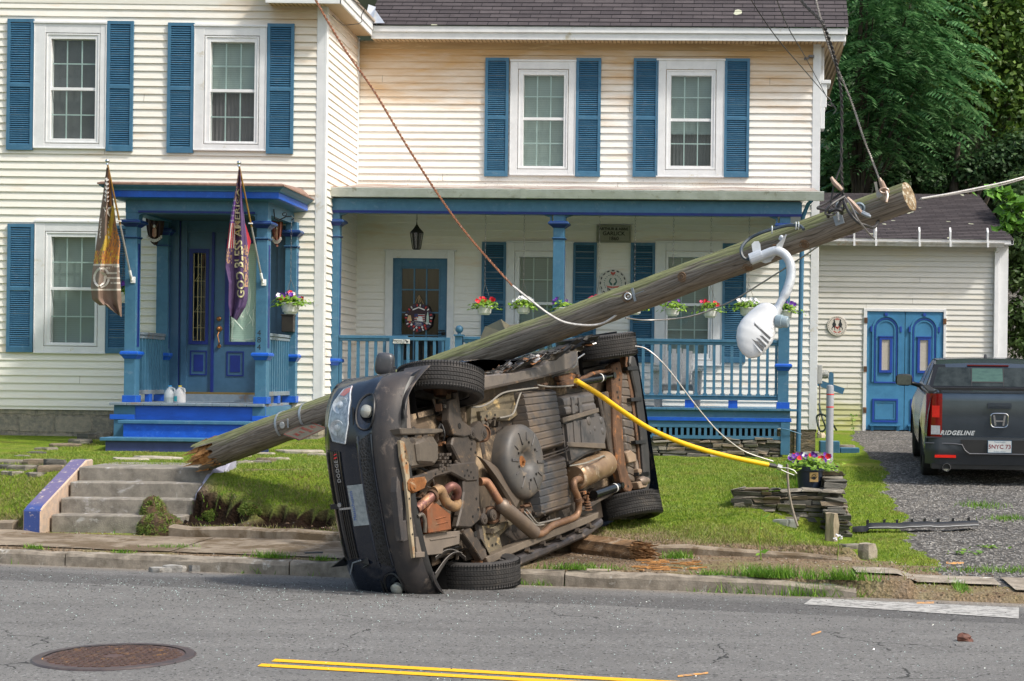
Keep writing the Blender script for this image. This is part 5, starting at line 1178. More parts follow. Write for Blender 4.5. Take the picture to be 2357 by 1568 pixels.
mb=MB();mb.grid(lambda u,v:C1(930+60*v+200*u,760+25*v+340*u**1.15*(1-.12*v)-110*u*v,.30-.06*math.sin(v*math.pi)),18,5);cb(mb,'tunnel_shield',M('brown_tunnel_shield',(.085,.065,.05),(.13,.10,.075),4,.5,.2,.4),solid=.004)
# ribbed tanks
def ribbed(name,quad,z0,depth,mat,nrib,roundr=.05,ribh=.010,ax='v'):
    a,b_,c,d=[C1(x,y,z0)for(x,y)in quad] # top-left, top-right, bottom-right, bottom-left in the photo
    nu,nv=16,nrib*14;mb=MB()
    def f(u,v):
        p=(a.lerp(b_,u)).lerp(d.lerp(c,u),v);eu=min(u,1-u)*2;ev=min(v,1-v)*2;L1=(a-b_).length/2;L2=(a-d).length/2
        e1=min(1,eu*L1/roundr);e2=min(1,ev*L2/roundr);h=depth*math.sqrt(max(0,1-(1-e1)**2))*math.sqrt(max(0,1-(1-e2)**2))
        fq=(v*nrib)%1;rr=ribh*(1 if fq<.14 else(.5 if fq<.2 else 0))*(1 if.05<u<.95 else 0)
        return(p.x,p.y,z0+depth-h+rr)
    mb.grid(f,nu,nv);return cb(mb,name,mat,ang=60)
ribbed('fuel_tank',[(1178,392),(1388,375),(1440,705),(1250,760)],.215,.14,tankm,9)
ribbed('fuel_tank',[(1255,790),(1440,745),(1480,1055),(1290,1115)],.215,.14,tankm,8)
mb=MB();ptube(mb,[(1270,775,.20),(1290,765,.19),(1430,718,.19),(1440,700,.20)],.007,6);ptube(mb,[(1275,790,.20),(1295,782,.19),(1430,735,.19),(1445,720,.20)],.007,6);cb(mb,'brake_line',darkm)
ribbed('evap_tank',[(1400,420),(1590,385),(1625,520),(1430,545)],.22,.13,tank2,2)
mb=MB();slabp(mb,[(1425,560),(1620,515),(1655,530),(1672,580),(1665,660),(1655,720),(1560,750),(1460,808),(1440,700)],.23,.36);t_=cb(mb,'evap_tank',tank2,True,bevel=.03)
mb=MB()
for(x,y,r_)in((1560,560,.04),(1595,605,.022),(1630,560,.03),(1640,620,.03),(1570,625,.018)):mb.ball(C1(x,y,.232),r_,10,sq=(1.3,1,.35))
for x in(1475,1515):slabp(mb,[(x,560),(x+14,556),(x+24,690),(x+8,692)],.222,.24);slabp(mb,[(x-12,430),(x+6,428),(x+14,520),(x-4,522)],.210,.24)
cb(mb,'moulded_ribs',tank2,True,parent=t_,bevel=.004)
strapm=M('tank_strap',(.11,.09,.075),(.15,.12,.09),6,.5,.2)
for q in([(1415,545),(1618,488),(1622,512),(1420,572)],[(1440,680),(1655,688),(1658,718),(1442,706)]):
    mb=MB();slabp(mb,q,.200,.222);cb(mb,'tank_strap',strapm,False,bevel=.003)
# muffler and pipes
a=C1(1480,880,.28);b_=C1(1660,800,.28);mb=MB();dv=(b_-a);L_=dv.length
mb.lathe([(.03,-.01),(.105,0),(.122,.02),(.126,.04),(.126,L_-.04),(.12,L_-.01),(.09,L_+.005)],a,dv,30);muf=cb(mb,'muffler',muffm)
mb=MB();ptube(mb,[(1455,815,.16),(1540,800,.15),(1620,770,.15),(1650,760,.18),(1668,800,.22)],.007,6);cb(mb,'hanger_rod',M('bright_rod',(.5,.48,.42),None,6,.4,.6),parent=muf)
mb=MB();ptube(mb,[(950,905,.26),(985,905,.24),(1010,935,.22),(1040,985,.20),(1070,1030,.19),(1085,1050,.19)],.034);cb(mb,'exhaust_pipe',M('reddish_front_pipe',(.36,.18,.09),(.24,.12,.08),5,.45,.4,.4,c3=(.20,.09,.07),s3=5))
mb=MB();ptube(mb,[(1068,1030,.19),(1075,1038,.19),(1090,1052,.18),(1170,1118,.18),(1240,1180,.19),(1256,1192,.19)],[.04]+[.062]*100 if False else.060,20);cb(mb,'resonator',resm)
mb=MB();ptube(mb,[(1245,1182,.19),(1275,1200,.19),(1310,1190,.19),(1360,1150,.20),(1470,1110,.21),(1498,1085,.21),(1505,1040,.20),(1498,985,.18),(1480,945,.17),(1480,905,.17),(1500,890,.2),(1515,895,.24)],.031);cb(mb,'exhaust_pipe',pipe)
mb=MB();mb.lathe([(.066,0),(.066,.03)],C1(1078,1040,.19),(C1(1170,1118,.18)-C1(1078,1040,.19)).normalized(),18);mb.lathe([(.040,0),(.040,.03)],C1(1500,995,.18),(C1(1503,1030,.19)-C1(1500,995,.18)).normalized(),14);cb(mb,'pipe_clamp',rustb)
mb=MB();ptube(mb,[(1790,760,.26),(1820,790,.24),(1830,850,.23),(1838,890,.23),(1850,915,.22)],.030);mb.lathe([(.03,0),(.05,.03),(.052,.10),(.045,.12),(.035,.13),(.035,.18)],C1(1842,905,.20),(C1(1925,912,.19)-C1(1842,925,.20)).normalized(),16);cb(mb,'tailpipe',resm)
# rear suspension: cross member, links, shocks
mb=MB();slabp(mb,[(1690,250),(1740,225),(1755,300),(1748,480),(1760,700),(1775,830),(1815,935),(1800,965),(1770,960),(1745,900),(1722,800),(1705,640),(1700,430),(1695,330)],.22,.30);slabp(mb,[(1480,350),(1590,285),(1700,262),(1705,282),(1600,305),(1500,370)],.22,.27);cm=cb(mb,'rear_crossmember',rustb,False,bevel=.012)
holes(cm,[(1720,268),(1735,330),(1728,430),(1722,400),(1785,930)],.014,.217)
mb=MB();slabp(mb,[(1640,400),(1675,395),(1715,640),(1725,830),(1700,850),(1680,700),(1655,520)],.25,.33);slabp(mb,[(1612,400),(1628,398),(1690,720),(1680,730)],.23,.28);cb(mb,'rear_axle_beam',darkm,False,bevel=.01)
for pts in([(1500,342,.24),(1560,330,.24),(1640,318,.23),(1700,306,.22)],[(1590,978,.22),(1650,955,.21),(1720,935,.21),(1745,925,.21)]):
    mb=MB();P_=[C1(*p)for p in pts];mb.tube([P_[0],P_[2]],.043,16);mb.tube([P_[2],P_[3]],.018,10);mb.lathe([(.03,-.02),(.03,.02)],P_[3],(0,0,1),12);sh=cb(mb,'shock_absorber',shockm)
    mb=MB();d=(P_[2]-P_[0]);mb.lathe([(.0445,0),(.0445,.02)],P_[0]+d*.86,d,16);cb(mb,'shock_band',M('white_band',(.7,.7,.68),None,6,.5),parent=sh)
mb=MB();slabp(mb,[(1520,1050),(1600,1010),(1700,950),(1720,965),(1640,1010),(1560,1062),(1525,1070)],.215,.26);cb(mb,'trailing_arm',darkm,False,bevel=.008)
mb=MB();slabp(mb,[(1405,345),(1440,330),(1500,325),(1590,290),(1600,300),(1520,345),(1480,360),(1410,365)],.20,.25);slabp(mb,[(1395,310),(1470,290),(1490,300),(1480,345),(1420,350),(1400,335)],.235,.29);cb(mb,'trailing_arm',rustb,False,bevel=.008)
mb=MB()
for k in range(4):mb.lathe([(.045-.006*k,.01*k),(.05-.006*k,.01*k+.005),(.045-.006*k,.01*k+.01)],C1(1553,1062-8*k,.22-.004*k),(.8,0,-.2),16)
mb.tube([C1(1553,1040,.2),C1(1556,980,.18)],.012,8);cb(mb,'ball_joint',rustb)
mb=MB()
for(x,y,a_,b2)in((1200,1035,30,14),(1180,1060,16,22),(1210,1075,26,16),(1530,960,18,20),(1545,1000,22,10),(1520,1010,14,18),(1280,360,28,12),(1310,350,20,14),(1340,372,26,8)):slabp(mb,[(x,y),(x+a_,y-b2*.3),(x+a_+4,y+b2*.6),(x+4,y+b2)],.20,.25)
cb(mb,'brackets',rustb,False,bevel=.004)
mb=MB()
for pts in([(905,485,.22),(960,480,.21),(1010,455,.20),(1080,405,.20),(1190,385,.20),(1275,375,.20)],[(1275,360,.2),(1340,370,.2),(1420,368,.2),(1475,362,.2)],[(1060,545,.23),(1110,535,.22),(1140,515,.22),(1165,440,.22),(1180,400,.22)],[(1210,1060,.21),(1240,1100,.2),(1270,1135,.2),(1300,1135,.2),(1400,1110,.2)],[(1195,1070,.21),(1230,1110,.2),(1265,1148,.2),(1310,1145,.2)]):ptube(mb,pts,.008,6)
cb(mb,'brake_line',M('pale_brake_line',(.26,.24,.21),None,6,.5,.2))
# tangle of small dirty fittings, hoses and bolts in the engine bay and round the suspension
rq=random.Random(77)
for nm_,mt_,cnt in(('small_bracket',darkm,46),('rusty_fitting',rustb,26),('pale_fitting',alum,18)):
    mb=MB()
    for i in range(cnt):
        bx=rq.choice(((510,640,230,520),(700,480,120,160),(1200,1010,120,110),(1420,300,160,70),(1520,960,90,90),(600,1000,230,160),(940,1080,110,200),(960,500,90,90)))
        x,y=bx[0]+rq.random()*bx[2],bx[1]+rq.random()*bx[3];p=C1(x,y,.27+rq.random()*.08);a=rq.random()*3.14;l,w2=rq.uniform(.012,.05),rq.uniform(.006,.018);mb.obox(p,(l*math.cos(a),l*math.sin(a),rq.uniform(-.01,.01)),(-w2*math.sin(a),w2*math.cos(a),0),(0,0,rq.uniform(.01,.04)))
        if i%3==0:mb.lathe([(.012,.01),(.012,-.014),(.006,-.016)],p-Vector((0,0,.03)),(0,0,1),6)
    cb(mb,nm_,mt_,False)
for i in range(12):
    x,y=rq.uniform(520,900),rq.uniform(520,1280);mb=MB();ptube(mb,[(x,y,.28),(x+rq.uniform(-60,60),y+rq.uniform(-40,60),.24+.04*rq.random()),(x+rq.uniform(-80,100),y+rq.uniform(0,110),.26),(x+rq.uniform(-90,120),y+rq.uniform(40,150),.30)],rq.uniform(.005,.013),6);cb(mb,'hose',(darkm,blk,alum)[i%3])
# rockers
def rocker(pts,nm,clips,mat=cladd):
    mb=MB();slabp(mb,pts,.20,.30);r_=cb(mb,nm,mat,False,bevel=.012)
    return r_
rocker([(955,305),(1150,290),(1240,265),(1290,255),(1335,215),(1375,165),(1500,155),(1508,255),(1300,320),(960,395)],'rocker_panel',[],M('dented_grey_sill',(.15,.125,.105),(.095,.082,.072),4,.42,.1,.5,.3,20,.006,c3=(.075,.07,.07),s3=3,t3=.56))
mb=MB();slabp(mb,[(960,378),(1300,308),(1505,252),(1506,260),(1300,318),(960,390)],.185,.22);cb(mb,'pinch_seam',darkm,False)
low=[(985,1330),(1260,1215),(1400,1160),(1620,1075),(1615,1110),(1560,1140),(1180,1290),(1000,1370)]
mb=MB();slabp(mb,low,.20,.32);cb(mb,'rocker_panel',M('brown_sill',(.15,.12,.09),(.10,.08,.062),5,.5,.0,.4,.2,40,.004),False,bevel=.006)
mb=MB();slabp(mb,[(1120,1340),(1180,1320),(1420,1235),(1600,1145),(1648,1105),(1648,1150),(1560,1215),(1420,1275),(1170,1385),(1120,1375)],.16,.34);sk=cb(mb,'side_skirt',cladd,False,bevel=.02)
mb=MB()
for(x,y)in((1135,1330),(1222,1293),(1310,1255),(1400,1222),(1503,1183),(1568,1155)):slabp(mb,[(x,y),(x+6,y-20),(x+12,y-2),(x+34,y-6),(x+30,y+6),(x+4,y+10)],.150,.19)
cb(mb,'skirt_clip',darkm,False,parent=sk)
mb=MB();mb.grid(lambda u,v:C1(945+60*u+30*v,1220+115*u+20*v,.30-.08*math.sin(v*3)),10,5);cb(mb,'arch_edge',duck)
# rear floor, rear bumper
ribbed('rear_floor',[(1735,285),(1790,285),(1855,930),(1790,900)],.24,.06,tankm,14,.03,.010)
mb=MB();slabp(mb,[(1800,190),(1825,200),(1850,300),(1885,560),(1905,740),(1912,900),(1895,985),(1870,980),(1875,850),(1860,650),(1830,400),(1795,240)],.20,.55);rbp=cb(mb,'rear_bumper',M('matte_black_bumper',(.018,.018,.018),(.03,.028,.027),5,.55),False,bevel=.015)
mb=MB();slabp(mb,[(1770,200),(1798,205),(1830,400),(1858,640),(1868,850),(1850,860),(1838,700),(1800,420),(1768,240)],.235,.30);cb(mb,'bumper_beam',rustb,False,bevel=.004)
mb=MB()
for(x,y)in((1795,265),(1815,440),(1840,680),(1855,860),(1875,1000)if False else(1858,860)):slabp(mb,[(x-15,y-8),(x+45,y-12),(x+48,y+8),(x-12,y+12)],.19,.24)
cb(mb,'bumper_clip',blk,False,parent=rbp)
mb=MB();slabp(mb,[(1770,740),(1800,725),(1830,750),(1830,790),(1790,800)],.20,.26);slabp(mb,[(1840,830),(1862,832),(1864,860),(1846,870)],.19,.25);slabp(mb,[(1835,905),(1870,900),(1900,905),(1890,935),(1850,945)],.17,.25);cb(mb,'tow_bracket',M('beige_bracket',(.30,.22,.15),(.22,.15,.10),6,.6),False,bevel=.008)
# mirror on the upper side
mm=CL(884,838,1,.95);c=cw((.94,.95,1.02));mc=W(886,838,15.0)
mb=MB();n=len(mb.v);mb.ball((0,0,0),1,16,sq=(1,1,1))
for i,v_ in enumerate(mb.v):p=Vector(v_);p=Vector([math.copysign(abs(t)**.55,t)for t in p]);mb.v[i]=tuple(mc+Vector((p.x*.085+p.z*.012,p.y*.07,p.z*.105-p.x*.01)))
mb.tube([mc+Vector((.07,0,-.02)),mc+Vector((.06,.02,-.18)),cw((.9,1.0,1.0))],[.03,.035,.05],8)
mb.build('wing_mirror',[M('scuffed_mirror_shell',(.035,.04,.05),(.06,.06,.065),6,.35,0,.6,c3=(.12,.115,.11),s3=14,t3=.6)],CAR,smooth=True,ang=60)
# crumpled door skin pushed up behind the pole, torn edges along the sill
olive=M('crumpled_olive_sheet',(.17,.145,.075),(.09,.08,.05),3,.4,.2,.5);silv=M('torn_metal_edge',(.45,.43,.42),(.12,.11,.11),14,.35,.5,c3=(.02,.02,.02),s3=9,t3=.5)
mb=MB();Yk=15.7;Z3=lambda x,y,d=0:W(x,y,Yk+d)
pk=[Z3(1100,795),Z3(1118,752,.1),Z3(1153,735,-.05),Z3(1172,748,.12),Z3(1196,745,.0),Z3(1226,738,.15),Z3(1262,742,0),Z3(1272,765,.1),Z3(1200,790,0),Z3(1150,800,0)]
mm_=Z3(1166,766,-.18)
for i in range(len(pk)):mb.quad(mm_,pk[i],pk[(i+1)%len(pk)])
mb.build('crumpled_door',olive,CAR,solid=.008)
rnd=random.Random(3)
for part,mat_,k_,sz in(('torn_sheet',silv,34,16),('torn_trim',blk,46,22),('torn_brown_sheet',rustb,16,15)):
    mb=MB()
    for i in range(k_):
        t=rnd.random();px_=1075+290*t;py_=873-(t**1.1)*82-rnd.uniform(-4,16)*(t+.2);Yq=13.7+t*1.0
        p=W(px_,py_,Yq);a=Vector((rnd.uniform(.5,1),.2,rnd.uniform(.0,.6))).normalized()*sz/250*rnd.uniform(.4,1.3);b_=Vector((rnd.uniform(-.3,.3),rnd.uniform(-1,1),rnd.uniform(-1,1))).normalized()*rnd.uniform(.015,.05)
        mb.quad(p-a,p-a*.2-b_,p+a,p+a*.3+b_)
    mb.build(part,mat_,CAR,solid=.003)
mb=MB();mb.grid(lambda u,v:W(1060+330*u,878-98*u+6*math.sin(u*14)-9*v*(1+.6*math.sin(u*9)),14.3+1.5*u+.25*v+.03*math.sin(u*31)),40,4);mb.build('torn_sill_skin',M('torn_dark_skin',(.03,.03,.032),(.10,.09,.085),9,.35,.3,.6,c3=(.35,.33,.31),s3=12,t3=.6),CAR,smooth=True,solid=.004,ang=20)
mb=MB();mb.tube([W(1270,868,14.9),W(1310,855,15),W(1325,842,15),W(1330,825,15),W(1345,815,15.1)],.006,5);mb.tube([W(1300,840,15),W(1315,820,15.1),W(1340,800,15.2),W(1372,790,15.3)],.007,5);mb.tube([W(1180,850,14.8),W(1240,838,14.9),W(1262,822,15)],.008,5);mb.build('trim_wire',M('bright_trim_wire',(.55,.55,.55),None,6,.3,.7),CAR)
# ================================================================ UTILITY POLE AND ITS HARDWARE
def pole_mat():
    m,nt,b,pos=newmat('weathered_pole_wood',.9,0,.2)
    d=(PT1-PT0).normalized();q=d.to_track_quat('X','Z').to_euler()
    mp=nt.nodes.new('ShaderNodeMapping');mp.vector_type='TEXTURE';mp.inputs['Rotation'].default_value=q;nt.links.new(pos,mp.inputs[0]);v=mp.outputs[0]
    g=tnoise(nt,mapping(nt,v,(1.2,16,16)),2.2,6,.65,1.2);g2=tnoise(nt,mapping(nt,v,(.8,3,3)),1.2,3,.5)
    gn=nt.nodes.new('ShaderNodeNewGeometry');sx=nt.nodes.new('ShaderNodeSeparateXYZ');nt.links.new(gn.outputs['True Normal'],sx.inputs[0]);sv=nt.nodes.new('ShaderNodeSeparateXYZ');nt.links.new(v,sv.inputs[0])
    side=mathn(nt,'ADD',sx.outputs[2],mathn(nt,'MULTIPLY',mathn(nt,'SUBTRACT',g2,.5),1.2))
    wood=mix(nt,maprange(nt,g,.35,.65),(.30,.26,.215),(.15,.125,.10))
    moss=mix(nt,maprange(nt,g,.35,.65),(.25,.26,.125),(.13,.135,.065))
    c=mix(nt,maprange(nt,side,.12,.5),wood,moss)
    v2=nt.nodes.new('ShaderNodeTexWave');v2.inputs['Scale'].default_value=9;v2.inputs['Distortion'].default_value=9;v2.inputs['Detail'].default_value=4;v2.bands_direction='Z';nt.links.new(mapping(nt,v,(.15,1,1)),v2.inputs[0])
    c=mix(nt,maprange(nt,v2.outputs['Fac'],.06,.0,0,.7),c,(.045,.04,.03))
    nt.links.new(c,b.inputs['Base Color']);bump(nt,b,mathn(nt,'ADD',g,mathn(nt,'MULTIPLY',v2.outputs['Fac'],.3)),.6,.012);return m
PT0=W(462,1054,17.15);PT1=W(2093,452,13.05);PD_=PT1-PT0;pdir=PD_.normalized()
PU=pdir.orthogonal().normalized();PU=(Vector((0,0,1))-pdir*pdir.z).normalized();PV=pdir.cross(PU) # PU up-ish, PV horizontal
if PV.y>0:PV=-PV # PV towards the street
def pr(t):return.158-.038*t
def pp(t,ang,off=0.0): # point on the pole surface; ang 0 = top, 90 = street side
    a=R(ang);return PT0+PD_*t+(PU*math.cos(a)+PV*math.sin(a))*(pr(t)+off)
def pole_t(px): # parameter at a photo column
    lo,hi=0,1
    for _ in range(40):
        m=(lo+hi)/2;p=PT0+PD_*m;x=CXD+FD*((p.x)*math.cos(ROLL)+(p.z-EYE)*math.sin(ROLL))/p.y
        if x<px:lo=m
        else:hi=m
    return(lo+hi)/2
POLE=thing('utility_pole','snapped mossy wooden utility pole lying across the overturned car','utility pole',tuple(PT0))
pwm=pole_mat();splm=M('fresh_split_wood',(.50,.25,.09),(.26,.12,.04),12,.85,0,.2,.8,60,.01,c3=(.10,.05,.02),s3=20,t3=.6)
mb=MB();N=40;rows=90;rnd=random.Random(5)
jag=[.004+.006*rnd.random()+(.030+.008*math.sin(k*1.9)if 6<k<15 else 0)-(.012 if k<5 else 0)for k in range(N)]
for j in range(rows+1):
    t=j/rows
    for k in range(N):
        a=360*k/N;tt=jag[k]+(1-jag[k])*t if t<.12 else t
        tt=jag[k]*(1-min(1,t/.12))+t
        kn=sum(.012*math.exp(-(((t-kt)/.006)**2+((((a-ka+180)%360)-180)/14)**2))for kt,ka in((.655,78),(.88,120),(.42,95),(.75,130)))
        mb.v.append(tuple(pp(min(tt,1),a,kn+.003*math.sin(t*60+k)+.0025*rnd.uniform(-1,1))))
for j in range(rows):
    for k in range(N):q=j*N;mb.f.append((q+k,q+(k+1)%N,q+N+(k+1)%N,q+N+k));mb.m.append(0)
mb.mi=1;base=len(mb.v)
for rr in(.97,.7,.4,.1):
    for k in range(N):p=PT1+((pp(1,360*k/N)-PT1)*rr)+pdir*(.012*(rr<.9));mb.v.append(tuple(p))
for i in range(3):
    for k in range(N):q=base+i*N;mb.f.append((q+k,q+(k+1)%N,q+N+(k+1)%N,q+N+k));mb.m.append(1)
mb.f.append(tuple(base+3*N+k for k in range(N)));mb.m.append(1)
q=(rows)*N
for k in range(N):mb.f.append((q+k,q+(k+1)%N,base+(k+1)%N,base+k));mb.m.append(1)
mb.build('trunk',[pwm,M('lichened_end_grain',(.30,.22,.13),(.13,.09,.05),14,.9,0,.2,.8,70,.01,c3=(.58,.56,.46),s3=22,t3=.56)],POLE,smooth=True,ang=50)
mb=MB() # splintered break
for i in range(120):
    a=rnd.uniform(-30,170)if i%3 else rnd.uniform(0,360);rr=rnd.uniform(.3,.98);L_=rnd.uniform(.06,.24)*(1.0 if a<130 else.6);t0=rnd.uniform(.0,.03)
    p=PT0+PD_*t0+(PU*math.cos(R(a))+PV*math.sin(R(a)))*pr(0)*rr;d=(-pdir+Vector((rnd.uniform(-.12,.12),rnd.uniform(-.12,.12),rnd.uniform(-.10,.10)))).normalized();w_=rnd.uniform(.008,.028)
    s1=d.orthogonal().normalized();s2=d.cross(s1)
    n=len(mb.v);mb.v+=[tuple(p-d*.1+s1*w_),tuple(p-d*.1-s1*w_+s2*w_),tuple(p-d*.1-s2*w_),tuple(p+d*L_)];mb.f+=[(n,n+1,n+3),(n+1,n+2,n+3),(n+2,n,n+3)];mb.m+=[0]*3
mb.lathe([(.12,.22),(.13,.1),(.08,.05),(.001,.03)],PT0,pdir,16,caps=False)
mb.build('splinters',splm,POLE)
galv=M('galvanised_steel',(.42,.45,.48),(.28,.31,.34),16,.45,.5,.5);wht=M('pale_painted_steel',(.62,.65,.68),(.48,.51,.55),6,.4,.2,.5,c3=(.30,.28,.26),s3=14,t3=.66)
bro=M('brown_porcelain',(.40,.29,.22),(.30,.20,.15),10,.35,0,.6)
# knots, plates, straps
mb=MB()
for px,ang in((1587,92),(1795,118),(1855,140),(1722,150),(1460,90)):
    t=pole_t(px);c=pp(t,ang,-.012);ax=(PU*math.cos(R(ang))+PV*math.sin(R(ang)));mb.lathe([(.05,0),(.042,.014),(.03,.010),(.022,.017),(.008,.012)],c,ax,14)
mb.build('knot',M('brown_knot',(.22,.13,.07),(.12,.08,.05),30,.9),POLE,smooth=True)
def band(px,r=.004,w_=.014,dpx=0,name='strap',mat=galv,a0=-60,a1=150,skew=0):
    mb=MB();t=pole_t(px);mb.grid(lambda u,v:pp(t+(v-.5)*w_*2/PD_.length+skew*(u-.5),a0+(a1-a0)*u,.003),16,1);return mb.build(name,mat,POLE,solid=-.003)
band(660,name='sign_strap',a1=130);band(715,name='sign_strap',a1=120)
mb=MB();t=pole_t(675);c=pp(t,95,.002);ax=(PU*math.cos(R(95))+PV*math.sin(R(95)));mb.lathe([(.034,0),(.034,.004),(.03,.006)],c,ax,18);mb.build('number_tag',M('aluminium_tag',(.6,.61,.60),None,8,.4,.3),POLE)
mb=MB();mb.obox(c+ax*.007,PU*.004+pdir*.002,pdir*.018,ax*.001);mb.obox(pp(pole_t(688),95,.004),PU*.045+pdir*.008,pdir*.008-PU*.002,ax*.003);mb.build('tag_mark',galv,POLE)
# hardware near the top end
def bolt_plate(px,ang,s=.04):
    t=pole_t(px);c=pp(t,ang,.006);ax=(PU*math.cos(R(ang))+PV*math.sin(R(ang)));tg=pdir.cross(ax);mb=MB();mb.obox(c,pdir*s,tg*s,ax*.006);mb.lathe([(.014,0),(.014,.02)],c+ax*.006,ax,6);return mb,c,ax
mb,c1,ax1=bolt_plate(1946,95);mb.tube([c1+ax1*.02,c1+ax1*.03+Vector((0,0,.05)),c1+ax1*.03+Vector((.0,0,.16))],.014,8);mb.build('wire_clevis',galv,POLE)
t=pole_t(1999);ce=pp(t,88,.05);mb=MB();
mb.tube([ce+Vector((math.cos(a)*.038,-.01,math.sin(a)*.038))for a in np.linspace(0,6.283,20)],.013,8);mb.tube([ce+Vector((.01,0,0)),ce+Vector((.01,.1,.0))],.016,8);mb.lathe([(.022,0),(.022,.02)],ce+Vector((.0,-.01,0)),(0,-1,0),8);mb.build('eye_bolt',M('blue_grey_steel',(.20,.25,.30),(.13,.17,.2),14,.4,.5),POLE,smooth=True)
t=pole_t(2054);ct2=pp(t,75,.01);ax2=(PU*math.cos(R(75))+PV*math.sin(R(75)));mb=MB();mb.lathe([(.03,0),(.038,.02),(.026,.05),(.036,.08),(.02,.085)],ct2,ax2,14);mb.obox(ct2+ax2*.05+Vector((-.04,0,.04)),(.010,0,.002),(0,.01,0),(-.012,0,.06));mb.build('thimble_bracket',M('tan_galvanised',(.45,.40,.33),(.35,.32,.28),12,.45,.4),POLE,smooth=True)
mb=MB();t=pole_t(1398+80);c=pp(t,92,.004);ax=(PU*math.cos(R(92))+PV*math.sin(R(92)));tg=pdir.cross(ax);mb.obox(c,pdir*.012,tg*.06,ax*.003);mb.obox(c+pdir*.06,pdir*.05,tg*.003,ax*.003);mb.tube([c+ax*.02-pdir*.05+Vector((math.cos(a)*.028,-.0,math.sin(a)*.028))for a in np.linspace(0,6.283,14)],.007,6);mb.build('eye_plate',galv,POLE)
GUYA=c+ax*.02-pdir*.05
# --- street lamp hanging from the pole
LA=thing('street_lamp','pale grey cobra-head street lamp hanging down from the fallen pole','street lamp',tuple(pp(pole_t(1765),100)))
ya=13.45;mb=MB()
arm=[(1726,598),(1750,590),(1775,580),(1790,578),(1806,586),(1817,602),(1821,622),(1819,645),(1811,670),(1800,690),(1792,705),(1786,716)]
P_=[]
A_=[W(x,y,ya-.12-.15*(i/11))for i,(x,y)in enumerate(arm)]
for i in range(len(A_)-1):
    p0,p1,p2,p3=A_[max(0,i-1)],A_[i],A_[i+1],A_[min(len(A_)-1,i+2)]
    for t in np.linspace(0,1,4,endpoint=False):P_.append(.5*((2*p1)+(p2-p0)*t+(2*p0-5*p1+4*p2-p3)*t*t+(3*p1-p0-3*p2+p3)*t**3))
P_.append(A_[-1]);mb.tube(P_,[.036]*4+[.038]*(len(P_)-14)+[.031]*10,16);mb.build('arm',wht,LA,smooth=True)
def plate(mb,x0,y0,x1,y1,Y,t=.008,n=(0,1,0)):
    p=[W(x0,y0,Y),W(x1,y0,Y),W(x1,y1,Y),W(x0,y1,Y)];c=sum(p,Vector())/4;mb.obox(c,(p[1]-p[0])/2,Vector(n)*t,(p[0]-p[3])/2)
mb=MB();q=[(1730,562),(1736,556),(1746,555),(1750,562),(1752,582),(1734,588)];poly=[W(x,y,ya-.11)for x,y in q];n=len(poly)
mb.v+=[tuple(p)for p in poly]+[tuple(p+Vector((0,.03,0)))for p in poly];mb.f+=[tuple(range(n))]+[tuple(range(2*n-1,n-1,-1))]+[(i,n+i,n+(i+1)%n,(i+1)%n)for i in range(n)];mb.m+=[0]*(n+2)
q=[(1746,600),(1776,584),(1780,590),(1775,602),(1762,606)];poly=[W(x,y,ya-.1)for x,y in q];n0=len(mb.v);n=len(poly)
mb.v+=[tuple(p)for p in poly]+[tuple(p+Vector((0,.03,0)))for p in poly];mb.f+=[tuple(n0+i for i in range(n))]+[tuple(n0+i for i in range(2*n-1,n-1,-1))]+[(n0+i,n0+n+i,n0+n+(i+1)%n,n0+(i+1)%n)for i in range(n)];mb.m+=[0]*(n+2)
mb.lathe([(.048,-.05),(.048,.05)],W(1740,592,ya-.13),(W(1760,584,ya-.13)-W(1720,600,ya-.12)),16)
mb.build('pole_clamp',wht,LA)
mb=MB();o_=W(1790,570,ya-.13);ux=(W(1808,556,ya-.13)-W(1784,580,ya-.13))*.5;uz=Vector((.02,-.03,.06));
for s_ in(0,1):mb.obox(o_+Vector((.01,.10*s_,0))+Vector((0,-.03,0)),ux,(0,.006,0),uz)
mb.obox(o_+Vector((0,.02,0))+ux,ux*.08,(0,.055,0),uz);mb.lathe([(.018,0),(.018,.03),(.01,.04)],o_+uz,uz,8)
mb.build('bracket',wht,LA,bevel=.004)
hd0=W(1783,716,ya-.28);
# head: an elongated shell seen from its ribbed side; built on its own axis then placed
hx=(W(1722,822,ya-.35)-W(1774,700,ya-.25));HL=hx.length;hx.normalize();hy=Vector((0,-1,0));hy=(hy-hx*hy.dot(hx)).normalized();hz=hx.cross(hy) # hx along, hy towards the camera, hz sideways
if hz.x<0:hz=-hz
org=W(1773,701,ya-.27)
# outline half-widths along the length on both sides (left, right), from the photograph's proportions
tl=[0,.05,.15,.3,.45,.6,.75,.88,.96,1.0];lw=[.03,.075,.105,.140,.165,.170,.150,.110,.065,.01];rw_=[.03,.065,.085,.105,.130,.135,.115,.09,.055,.01];dp=[.03,.06,.075,.085,.09,.085,.07,.05,.03,.006]
mb=MB();nn=28
for i in range(33):
    t=i/32;a_=float(np.interp(t,tl,lw));b_=float(np.interp(t,tl,rw_));d_=float(np.interp(t,tl,dp))
    for k in range(nn):
        th=2*math.pi*k/nn;cs,sn=math.cos(th),math.sin(th);wd=(b_ if cs>0 else a_)*math.copysign(abs(cs)**.75,cs);de=d_*math.copysign(abs(sn)**.7,sn)*(1 if sn>0 else 1.1)
        mb.v.append(tuple(org+hx*HL*t+hz*wd+hy*de))
for i in range(32):
    for k in range(nn):q=i*nn;mb.f.append((q+k,q+(k+1)%nn,q+nn+(k+1)%nn,q+nn+k));mb.m.append(0)
mb.f.append(tuple(range(nn))[::-1]);mb.f.append(tuple(32*nn+k for k in range(nn)));mb.m+=[0,0]
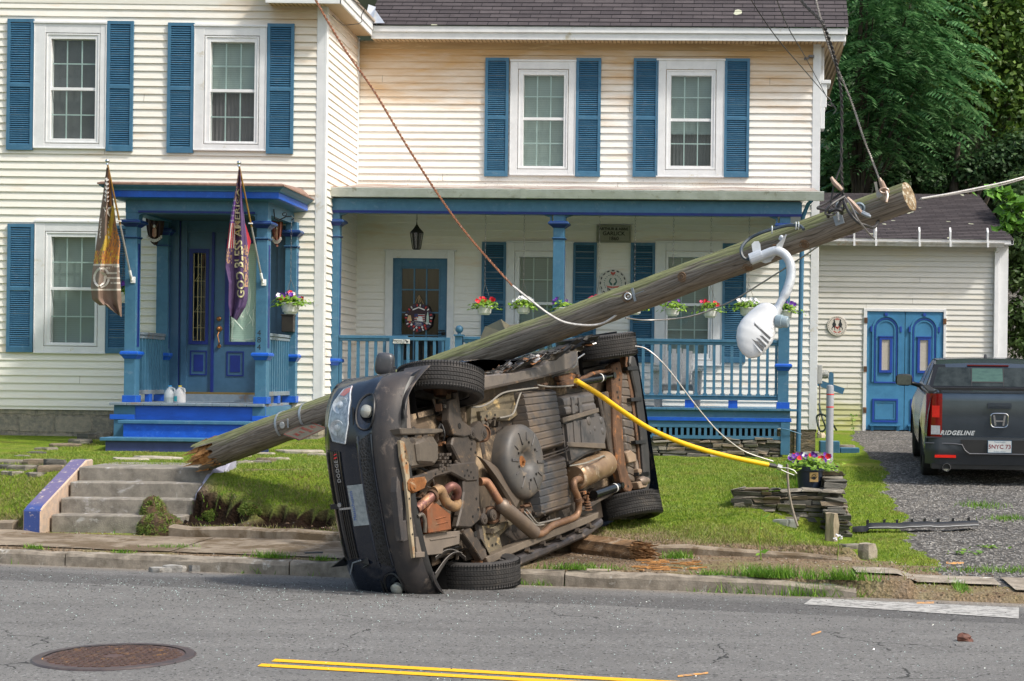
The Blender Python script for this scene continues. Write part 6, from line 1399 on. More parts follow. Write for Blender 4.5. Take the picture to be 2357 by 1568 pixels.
lampm=M('white_lamp_housing',(.74,.75,.76),(.66,.67,.68),5,.35,0,.5,c3=(.50,.50,.48),s3=14,t3=.68)
hd=mb.build('lamp_head',lampm,LA,smooth=True,ang=60)
mb=MB()
for i in range(7):
    t=.34+.072*i;L_=.10-.010*abs(i-2.5);mb.obox(org+hx*HL*t+hz*(.025+.0)+hy*(.088-.006*abs(i-2)),hz*L_*.9+hx*.03,hy*.003+hx*.010,hx*.006)
mb.build('cooling_fin',M('lamp_fin',(.66,.67,.68),None,6,.4),hd)
mb=MB()
for i in range(6):
    t=.375+.072*i;L_=.10-.010*abs(i-2.5);mb.obox(org+hx*HL*t+hz*.025+hy*(.076-.005*abs(i-2)),hz*L_*.86+hx*.028,hy*.012,hx*.014)
mb.build('vent_slot',M('dark_vent',(.12,.12,.12),None,6,.8),hd)
pc=org+hx*HL*.22+hz*.14+hy*.05;pa=(hz+hy*.4-hx*.25).normalized();mb=MB();mb.lathe([(.052,-.03),(.055,.0),(.055,.02),(.048,.024),(.046,.065),(.04,.072),(.001,.073)],pc-pa*.02,pa,22,caps=False);mb.build('photocell',M('grey_photocell',(.30,.38,.42),(.24,.31,.35),6,.3,0,.5),hd,smooth=True,ang=40)
mb=MB();mb.tube([A_[-1]-(A_[-1]-A_[-2]).normalized()*.03,A_[-1]+(A_[-1]-A_[-2]).normalized()*.05],.045,14);mb.build('collar',wht,hd,smooth=True)
# feed cable to the lamp
def cable(pts,r,name,mat,label,cat,n=6,group=None,smoothing=6,cat_parent=None,twist=0):
    Q=[]
    P_=[Vector(p)for p in pts]
    for i in range(len(P_)-1):
        p0,p1,p2,p3=P_[max(0,i-1)],P_[i],P_[i+1],P_[min(len(P_)-1,i+2)]
        for t in np.linspace(0,1,smoothing,endpoint=False):Q.append(.5*((2*p1)+(p2-p0)*t+(2*p0-5*p1+4*p2-p3)*t*t+(3*p1-p0-3*p2+p3)*t**3))
    Q.append(P_[-1]);mb=MB()
    if twist:
        k_=len(Q)*5;R2=[]
        for i in range(k_+1):
            f=i/k_*(len(Q)-1);a=min(int(f),len(Q)-2);R2.append(Q[a].lerp(Q[a+1],f-a))
        for s_ in range(2):
            mb.tube([p+Vector((math.cos(i*twist+s_*math.pi),0,math.sin(i*twist+s_*math.pi)))*r*.55 for i,p in enumerate(R2)],r*.62,5)
    else:mb.tube(Q,r,n)
    o=mb.build(name,mat,cat_parent,smooth=True)
    if cat_parent is None:tag(o,label,cat,group)
    return o
bcab=M('blue_black_cable',(.03,.045,.06),(.05,.065,.08),6,.45)
cable([W(1727,598,ya-.13),W(1712,594,ya-.14),W(1706,580,ya-.12),W(1710,565,ya-.05),W(1725,550,ya),W(1750,537,ya-.02),W(1785,526,ya-.03),W(1815,519,ya-.05),W(1840,520,13.35),W(1850,528,13.3)],.014,'lamp_cable',bcab,'','',cat_parent=LA)
mb=MB()
for px,py in((1777,529),(1832,520),(1838,520)):mb.tube([W(px,py,ya-.09)+Vector((0,math.cos(a)*.03,math.sin(a)*.03))for a in np.linspace(0,6.28,12)],.005,5)
mb.build('cable_tie',M('pale_strap',(.6,.65,.66),None,6,.4),LA)
# --- no parking sign bent flat against the pole
c=[W(650,1001,16.2),W(712,970,16.25),W(753,986,15.9),W(690,1015,15.85)]
cen=sum(c,Vector())/4;ux=((c[2]-c[1])+(c[3]-c[0]))/4;uy=((c[1]-c[0])+(c[2]-c[3]))/4;un=ux.cross(uy).normalized()
if un.y>0:un=-un
mb=MB();outl=[]
for(a,b_)in((-1,-.8),(-.88,-1),(.88,-1),(1,-.8),(1,.8),(.88,1),(-.88,1),(-1,.8)):outl.append(cen+ux*a+uy*b_)
n=8;mb.v+=[tuple(p)for p in outl]+[tuple(p+un*.004)for p in outl];mb.f+=[tuple(range(n)),tuple(range(2*n-1,n-1,-1))]+[(i,n+i,n+(i+1)%n,(i+1)%n)for i in range(n)];mb.m+=[0]*(n+2)
NP=tag(mb.build('no_parking_sign',M('shaded_sign_face',(.11,.10,.08),(.085,.078,.062),6,.9,0,.1),None,flip=True),'bent NO PARKING ANY TIME sign strapped to the fallen pole left of the car','sign')  # sign face coloured dark for the shade it hangs in
# lettering follows the sheet: readable direction runs along the long edge
mb=MB();ww,hh=ux.length,uy.length
e1=(ux-uy*.0)/ww;
def sm_(v,oy,o=.006):return cen+ux*(v.x/ww*.8+.0)+uy*((v.y+oy)/hh)+un*o
for s_,oy,sz in(('NO',.58,.30),('PARKING',.16,.27),('ANY',-.22,.20),('TIME',-.58,.25)):add_text(mb,s_,lambda v,oy=oy:cen+ux*v.x*1.15+uy*(v.y*1.25+oy)+un*.006,sz*1.0,bold=.006)
red=M('faded_red_ink',(.16,.02,.01),None,6,.9);mb.build('lettering',red,NP)
mb=MB()
for a,b_ in((0,1),(1,2),(2,3),(3,0)):
    p,q=cen+(c[a]-cen)*.93,cen+(c[b_]-cen)*.93;d=(q-p);mb.obox((p+q)/2+un*.006,d*.48,un*.0006,d.cross(un).normalized()*.0035)
mb.build('border',red,NP)
mb=MB();mb.obox(cen+uy*.9-un*.02+Vector((0,.06,.02)),ux*.12,(0,.07,0),uy.normalized()*.01);mb.build('sign_bracket',galv,NP)
# --- cables
ropem=M('rusty_stranded_cable',(.32,.13,.06),(.16,.07,.04),60,.6,.3,c3=(.45,.38,.34),s3=30,t3=.62)
palem=M('pale_guy_cable',(.62,.60,.57),(.42,.40,.38),30,.5,.3)
blackc=M('black_cable_sheath',(.022,.022,.024),(.045,.042,.04),8,.5);greyc=M('grey_steel_strand',(.28,.26,.245),(.17,.16,.15),30,.45,.4)
gy=14.45
cable([W(718,-30,14.6),W(727,0,14.6),W(790,108,14.6),W(860,208,14.55),W(930,325,14.5),W(1000,435,14.5),W(1060,520,14.5),W(1120,592,14.5),W(1180,658,14.45)],.0105,'guy_cable',ropem,'rusty brown stranded cable crossing the house front down to the fallen pole','cable',twist=.9,smoothing=10)
cable([W(1180,658,14.45),W(1230,698,14.4),W(1262,722,14.4),W(1300,742,14.4),W(1350,749,14.4),W(1385,745,14.4),W(1412,730,14.4),W(1440,708,14.4),W(1465,699,14.4),W(1480,690,14.4),GUYA],.011,'guy_sleeve',palem,'pale sagging cable end hooked onto the middle of the fallen pole','cable')
# bundle dropping from the top
cable([W(1835,-30,12.6),W(1848,5,12.6),W(1885,42,12.6),W(1898,62,12.6),W(1915,110,12.7),W(1927,155,12.8),W(1936,210,12.85),W(1938,270,12.9),W(1937,370,12.95),W(1939,430,13.0),W(1943,480,13.05),c1+ax1*.03+Vector((0,0,.12))],.012,'service_cable',blackc,'thick twisted black cable bundle dropping from the top onto the fallen pole','cable',twist=.35,smoothing=8)
cable([W(1873,-30,12.7),W(1880,5,12.7),W(1895,65,12.7),W(1916,130,12.8),W(1942,190,12.85),W(1964,245,12.9),W(1985,310,12.9),W(2006,365,12.95),W(2024,412,12.95)],.0085,'strain_cable',greyc,'taut grey steel strand running down to the tip of the fallen pole','cable',twist=.9,smoothing=8)
mb=MB();mb.tube([W(2024,410,12.95),W(2030,424,12.95)],[.012,.02],8);mb.tube([W(2028,418,12.95),W(2034,434,12.95),W(2040,444,12.98)],[.020,.026,.03],10);mb.tube([W(2034,440,12.95)+Vector((math.cos(a)*.035,-.03,math.sin(a)*.02))for a in np.linspace(0,6.28,12)],.009,6);mb.tube([W(2040,441,12.9),W(2043,450,12.88),W(2040,466,12.86)],.012,6)
tag(mb.build('strain_insulator',bro,None,smooth=True),'tan strain insulator at the end of the taut strand on the pole tip','insulator')
cable([W(1720,-30,14),W(1732,5,14),W(1790,90,15),W(1850,160,17),W(1900,218,20)],.0055,'thin_wire',blackc,'thin dark wire from the top to the eave corner, the left of the two','wire',n=4)
cable([W(1782,-30,14),W(1790,5,14),W(1815,65,15),W(1850,125,17),W(1880,180,19),W(1902,222,20)],.005,'thin_wire',blackc,'thin dark wire from the top to the eave corner, the right of the two','wire',n=4)
cable([W(1902,222,20),W(1912,232,20),W(1904,240,20),W(1915,245,20),W(1912,236,20),W(1924,252,20),W(1918,262,20)],.008,'wire_tail',blackc,'loose black wire tails curling at the eave corner','wire',n=5)
# tangle above the pole
cable([W(1937,380,12.9),W(1925,410,12.9),W(1917,440,12.9),W(1914,465,12.9),W(1922,480,12.9),W(1935,488,12.9)],.008,'loose_wire',blackc,'loose black wire bowing left of the cable bundle above the pole','wire')
cable([W(1942,440,12.9),W(1905,466,12.9),W(1882,478,12.85),W(1893,482,12.85),W(1920,486,12.9),W(1930,470,12.9),W(1942,450,12.9)],.010,'loose_wire',blackc,'flat loop of black wire sticking out left above the pole','wire')
cable([W(1944,452,12.9),W(1915,470,12.8),W(1900,490,12.8),W(1912,495,12.8),W(1925,488,12.85),W(1938,468,12.9)],.010,'loose_wire',blackc,'lower loop of black wire lying on top of the pole','wire')
cable([W(1906,500,12.85),W(1910,488,12.8),W(1922,482,12.8),W(1935,484,12.8),W(1938,492,12.85)],.014,'loose_wire',M('thick_black_sheath',(.012,.012,.013),None,5,.4),'short thick black cable hooked over the pole','wire')
for lab,pts in(('tan guy insulator angled below the cable bundle',[(1950,455),(1962,468),(1975,482),(1984,492)]),('small tan insulator hanging beside the cable bundle',[(1913,408),(1920,420),(1932,432),(1938,438)])):
    mb=MB();mb.tube([W(x,y,12.88)for x,y in pts],[.012,.020,.020,.014],8);tag(mb.build('guy_insulator',bro,None,smooth=True),lab,'insulator')
mb=MB();mb.tube([W(1984,490,12.85),W(1996,496,12.83),W(2004,499,12.82)],[.016,.018,.010],8);mb.tube([W(1985,486,12.84),W(2002,494,12.82)],.006,6);tag(mb.build('guy_shackle',galv,None,smooth=True),'grey shackle joining the insulator to the round eye bolt','shackle')
cable([W(1946,455,12.85),W(1960,475,12.8),W(1975,505,12.75),W(1998,535,12.8),W(2013,550,12.9)],.0065,'thin_wire',greyc,'thin grey wire crossing the pole near its tip down to the garage eave line','wire',n=5)
cable([W(1942,462,12.85),W(1955,490,12.8),W(1975,512,12.78),W(1995,520,12.8),W(2010,524,12.9),W(2020,515,13.0),W(2022,508,13.2)],.012,'drooping_wire',blackc,'thick black wire drooping over the street side of the pole tip','wire')
cable([W(2022,508,13.2),W(2017,518,13.1),W(2013,528,13.1),W(2013,548,13.1)],.009,'white_wire',M('white_wire_sheath',(.7,.7,.7),None,6,.4),'short white wire hanging below the pole tip','wire')
cable([W(2400,398,16),W(2357,408,16),W(2310,420,15.8),W(2250,433,15.3),W(2180,447,14.5),W(2120,457,13.6)],.0085,'service_drop',palem,'pale service cable running from the pole tip to the right edge','cable')
cable([W(2400,400,16),W(2357,412,16),W(2310,425,15.8),W(2250,438,15.3),W(2180,450,14.5),W(2115,460,13.6)],.0065,'service_drop',greyc,'darker strand twisted just under the pale service cable at the right','cable')
cable([W(1890,562,14.5),W(1850,590,14.8),W(1800,622,15),W(1740,660,15.2),W(1690,690,15.3),W(1640,712,15.4),W(1590,728,15.4),W(1540,735,15.4),W(1480,737,15.3),W(1440,732,14.8)],.0075,'slack_wire',greyc,'slack grey wire sagging behind the pole in front of the flower baskets','wire',n=5)
cable([W(1462,797,15.6),W(1485,802,15.6),W(1512,822,15.6),W(1545,858,15.7),W(1580,905,15.8),W(1615,950,15.9),W(1650,990,16.0),W(1685,1020,16.1),W(1720,1042,16.2),W(1780,1062,16.25)],.0065,'guy_wire',palem,'thin pale guy wire arching from the rear wheel to the lawn','wire',n=5)
# --- yellow guy guard with loop and stake
yelp=M('yellow_plastic_guard',(.82,.50,.01),(.74,.43,.01),4,.35,0,.5,c3=(.45,.30,.05),s3=7,t3=.68)
pts=[W(1325,876,14.35),W(1375,906,14.55),W(1430,945,14.8),W(1490,984,15.1),W(1550,1012,15.4),W(1620,1036,15.7),W(1700,1056,16.0),W(1768,1070,16.2)]
YG=thing('guy_guard','bright yellow plastic guy-wire guard slanting from the car across the lawn','cable guard',tuple(pts[-1]))
cable(pts,.024,'sleeve',yelp,'','',n=12,cat_parent=YG);
mb=MB();mb.tube([pts[-1],W(1783,1073,16.22),W(1790,1075,16.22)],[.024,.022,.016],10);mb.build('rubber_end',blackc,YG,smooth=True)
mb=MB();mb.tube([W(1789,1074,16.22),W(1799,1078,16.22)],.030,8);mb.tube([W(1797,1076,16.2),W(1815,1078,16.2),W(1828,1083,16.2),W(1834,1090,16.2),W(1828,1094,16.2),W(1812,1088,16.2),W(1797,1081,16.2)],.0048,6);mb.build('wire_loop',M('bright_wire',(.48,.48,.47),None,6,.4,.5),YG,smooth=True)
mb=MB();cable([W(1812,1068,16.5),W(1813,1100,16.5),W(1817,1140,16.45),W(1826,1180,16.4),W(1836,1212,16.3)],.014,'stake',M('grey_weathered_stake',(.24,.205,.165),(.15,.125,.10),12,.9,stretch=(4,4,1)),'bent grey wooden stake standing in front of the slate wall','stake')
# --- broken lower piece of the pole under the car
BS=thing('pole_stump','splintered brown pole stump lying under the rear of the car','wood stump',tuple(W(1430,1275,15.0)))
s0=W(1340,1262,15.0);s1=W(1478,1282,14.4);sdv=s1-s0;sd_=sdv.normalized();su=(Vector((0,0,1))-sd_*sd_.z).normalized();sv_=sd_.cross(su)
mb=MB();N=30
for j in range(13):
    t=j/12
    for k in range(N):
        a=2*math.pi*k/N;r_=.135*(1+.05*math.sin(k*2.1)+.03*rnd.uniform(-1,1));p=s0+sdv*t*(1-(.10*rnd.random()if j==12 else 0))+(su*math.cos(a)+sv_*math.sin(a))*r_;mb.v.append(tuple(p))
for j in range(12):
    for k in range(N):q=j*N;mb.f.append((q+k,q+(k+1)%N,q+N+(k+1)%N,q+N+k));mb.m.append(0)
mb.build('bark',M('buried_pole_wood',(.28,.17,.09),(.13,.08,.045),9,.9,0,.2,.9,50,.012,stretch=(.4,2,2),c3=(.42,.33,.24),s3=4,t3=.62),BS,smooth=True)
mb=MB()
for i in range(260):
    a=rnd.uniform(0,6.283);rr=math.sqrt(rnd.random())*.125;L_=rnd.uniform(.02,.15);p=s1+(su*math.cos(a)+sv_*math.sin(a))*rr-sd_*.08;d=(sd_+Vector((rnd.uniform(-.2,.2),rnd.uniform(-.2,.2),rnd.uniform(-.2,.15)))).normalized();w_=rnd.uniform(.006,.016);e1=d.orthogonal().normalized();e2=d.cross(e1);n=len(mb.v)
    mb.v+=[tuple(p+e1*w_),tuple(p-e1*w_+e2*w_),tuple(p-e2*w_),tuple(p+d*(L_+.08)+e1*w_*.5),tuple(p+d*(L_+.08)-e2*w_*.4)];mb.f+=[(n,n+1,n+3),(n+1,n+2,n+4,n+3),(n+2,n,n+3,n+4)];mb.m+=[0]*3
mb.lathe([(.13,-.10),(.125,-.02),(.001,0)],s1-sd_*.02,sd_,20,caps=False)
mb.build('splinters',M('splintered_heartwood',(.36,.20,.09),(.17,.09,.04),25,.9,0,.2,c3=(.48,.33,.18),s3=30,t3=.6),BS)
mb=MB()
for i in range(34):
    p=G(1480+rnd.uniform(-10,130),1305+rnd.uniform(-14,10));a=rnd.uniform(-.6,.6);L_=rnd.uniform(.02,.10);w_=rnd.uniform(.005,.012);mb.obox(p+Vector((0,0,.008)),(L_*math.cos(a),L_*math.sin(a),0),(-w_*math.sin(a),w_*math.cos(a),0),(0,0,.004))
o=mb.build('wood_splinters',splm,None);tag(o,'scatter of orange wood splinters beside the pole stump','splinters');o['kind']='stuff'
# ================================================================ GARAGE
GA=thing('garage','small white clapboard garage with blue arched double doors','garage',(3.5,35.2,.7))
zgb=FG.l(1950,992)[1];zgt=FG.l(2100,560)[1];gxl=FG.l(1872,800)[0]-1.6;gxr=FG.l(2318,800)[0]
sid_g=siding_mat('garage_siding',(.66,.65,.61),(.60,.52,.34),4.1,5.2,.55,green=(.9,1.9))
gd=FG.rect((1986,711,2176,990));dd=FG.rect((1994,717.5,2170,988));gp=FG.l(2100,(500+582/1.96)*.7542)[1]
siding(FG,gxl,gxr-.2,zgb,zgt-.02,sid_g,GA,[(gd[0]+.05,gd[1]-.05,zgb-1,gd[3]-.03)],ph=gp)
mb=MB();mb.box(gxr-.2,gxr,-.024,.02,zgb,zgt+.02);mb.box(gxr-.02,gxr+.002,.02,.15,zgb,zgt);mb.box(gd[0],dd[0],-.04,.02,zgb-.05,gd[3]);mb.box(dd[1],gd[1],-.04,.02,zgb-.05,gd[3]);mb.box(dd[0],dd[1],-.038,.02,dd[3],gd[3]);mb.build('trim',white,GA,frame=FG,bevel=.004)
mb=MB();mb.box(gxl,gxr-.01,.3,5,zgb-.3,zgt);mb.box(gxl,gxr-.02,.01,.3,zgb-.35,zgb-.0);mb.build('inner_wall',conc,GA,frame=FG)
ezg=FG.l(2100,553)[1];er=FG.l(2334,552,-.3)[0];
y1=5.2;zr_=FG.l(2150,447,4.3)[1]
roof_plane(FG,gxl,er,-.32,ezg,4.3,zr_,GA,shing)
mb=MB();mb.box(gxl,er-.02,-.30,.0,ezg-.09,ezg-.0);mb.prism([(-.30,ezg-.10),(-.30,ezg-.002),(4.3,zr_-.01),(4.3,zr_-.14)],er-.06,er-.01,'x');mb.prism([(0,zgt),(8.6,zgt),(4.3,zr_-.05)],gxr-.02,gxr,'x');mb.build('fascia',white,GA,frame=FG)
gz0,gz1=FG.l(2100,567,-.35)[1],FG.l(2100,557,-.35)[1];ggx=FG.l(2312,560,-.4)[0]
o=gutter(FG,gxl+.4,ggx,-.42,gz0,gz1,GA,M('rust_stained_gutter',(.62,.62,.60),(.45,.42,.36),5,.5,0,.4,c3=(.42,.25,.12),s3=4,t3=.63),wd=.11)
mb=MB()
for px in(1966,2016,2116,2187,2273):x=FG.l(px,545,-.35)[0];mb.obox((x,-.36,ezg+.10),(.018,0,0),(0,.04,.05),(0,-.005,.1));mb.box(x-.022,x+.022,-.432,-.40,gz0-.01,gz1+.02)
mb.build('gutter_strap',whites,GA,frame=FG)
x=FG.l(2293,700,-.1)[0];mb=MB();mb.box(x-.045,x+.045,-.12,-.03,zgb-.4,gz0-.05);mb.obox((x,-.2,gz0-.03),(.04,0,0),(0,.12,-.03),(0,0,.035));mb.build('downspout',whites,GA,frame=FG,bevel=.006)
# doors
def garage_door(x0,x1,nm):
    z0,z1=dd[2]-.02,dd[3];y=-.01;mb=MB();mb.mi=0;mb.box(x0+.006,x1-.006,y,y+.05,z0,z1)
    w_=x1-x0;cx=(x0+x1)/2;hw=w_*.36
    def arch(hw,zt,zb,th,pr_,slot):
        mb.mi=slot;pts_o=[(cx-hw,zb),(cx-hw,zt-hw)]+[(cx+hw*math.cos(math.pi-a),zt-hw+hw*math.sin(a))for a in np.linspace(0,math.pi,17)]+[(cx+hw,zb)]
        h2=hw-th;pts_i=[(cx-h2,zb),(cx-h2,zt-hw)]+[(cx+h2*math.cos(math.pi-a),zt-hw+h2*math.sin(a))for a in np.linspace(0,math.pi,17)]+[(cx+h2,zb)]
        for i in range(len(pts_o)-1):
            a,b_,c,d=pts_o[i],pts_o[i+1],pts_i[i+1],pts_i[i]
            n=len(mb.v);mb.v+=[(p[0],y-pr_,p[1])for p in(a,b_,c,d)]+[(p[0],y,p[1])for p in(a,b_,c,d)];mb.f+=[(n,n+1,n+2,n+3),(n,n+4,n+5,n+1),(n+3,n+2,n+6,n+7)];mb.m+=[slot]*3
    zt=FG.l(2030,726)[1];zb=FG.l(2030,882)[1]
    arch(hw,zt,zb+.02,.035,.03,0);arch(hw-.05,zt-.06,zb+.03,.022,.02,1);arch(hw-.085,zt-.10,zb+.05,.03,.014,0)
    for s_ in(-1,1):mb.mi=1;mb.box(cx+s_*(hw+.02)-.02,cx+s_*(hw+.02)+.02,y-.04,y,zt-hw-.06,zt-hw+.06)
    mb.box(cx-.03,cx+.03,y-.045,y,zt-.01,zt+.05)
    def fr(r0,r1,r2,r3,t,slot,pr_=.018):mb.mi=slot;mb.box(r0,r0+t,y-pr_,y,r2,r3);mb.box(r1-t,r1,y-pr_,y,r2,r3);mb.box(r0+t,r1-t,y-pr_,y,r2,r2+t);mb.box(r0+t,r1-t,y-pr_,y,r3-t,r3)
    mb.mi=1;mb.box(cx-hw+.05,cx+hw-.05,y-.022,y,zb,zb+.03)
    zw1,zw0=FG.l(2030,776)[1],FG.l(2030,858)[1];fr(cx-hw*.48,cx+hw*.48,zw0,zw1,.055,1,.03);mb.box(cx-hw*.56,cx+hw*.56,y-.04,y,zw1,zw1+.02)
    zp1,zp0=FG.l(2030,918)[1],FG.l(2030,972)[1];fr(cx-hw+.02,cx+hw-.02,zp0,zp1,.04,1,.022);fr(cx-hw+.08,cx+hw-.08,zp0+.06,zp1-.06,.02,0,.012)
    mb.mi=0;mb.box(cx-hw-.04,cx+hw+.04,y-.08,y,zp0-.08,zp0-.045)
    for s_ in(-1,1):mb.prism([(y-.07,zp0-.08),(y,zp0-.08),(y,zp0-.28),(y-.02,zp0-.24)],cx+s_*(hw-.02)-.03,cx+s_*(hw-.02)+.03,'x')
    o=mb.build(nm,[M('garage_blue_paint',(.055,.22,.40),(.04,.17,.32),3,.55,0,.35,c3=(.10,.16,.13),s3=2,t3=.66),navy if False else M('royal_door_trim',(.012,.06,.36),None,5,.4)],GA,frame=FG)
    mb=MB();mb.box(cx-hw*.48+.055,cx+hw*.48-.055,y-.006,y-.001,zw0+.055,zw1-.055);mb.build('pane',M('frosted_pane',(.50,.46,.40),(.42,.39,.34),30,.3),o,frame=FG)
    mb=MB()
    xh=x0-.03 if nm=='door' and x0<3.9 and x0==dd[0]else x1+.02
    for zz in(z0+.42,z0+1.3,z1-.2):mb.box(xh-.03,xh+.04,-.052,-.04,zz-.06,zz+.06)
    mb.build('hinge',rustb,o,frame=FG)
xm=(dd[0]+dd[1])/2;garage_door(dd[0],xm,'door');garage_door(xm,dd[1],'door')
mb=MB();mb.box(gd[0]-.1,gd[1]+.1,-.7,-.01,zgb-.3,zgb-.02+.0);structure(mb.build('door_slab',conc,None,frame=FG,bevel=.02))
# round painted sign on the garage
def disc_sign(fr,px,py,r,dep,name,label,face,paint_fn,group=None):
    x,z=fr.l(px,py,dep);mb=MB();c=Vector((x,dep,z));mb.lathe([(r,0),(r,-.012),(r*.97,-.016)]if False else[(r,-.0),(r,.012),(r*.97,.015),(.001,.015)],c,(0,-1,0),40,caps=False)
    s_=mb.build(name,face,None,frame=fr);tag(s_,label,'sign',group);paint_fn(s_,x,z,r,dep-.0165);return s_
def poly(mb,pts,y,slot=0):mb.mi=slot;mb.v+=[(p[0],y,p[1])for p in pts];n=len(mb.v)-len(pts);mb.f.append(tuple(range(n,n+len(pts))));mb.m.append(slot)
def dab(mb,x,z,a,l,w_,y,slot=0):
    ca,sa=math.cos(a),math.sin(a);poly(mb,[(x+ca*l*math.cos(t)-sa*w_*math.sin(t),z+sa*l*math.cos(t)+ca*w_*math.sin(t))for t in np.linspace(0,6.283,9)[:-1]],y,slot)
blkp=M('black_sign_paint',(.02,.025,.03),None,5,.5);redp_=M('red_sign_paint',(.50,.07,.05),None,5,.5);grnp=M('dark_green_sign_paint',(.04,.12,.10),None,5,.5);crm=M('cream_sign_face',(.66,.62,.56),(.58,.54,.48),8,.5)
def horse_sign(s_,x,z,r,y):
    mb=MB()
    H_=[(-.02,.10),(.10,.30),(.12,.52),(.22,.60),(.34,.50),(.30,.40),(.42,.25),(.50,.05),(.40,-.05),(.56,-.30),(.50,-.50),(.44,-.48),(.46,-.32),(.34,-.18),(.22,-.22),(.20,-.52),(.12,-.52),(.12,-.15),(.02,-.05)]
    for s2 in(-1,1):poly(mb,[(x+s2*(.12+p[0]*.8)*r,z+(p[1]*.95+.02)*r)for p in H_],y,0)
    for k in range(5):dab(mb,x+r*.16*math.sin((k-2)*.6),z+r*(.55+.16*math.cos((k-2)*.6)),math.pi/2-(k-2)*.6,r*.12,r*.03,y,1)
    for(dx,dz)in((0,-.25),(-.1,-.15),(.1,-.15)):dab(mb,x+dx*r,z+dz*r,.6 if dx>0 else-.6,r*.16,r*.07,y-.0004,1)
    for s2 in(-1,1):dab(mb,x+s2*.22*r,z-.62*r,s2*.5,r*.20,r*.06,y,1);dab(mb,x+s2*.3*r,z+.62*r,-s2*.8,r*.14,r*.04,y,0)
    for k in range(30):a=k*.2094;dab(mb,x+r*.86*math.cos(a),z+r*.86*math.sin(a),a+1.57,r*.05,r*.035,y,0)
    mb.build('painting',[blkp,redp_],s_,frame=FG)
disc_sign(FG,1927,750,.215,-.03,'round_sign','round white sign painted with two rearing black horses on the garage',crm,horse_sign)
def dove_sign(s_,x,z,r,y):
    mb=MB()
    for k in range(16):a=k*math.pi/8;dab(mb,x+r*.90*math.cos(a),z+r*.90*math.sin(a),a+1.57,r*.12,r*.05,y,0)
    for s2 in(-1,1):
        poly(mb,[(x+s2*p[0]*r,z+p[1]*r)for p in((.03,-.05),(.20,.10),(.16,.26),(.08,.32),(.14,.38),(.24,.30),(.30,.10),(.20,-.12),(.05,-.20))],y,2)
        poly(mb,[(x+s2*p[0]*r,z+p[1]*r)for p in((.0,-.25),(.34,-.22),(.50,-.16),(.36,-.32),(.02,-.36))],y-.0004,1)
        for k in range(3):dab(mb,x+s2*r*(.16+.10*k),z-r*(.55-.04*k),s2*(1.0+.2*k),r*.20,r*.035,y,0)
        for k in range(8):a=-.5+k*.26;dab(mb,x+s2*r*.62*math.cos(a),z+r*.62*math.sin(a),a+.9*s2,r*.07,r*.022,y,2)
        dab(mb,x+s2*r*.08,z+r*.72,.8*s2,r*.12,r*.08,y,1)
    poly(mb,[(x-.14*r,z+.70*r),(x,z+.52*r),(x+.14*r,z+.70*r)],y-.0003,1)
    mb.build('painting',[blkp,redp_,grnp],s_,frame=FW)
disc_sign(FW,1411,652,.225,-.04,'round_sign','round cream hex sign with two dark birds and a red heart on the porch wall',M('beige_sign_face',(.58,.55,.50),(.50,.48,.43),8,.5),dove_sign)
# plaque
r_=FW.rect((1373,517.5,1453,559),-.03);mb=MB();mb.box(r_[0],r_[1],-.05,-.03,r_[2],r_[3]);PQ=tag(mb.build('name_plaque',M('grey_green_plaque',(.30,.30,.24),(.24,.24,.19),6,.6),None,frame=FW,bevel=.004),'grey plaque reading ARTHUR & ABBIE GARLICK 1860 on the porch wall','plaque')
mb=MB();cx,cz=(r_[0]+r_[1])/2,(r_[2]+r_[3])/2
for s_,dz,sz in(('ARTHUR & ABBIE',.075,.062),('GARLICK',.0,.088),('1860',-.082,.082)):add_text(mb,s_,lambda v,dz=dz:(cx+v.x,-.0515,cz+dz+v.y),sz,bold=.002)
w_,h_=(r_[1]-r_[0])/2-.025,(r_[3]-r_[2])/2-.022
for(a,b_,c,d)in((-w_,w_,h_-.005,h_),(-w_,w_,-h_,-h_+.005),(-w_,-w_+.005,-h_+.005,h_-.005),(w_-.005,w_,-h_+.005,h_-.005)):mb.box(cx+a,cx+b_,-.0520,-.0503,cz+c,cz+d)
mb.build('lettering',inkm,PQ,frame=FW)
# ================================================================ PICKUP TRUCK (local x right, y forward, z up from its ground)
TX,TY,TZ,TYAW=4.03,22.15,.335,5.2
MT=Matrix.Translation((TX,TY,TZ))@Matrix.Rotation(R(-TYAW),4,'Z')@Matrix.Rotation(R(2.6),4,'X')
TR=thing('pickup_truck','dark grey pickup truck parked on the gravel driveway seen from behind','truck',(TX,TY,TZ))
def tb(mb,name,mats,smooth=True,parent=TR,**k):return mb.build(name,mats,parent,frame=MT,smooth=smooth,**k)
tp=M('dark_grey_metallic',(.085,.105,.13),(.07,.088,.11),3,.16,.65,.7);tpl=M('black_truck_plastic',(.015,.015,.016),(.022,.022,.023),5,.5)
hw=.995
def tsec(y):
    """half outline: (x, z) from sill up to bed rail/belt"""
    bul=.0
    for yc in(1.25,4.43):
        bul=max(bul,.02*math.exp(-((y-yc)/.45)**2))
    low=.30
    for yc in(1.25,4.43):
        if abs(y-yc)<.47:low=max(low,.36+math.sqrt(max(0,.47**2-(y-yc)**2))*.98)
    top=float(np.interp(y,[0,.1,1.85,3.9,5.1,5.3],[1.27,1.30,1.25,1.20,1.08,.9]));w0=hw-.04*max(0,(y-4.6)/.7)-.03*max(0,1-y/.25)
    return[(w0-.06,low),(w0-.01+bul,max(low,.42)),(w0+bul,max(low,.72)),(w0-.015+bul*.6,max(low+.02,.95)),(w0-.045,top-.10),(w0-.085,top-.02),(w0-.16,top)]
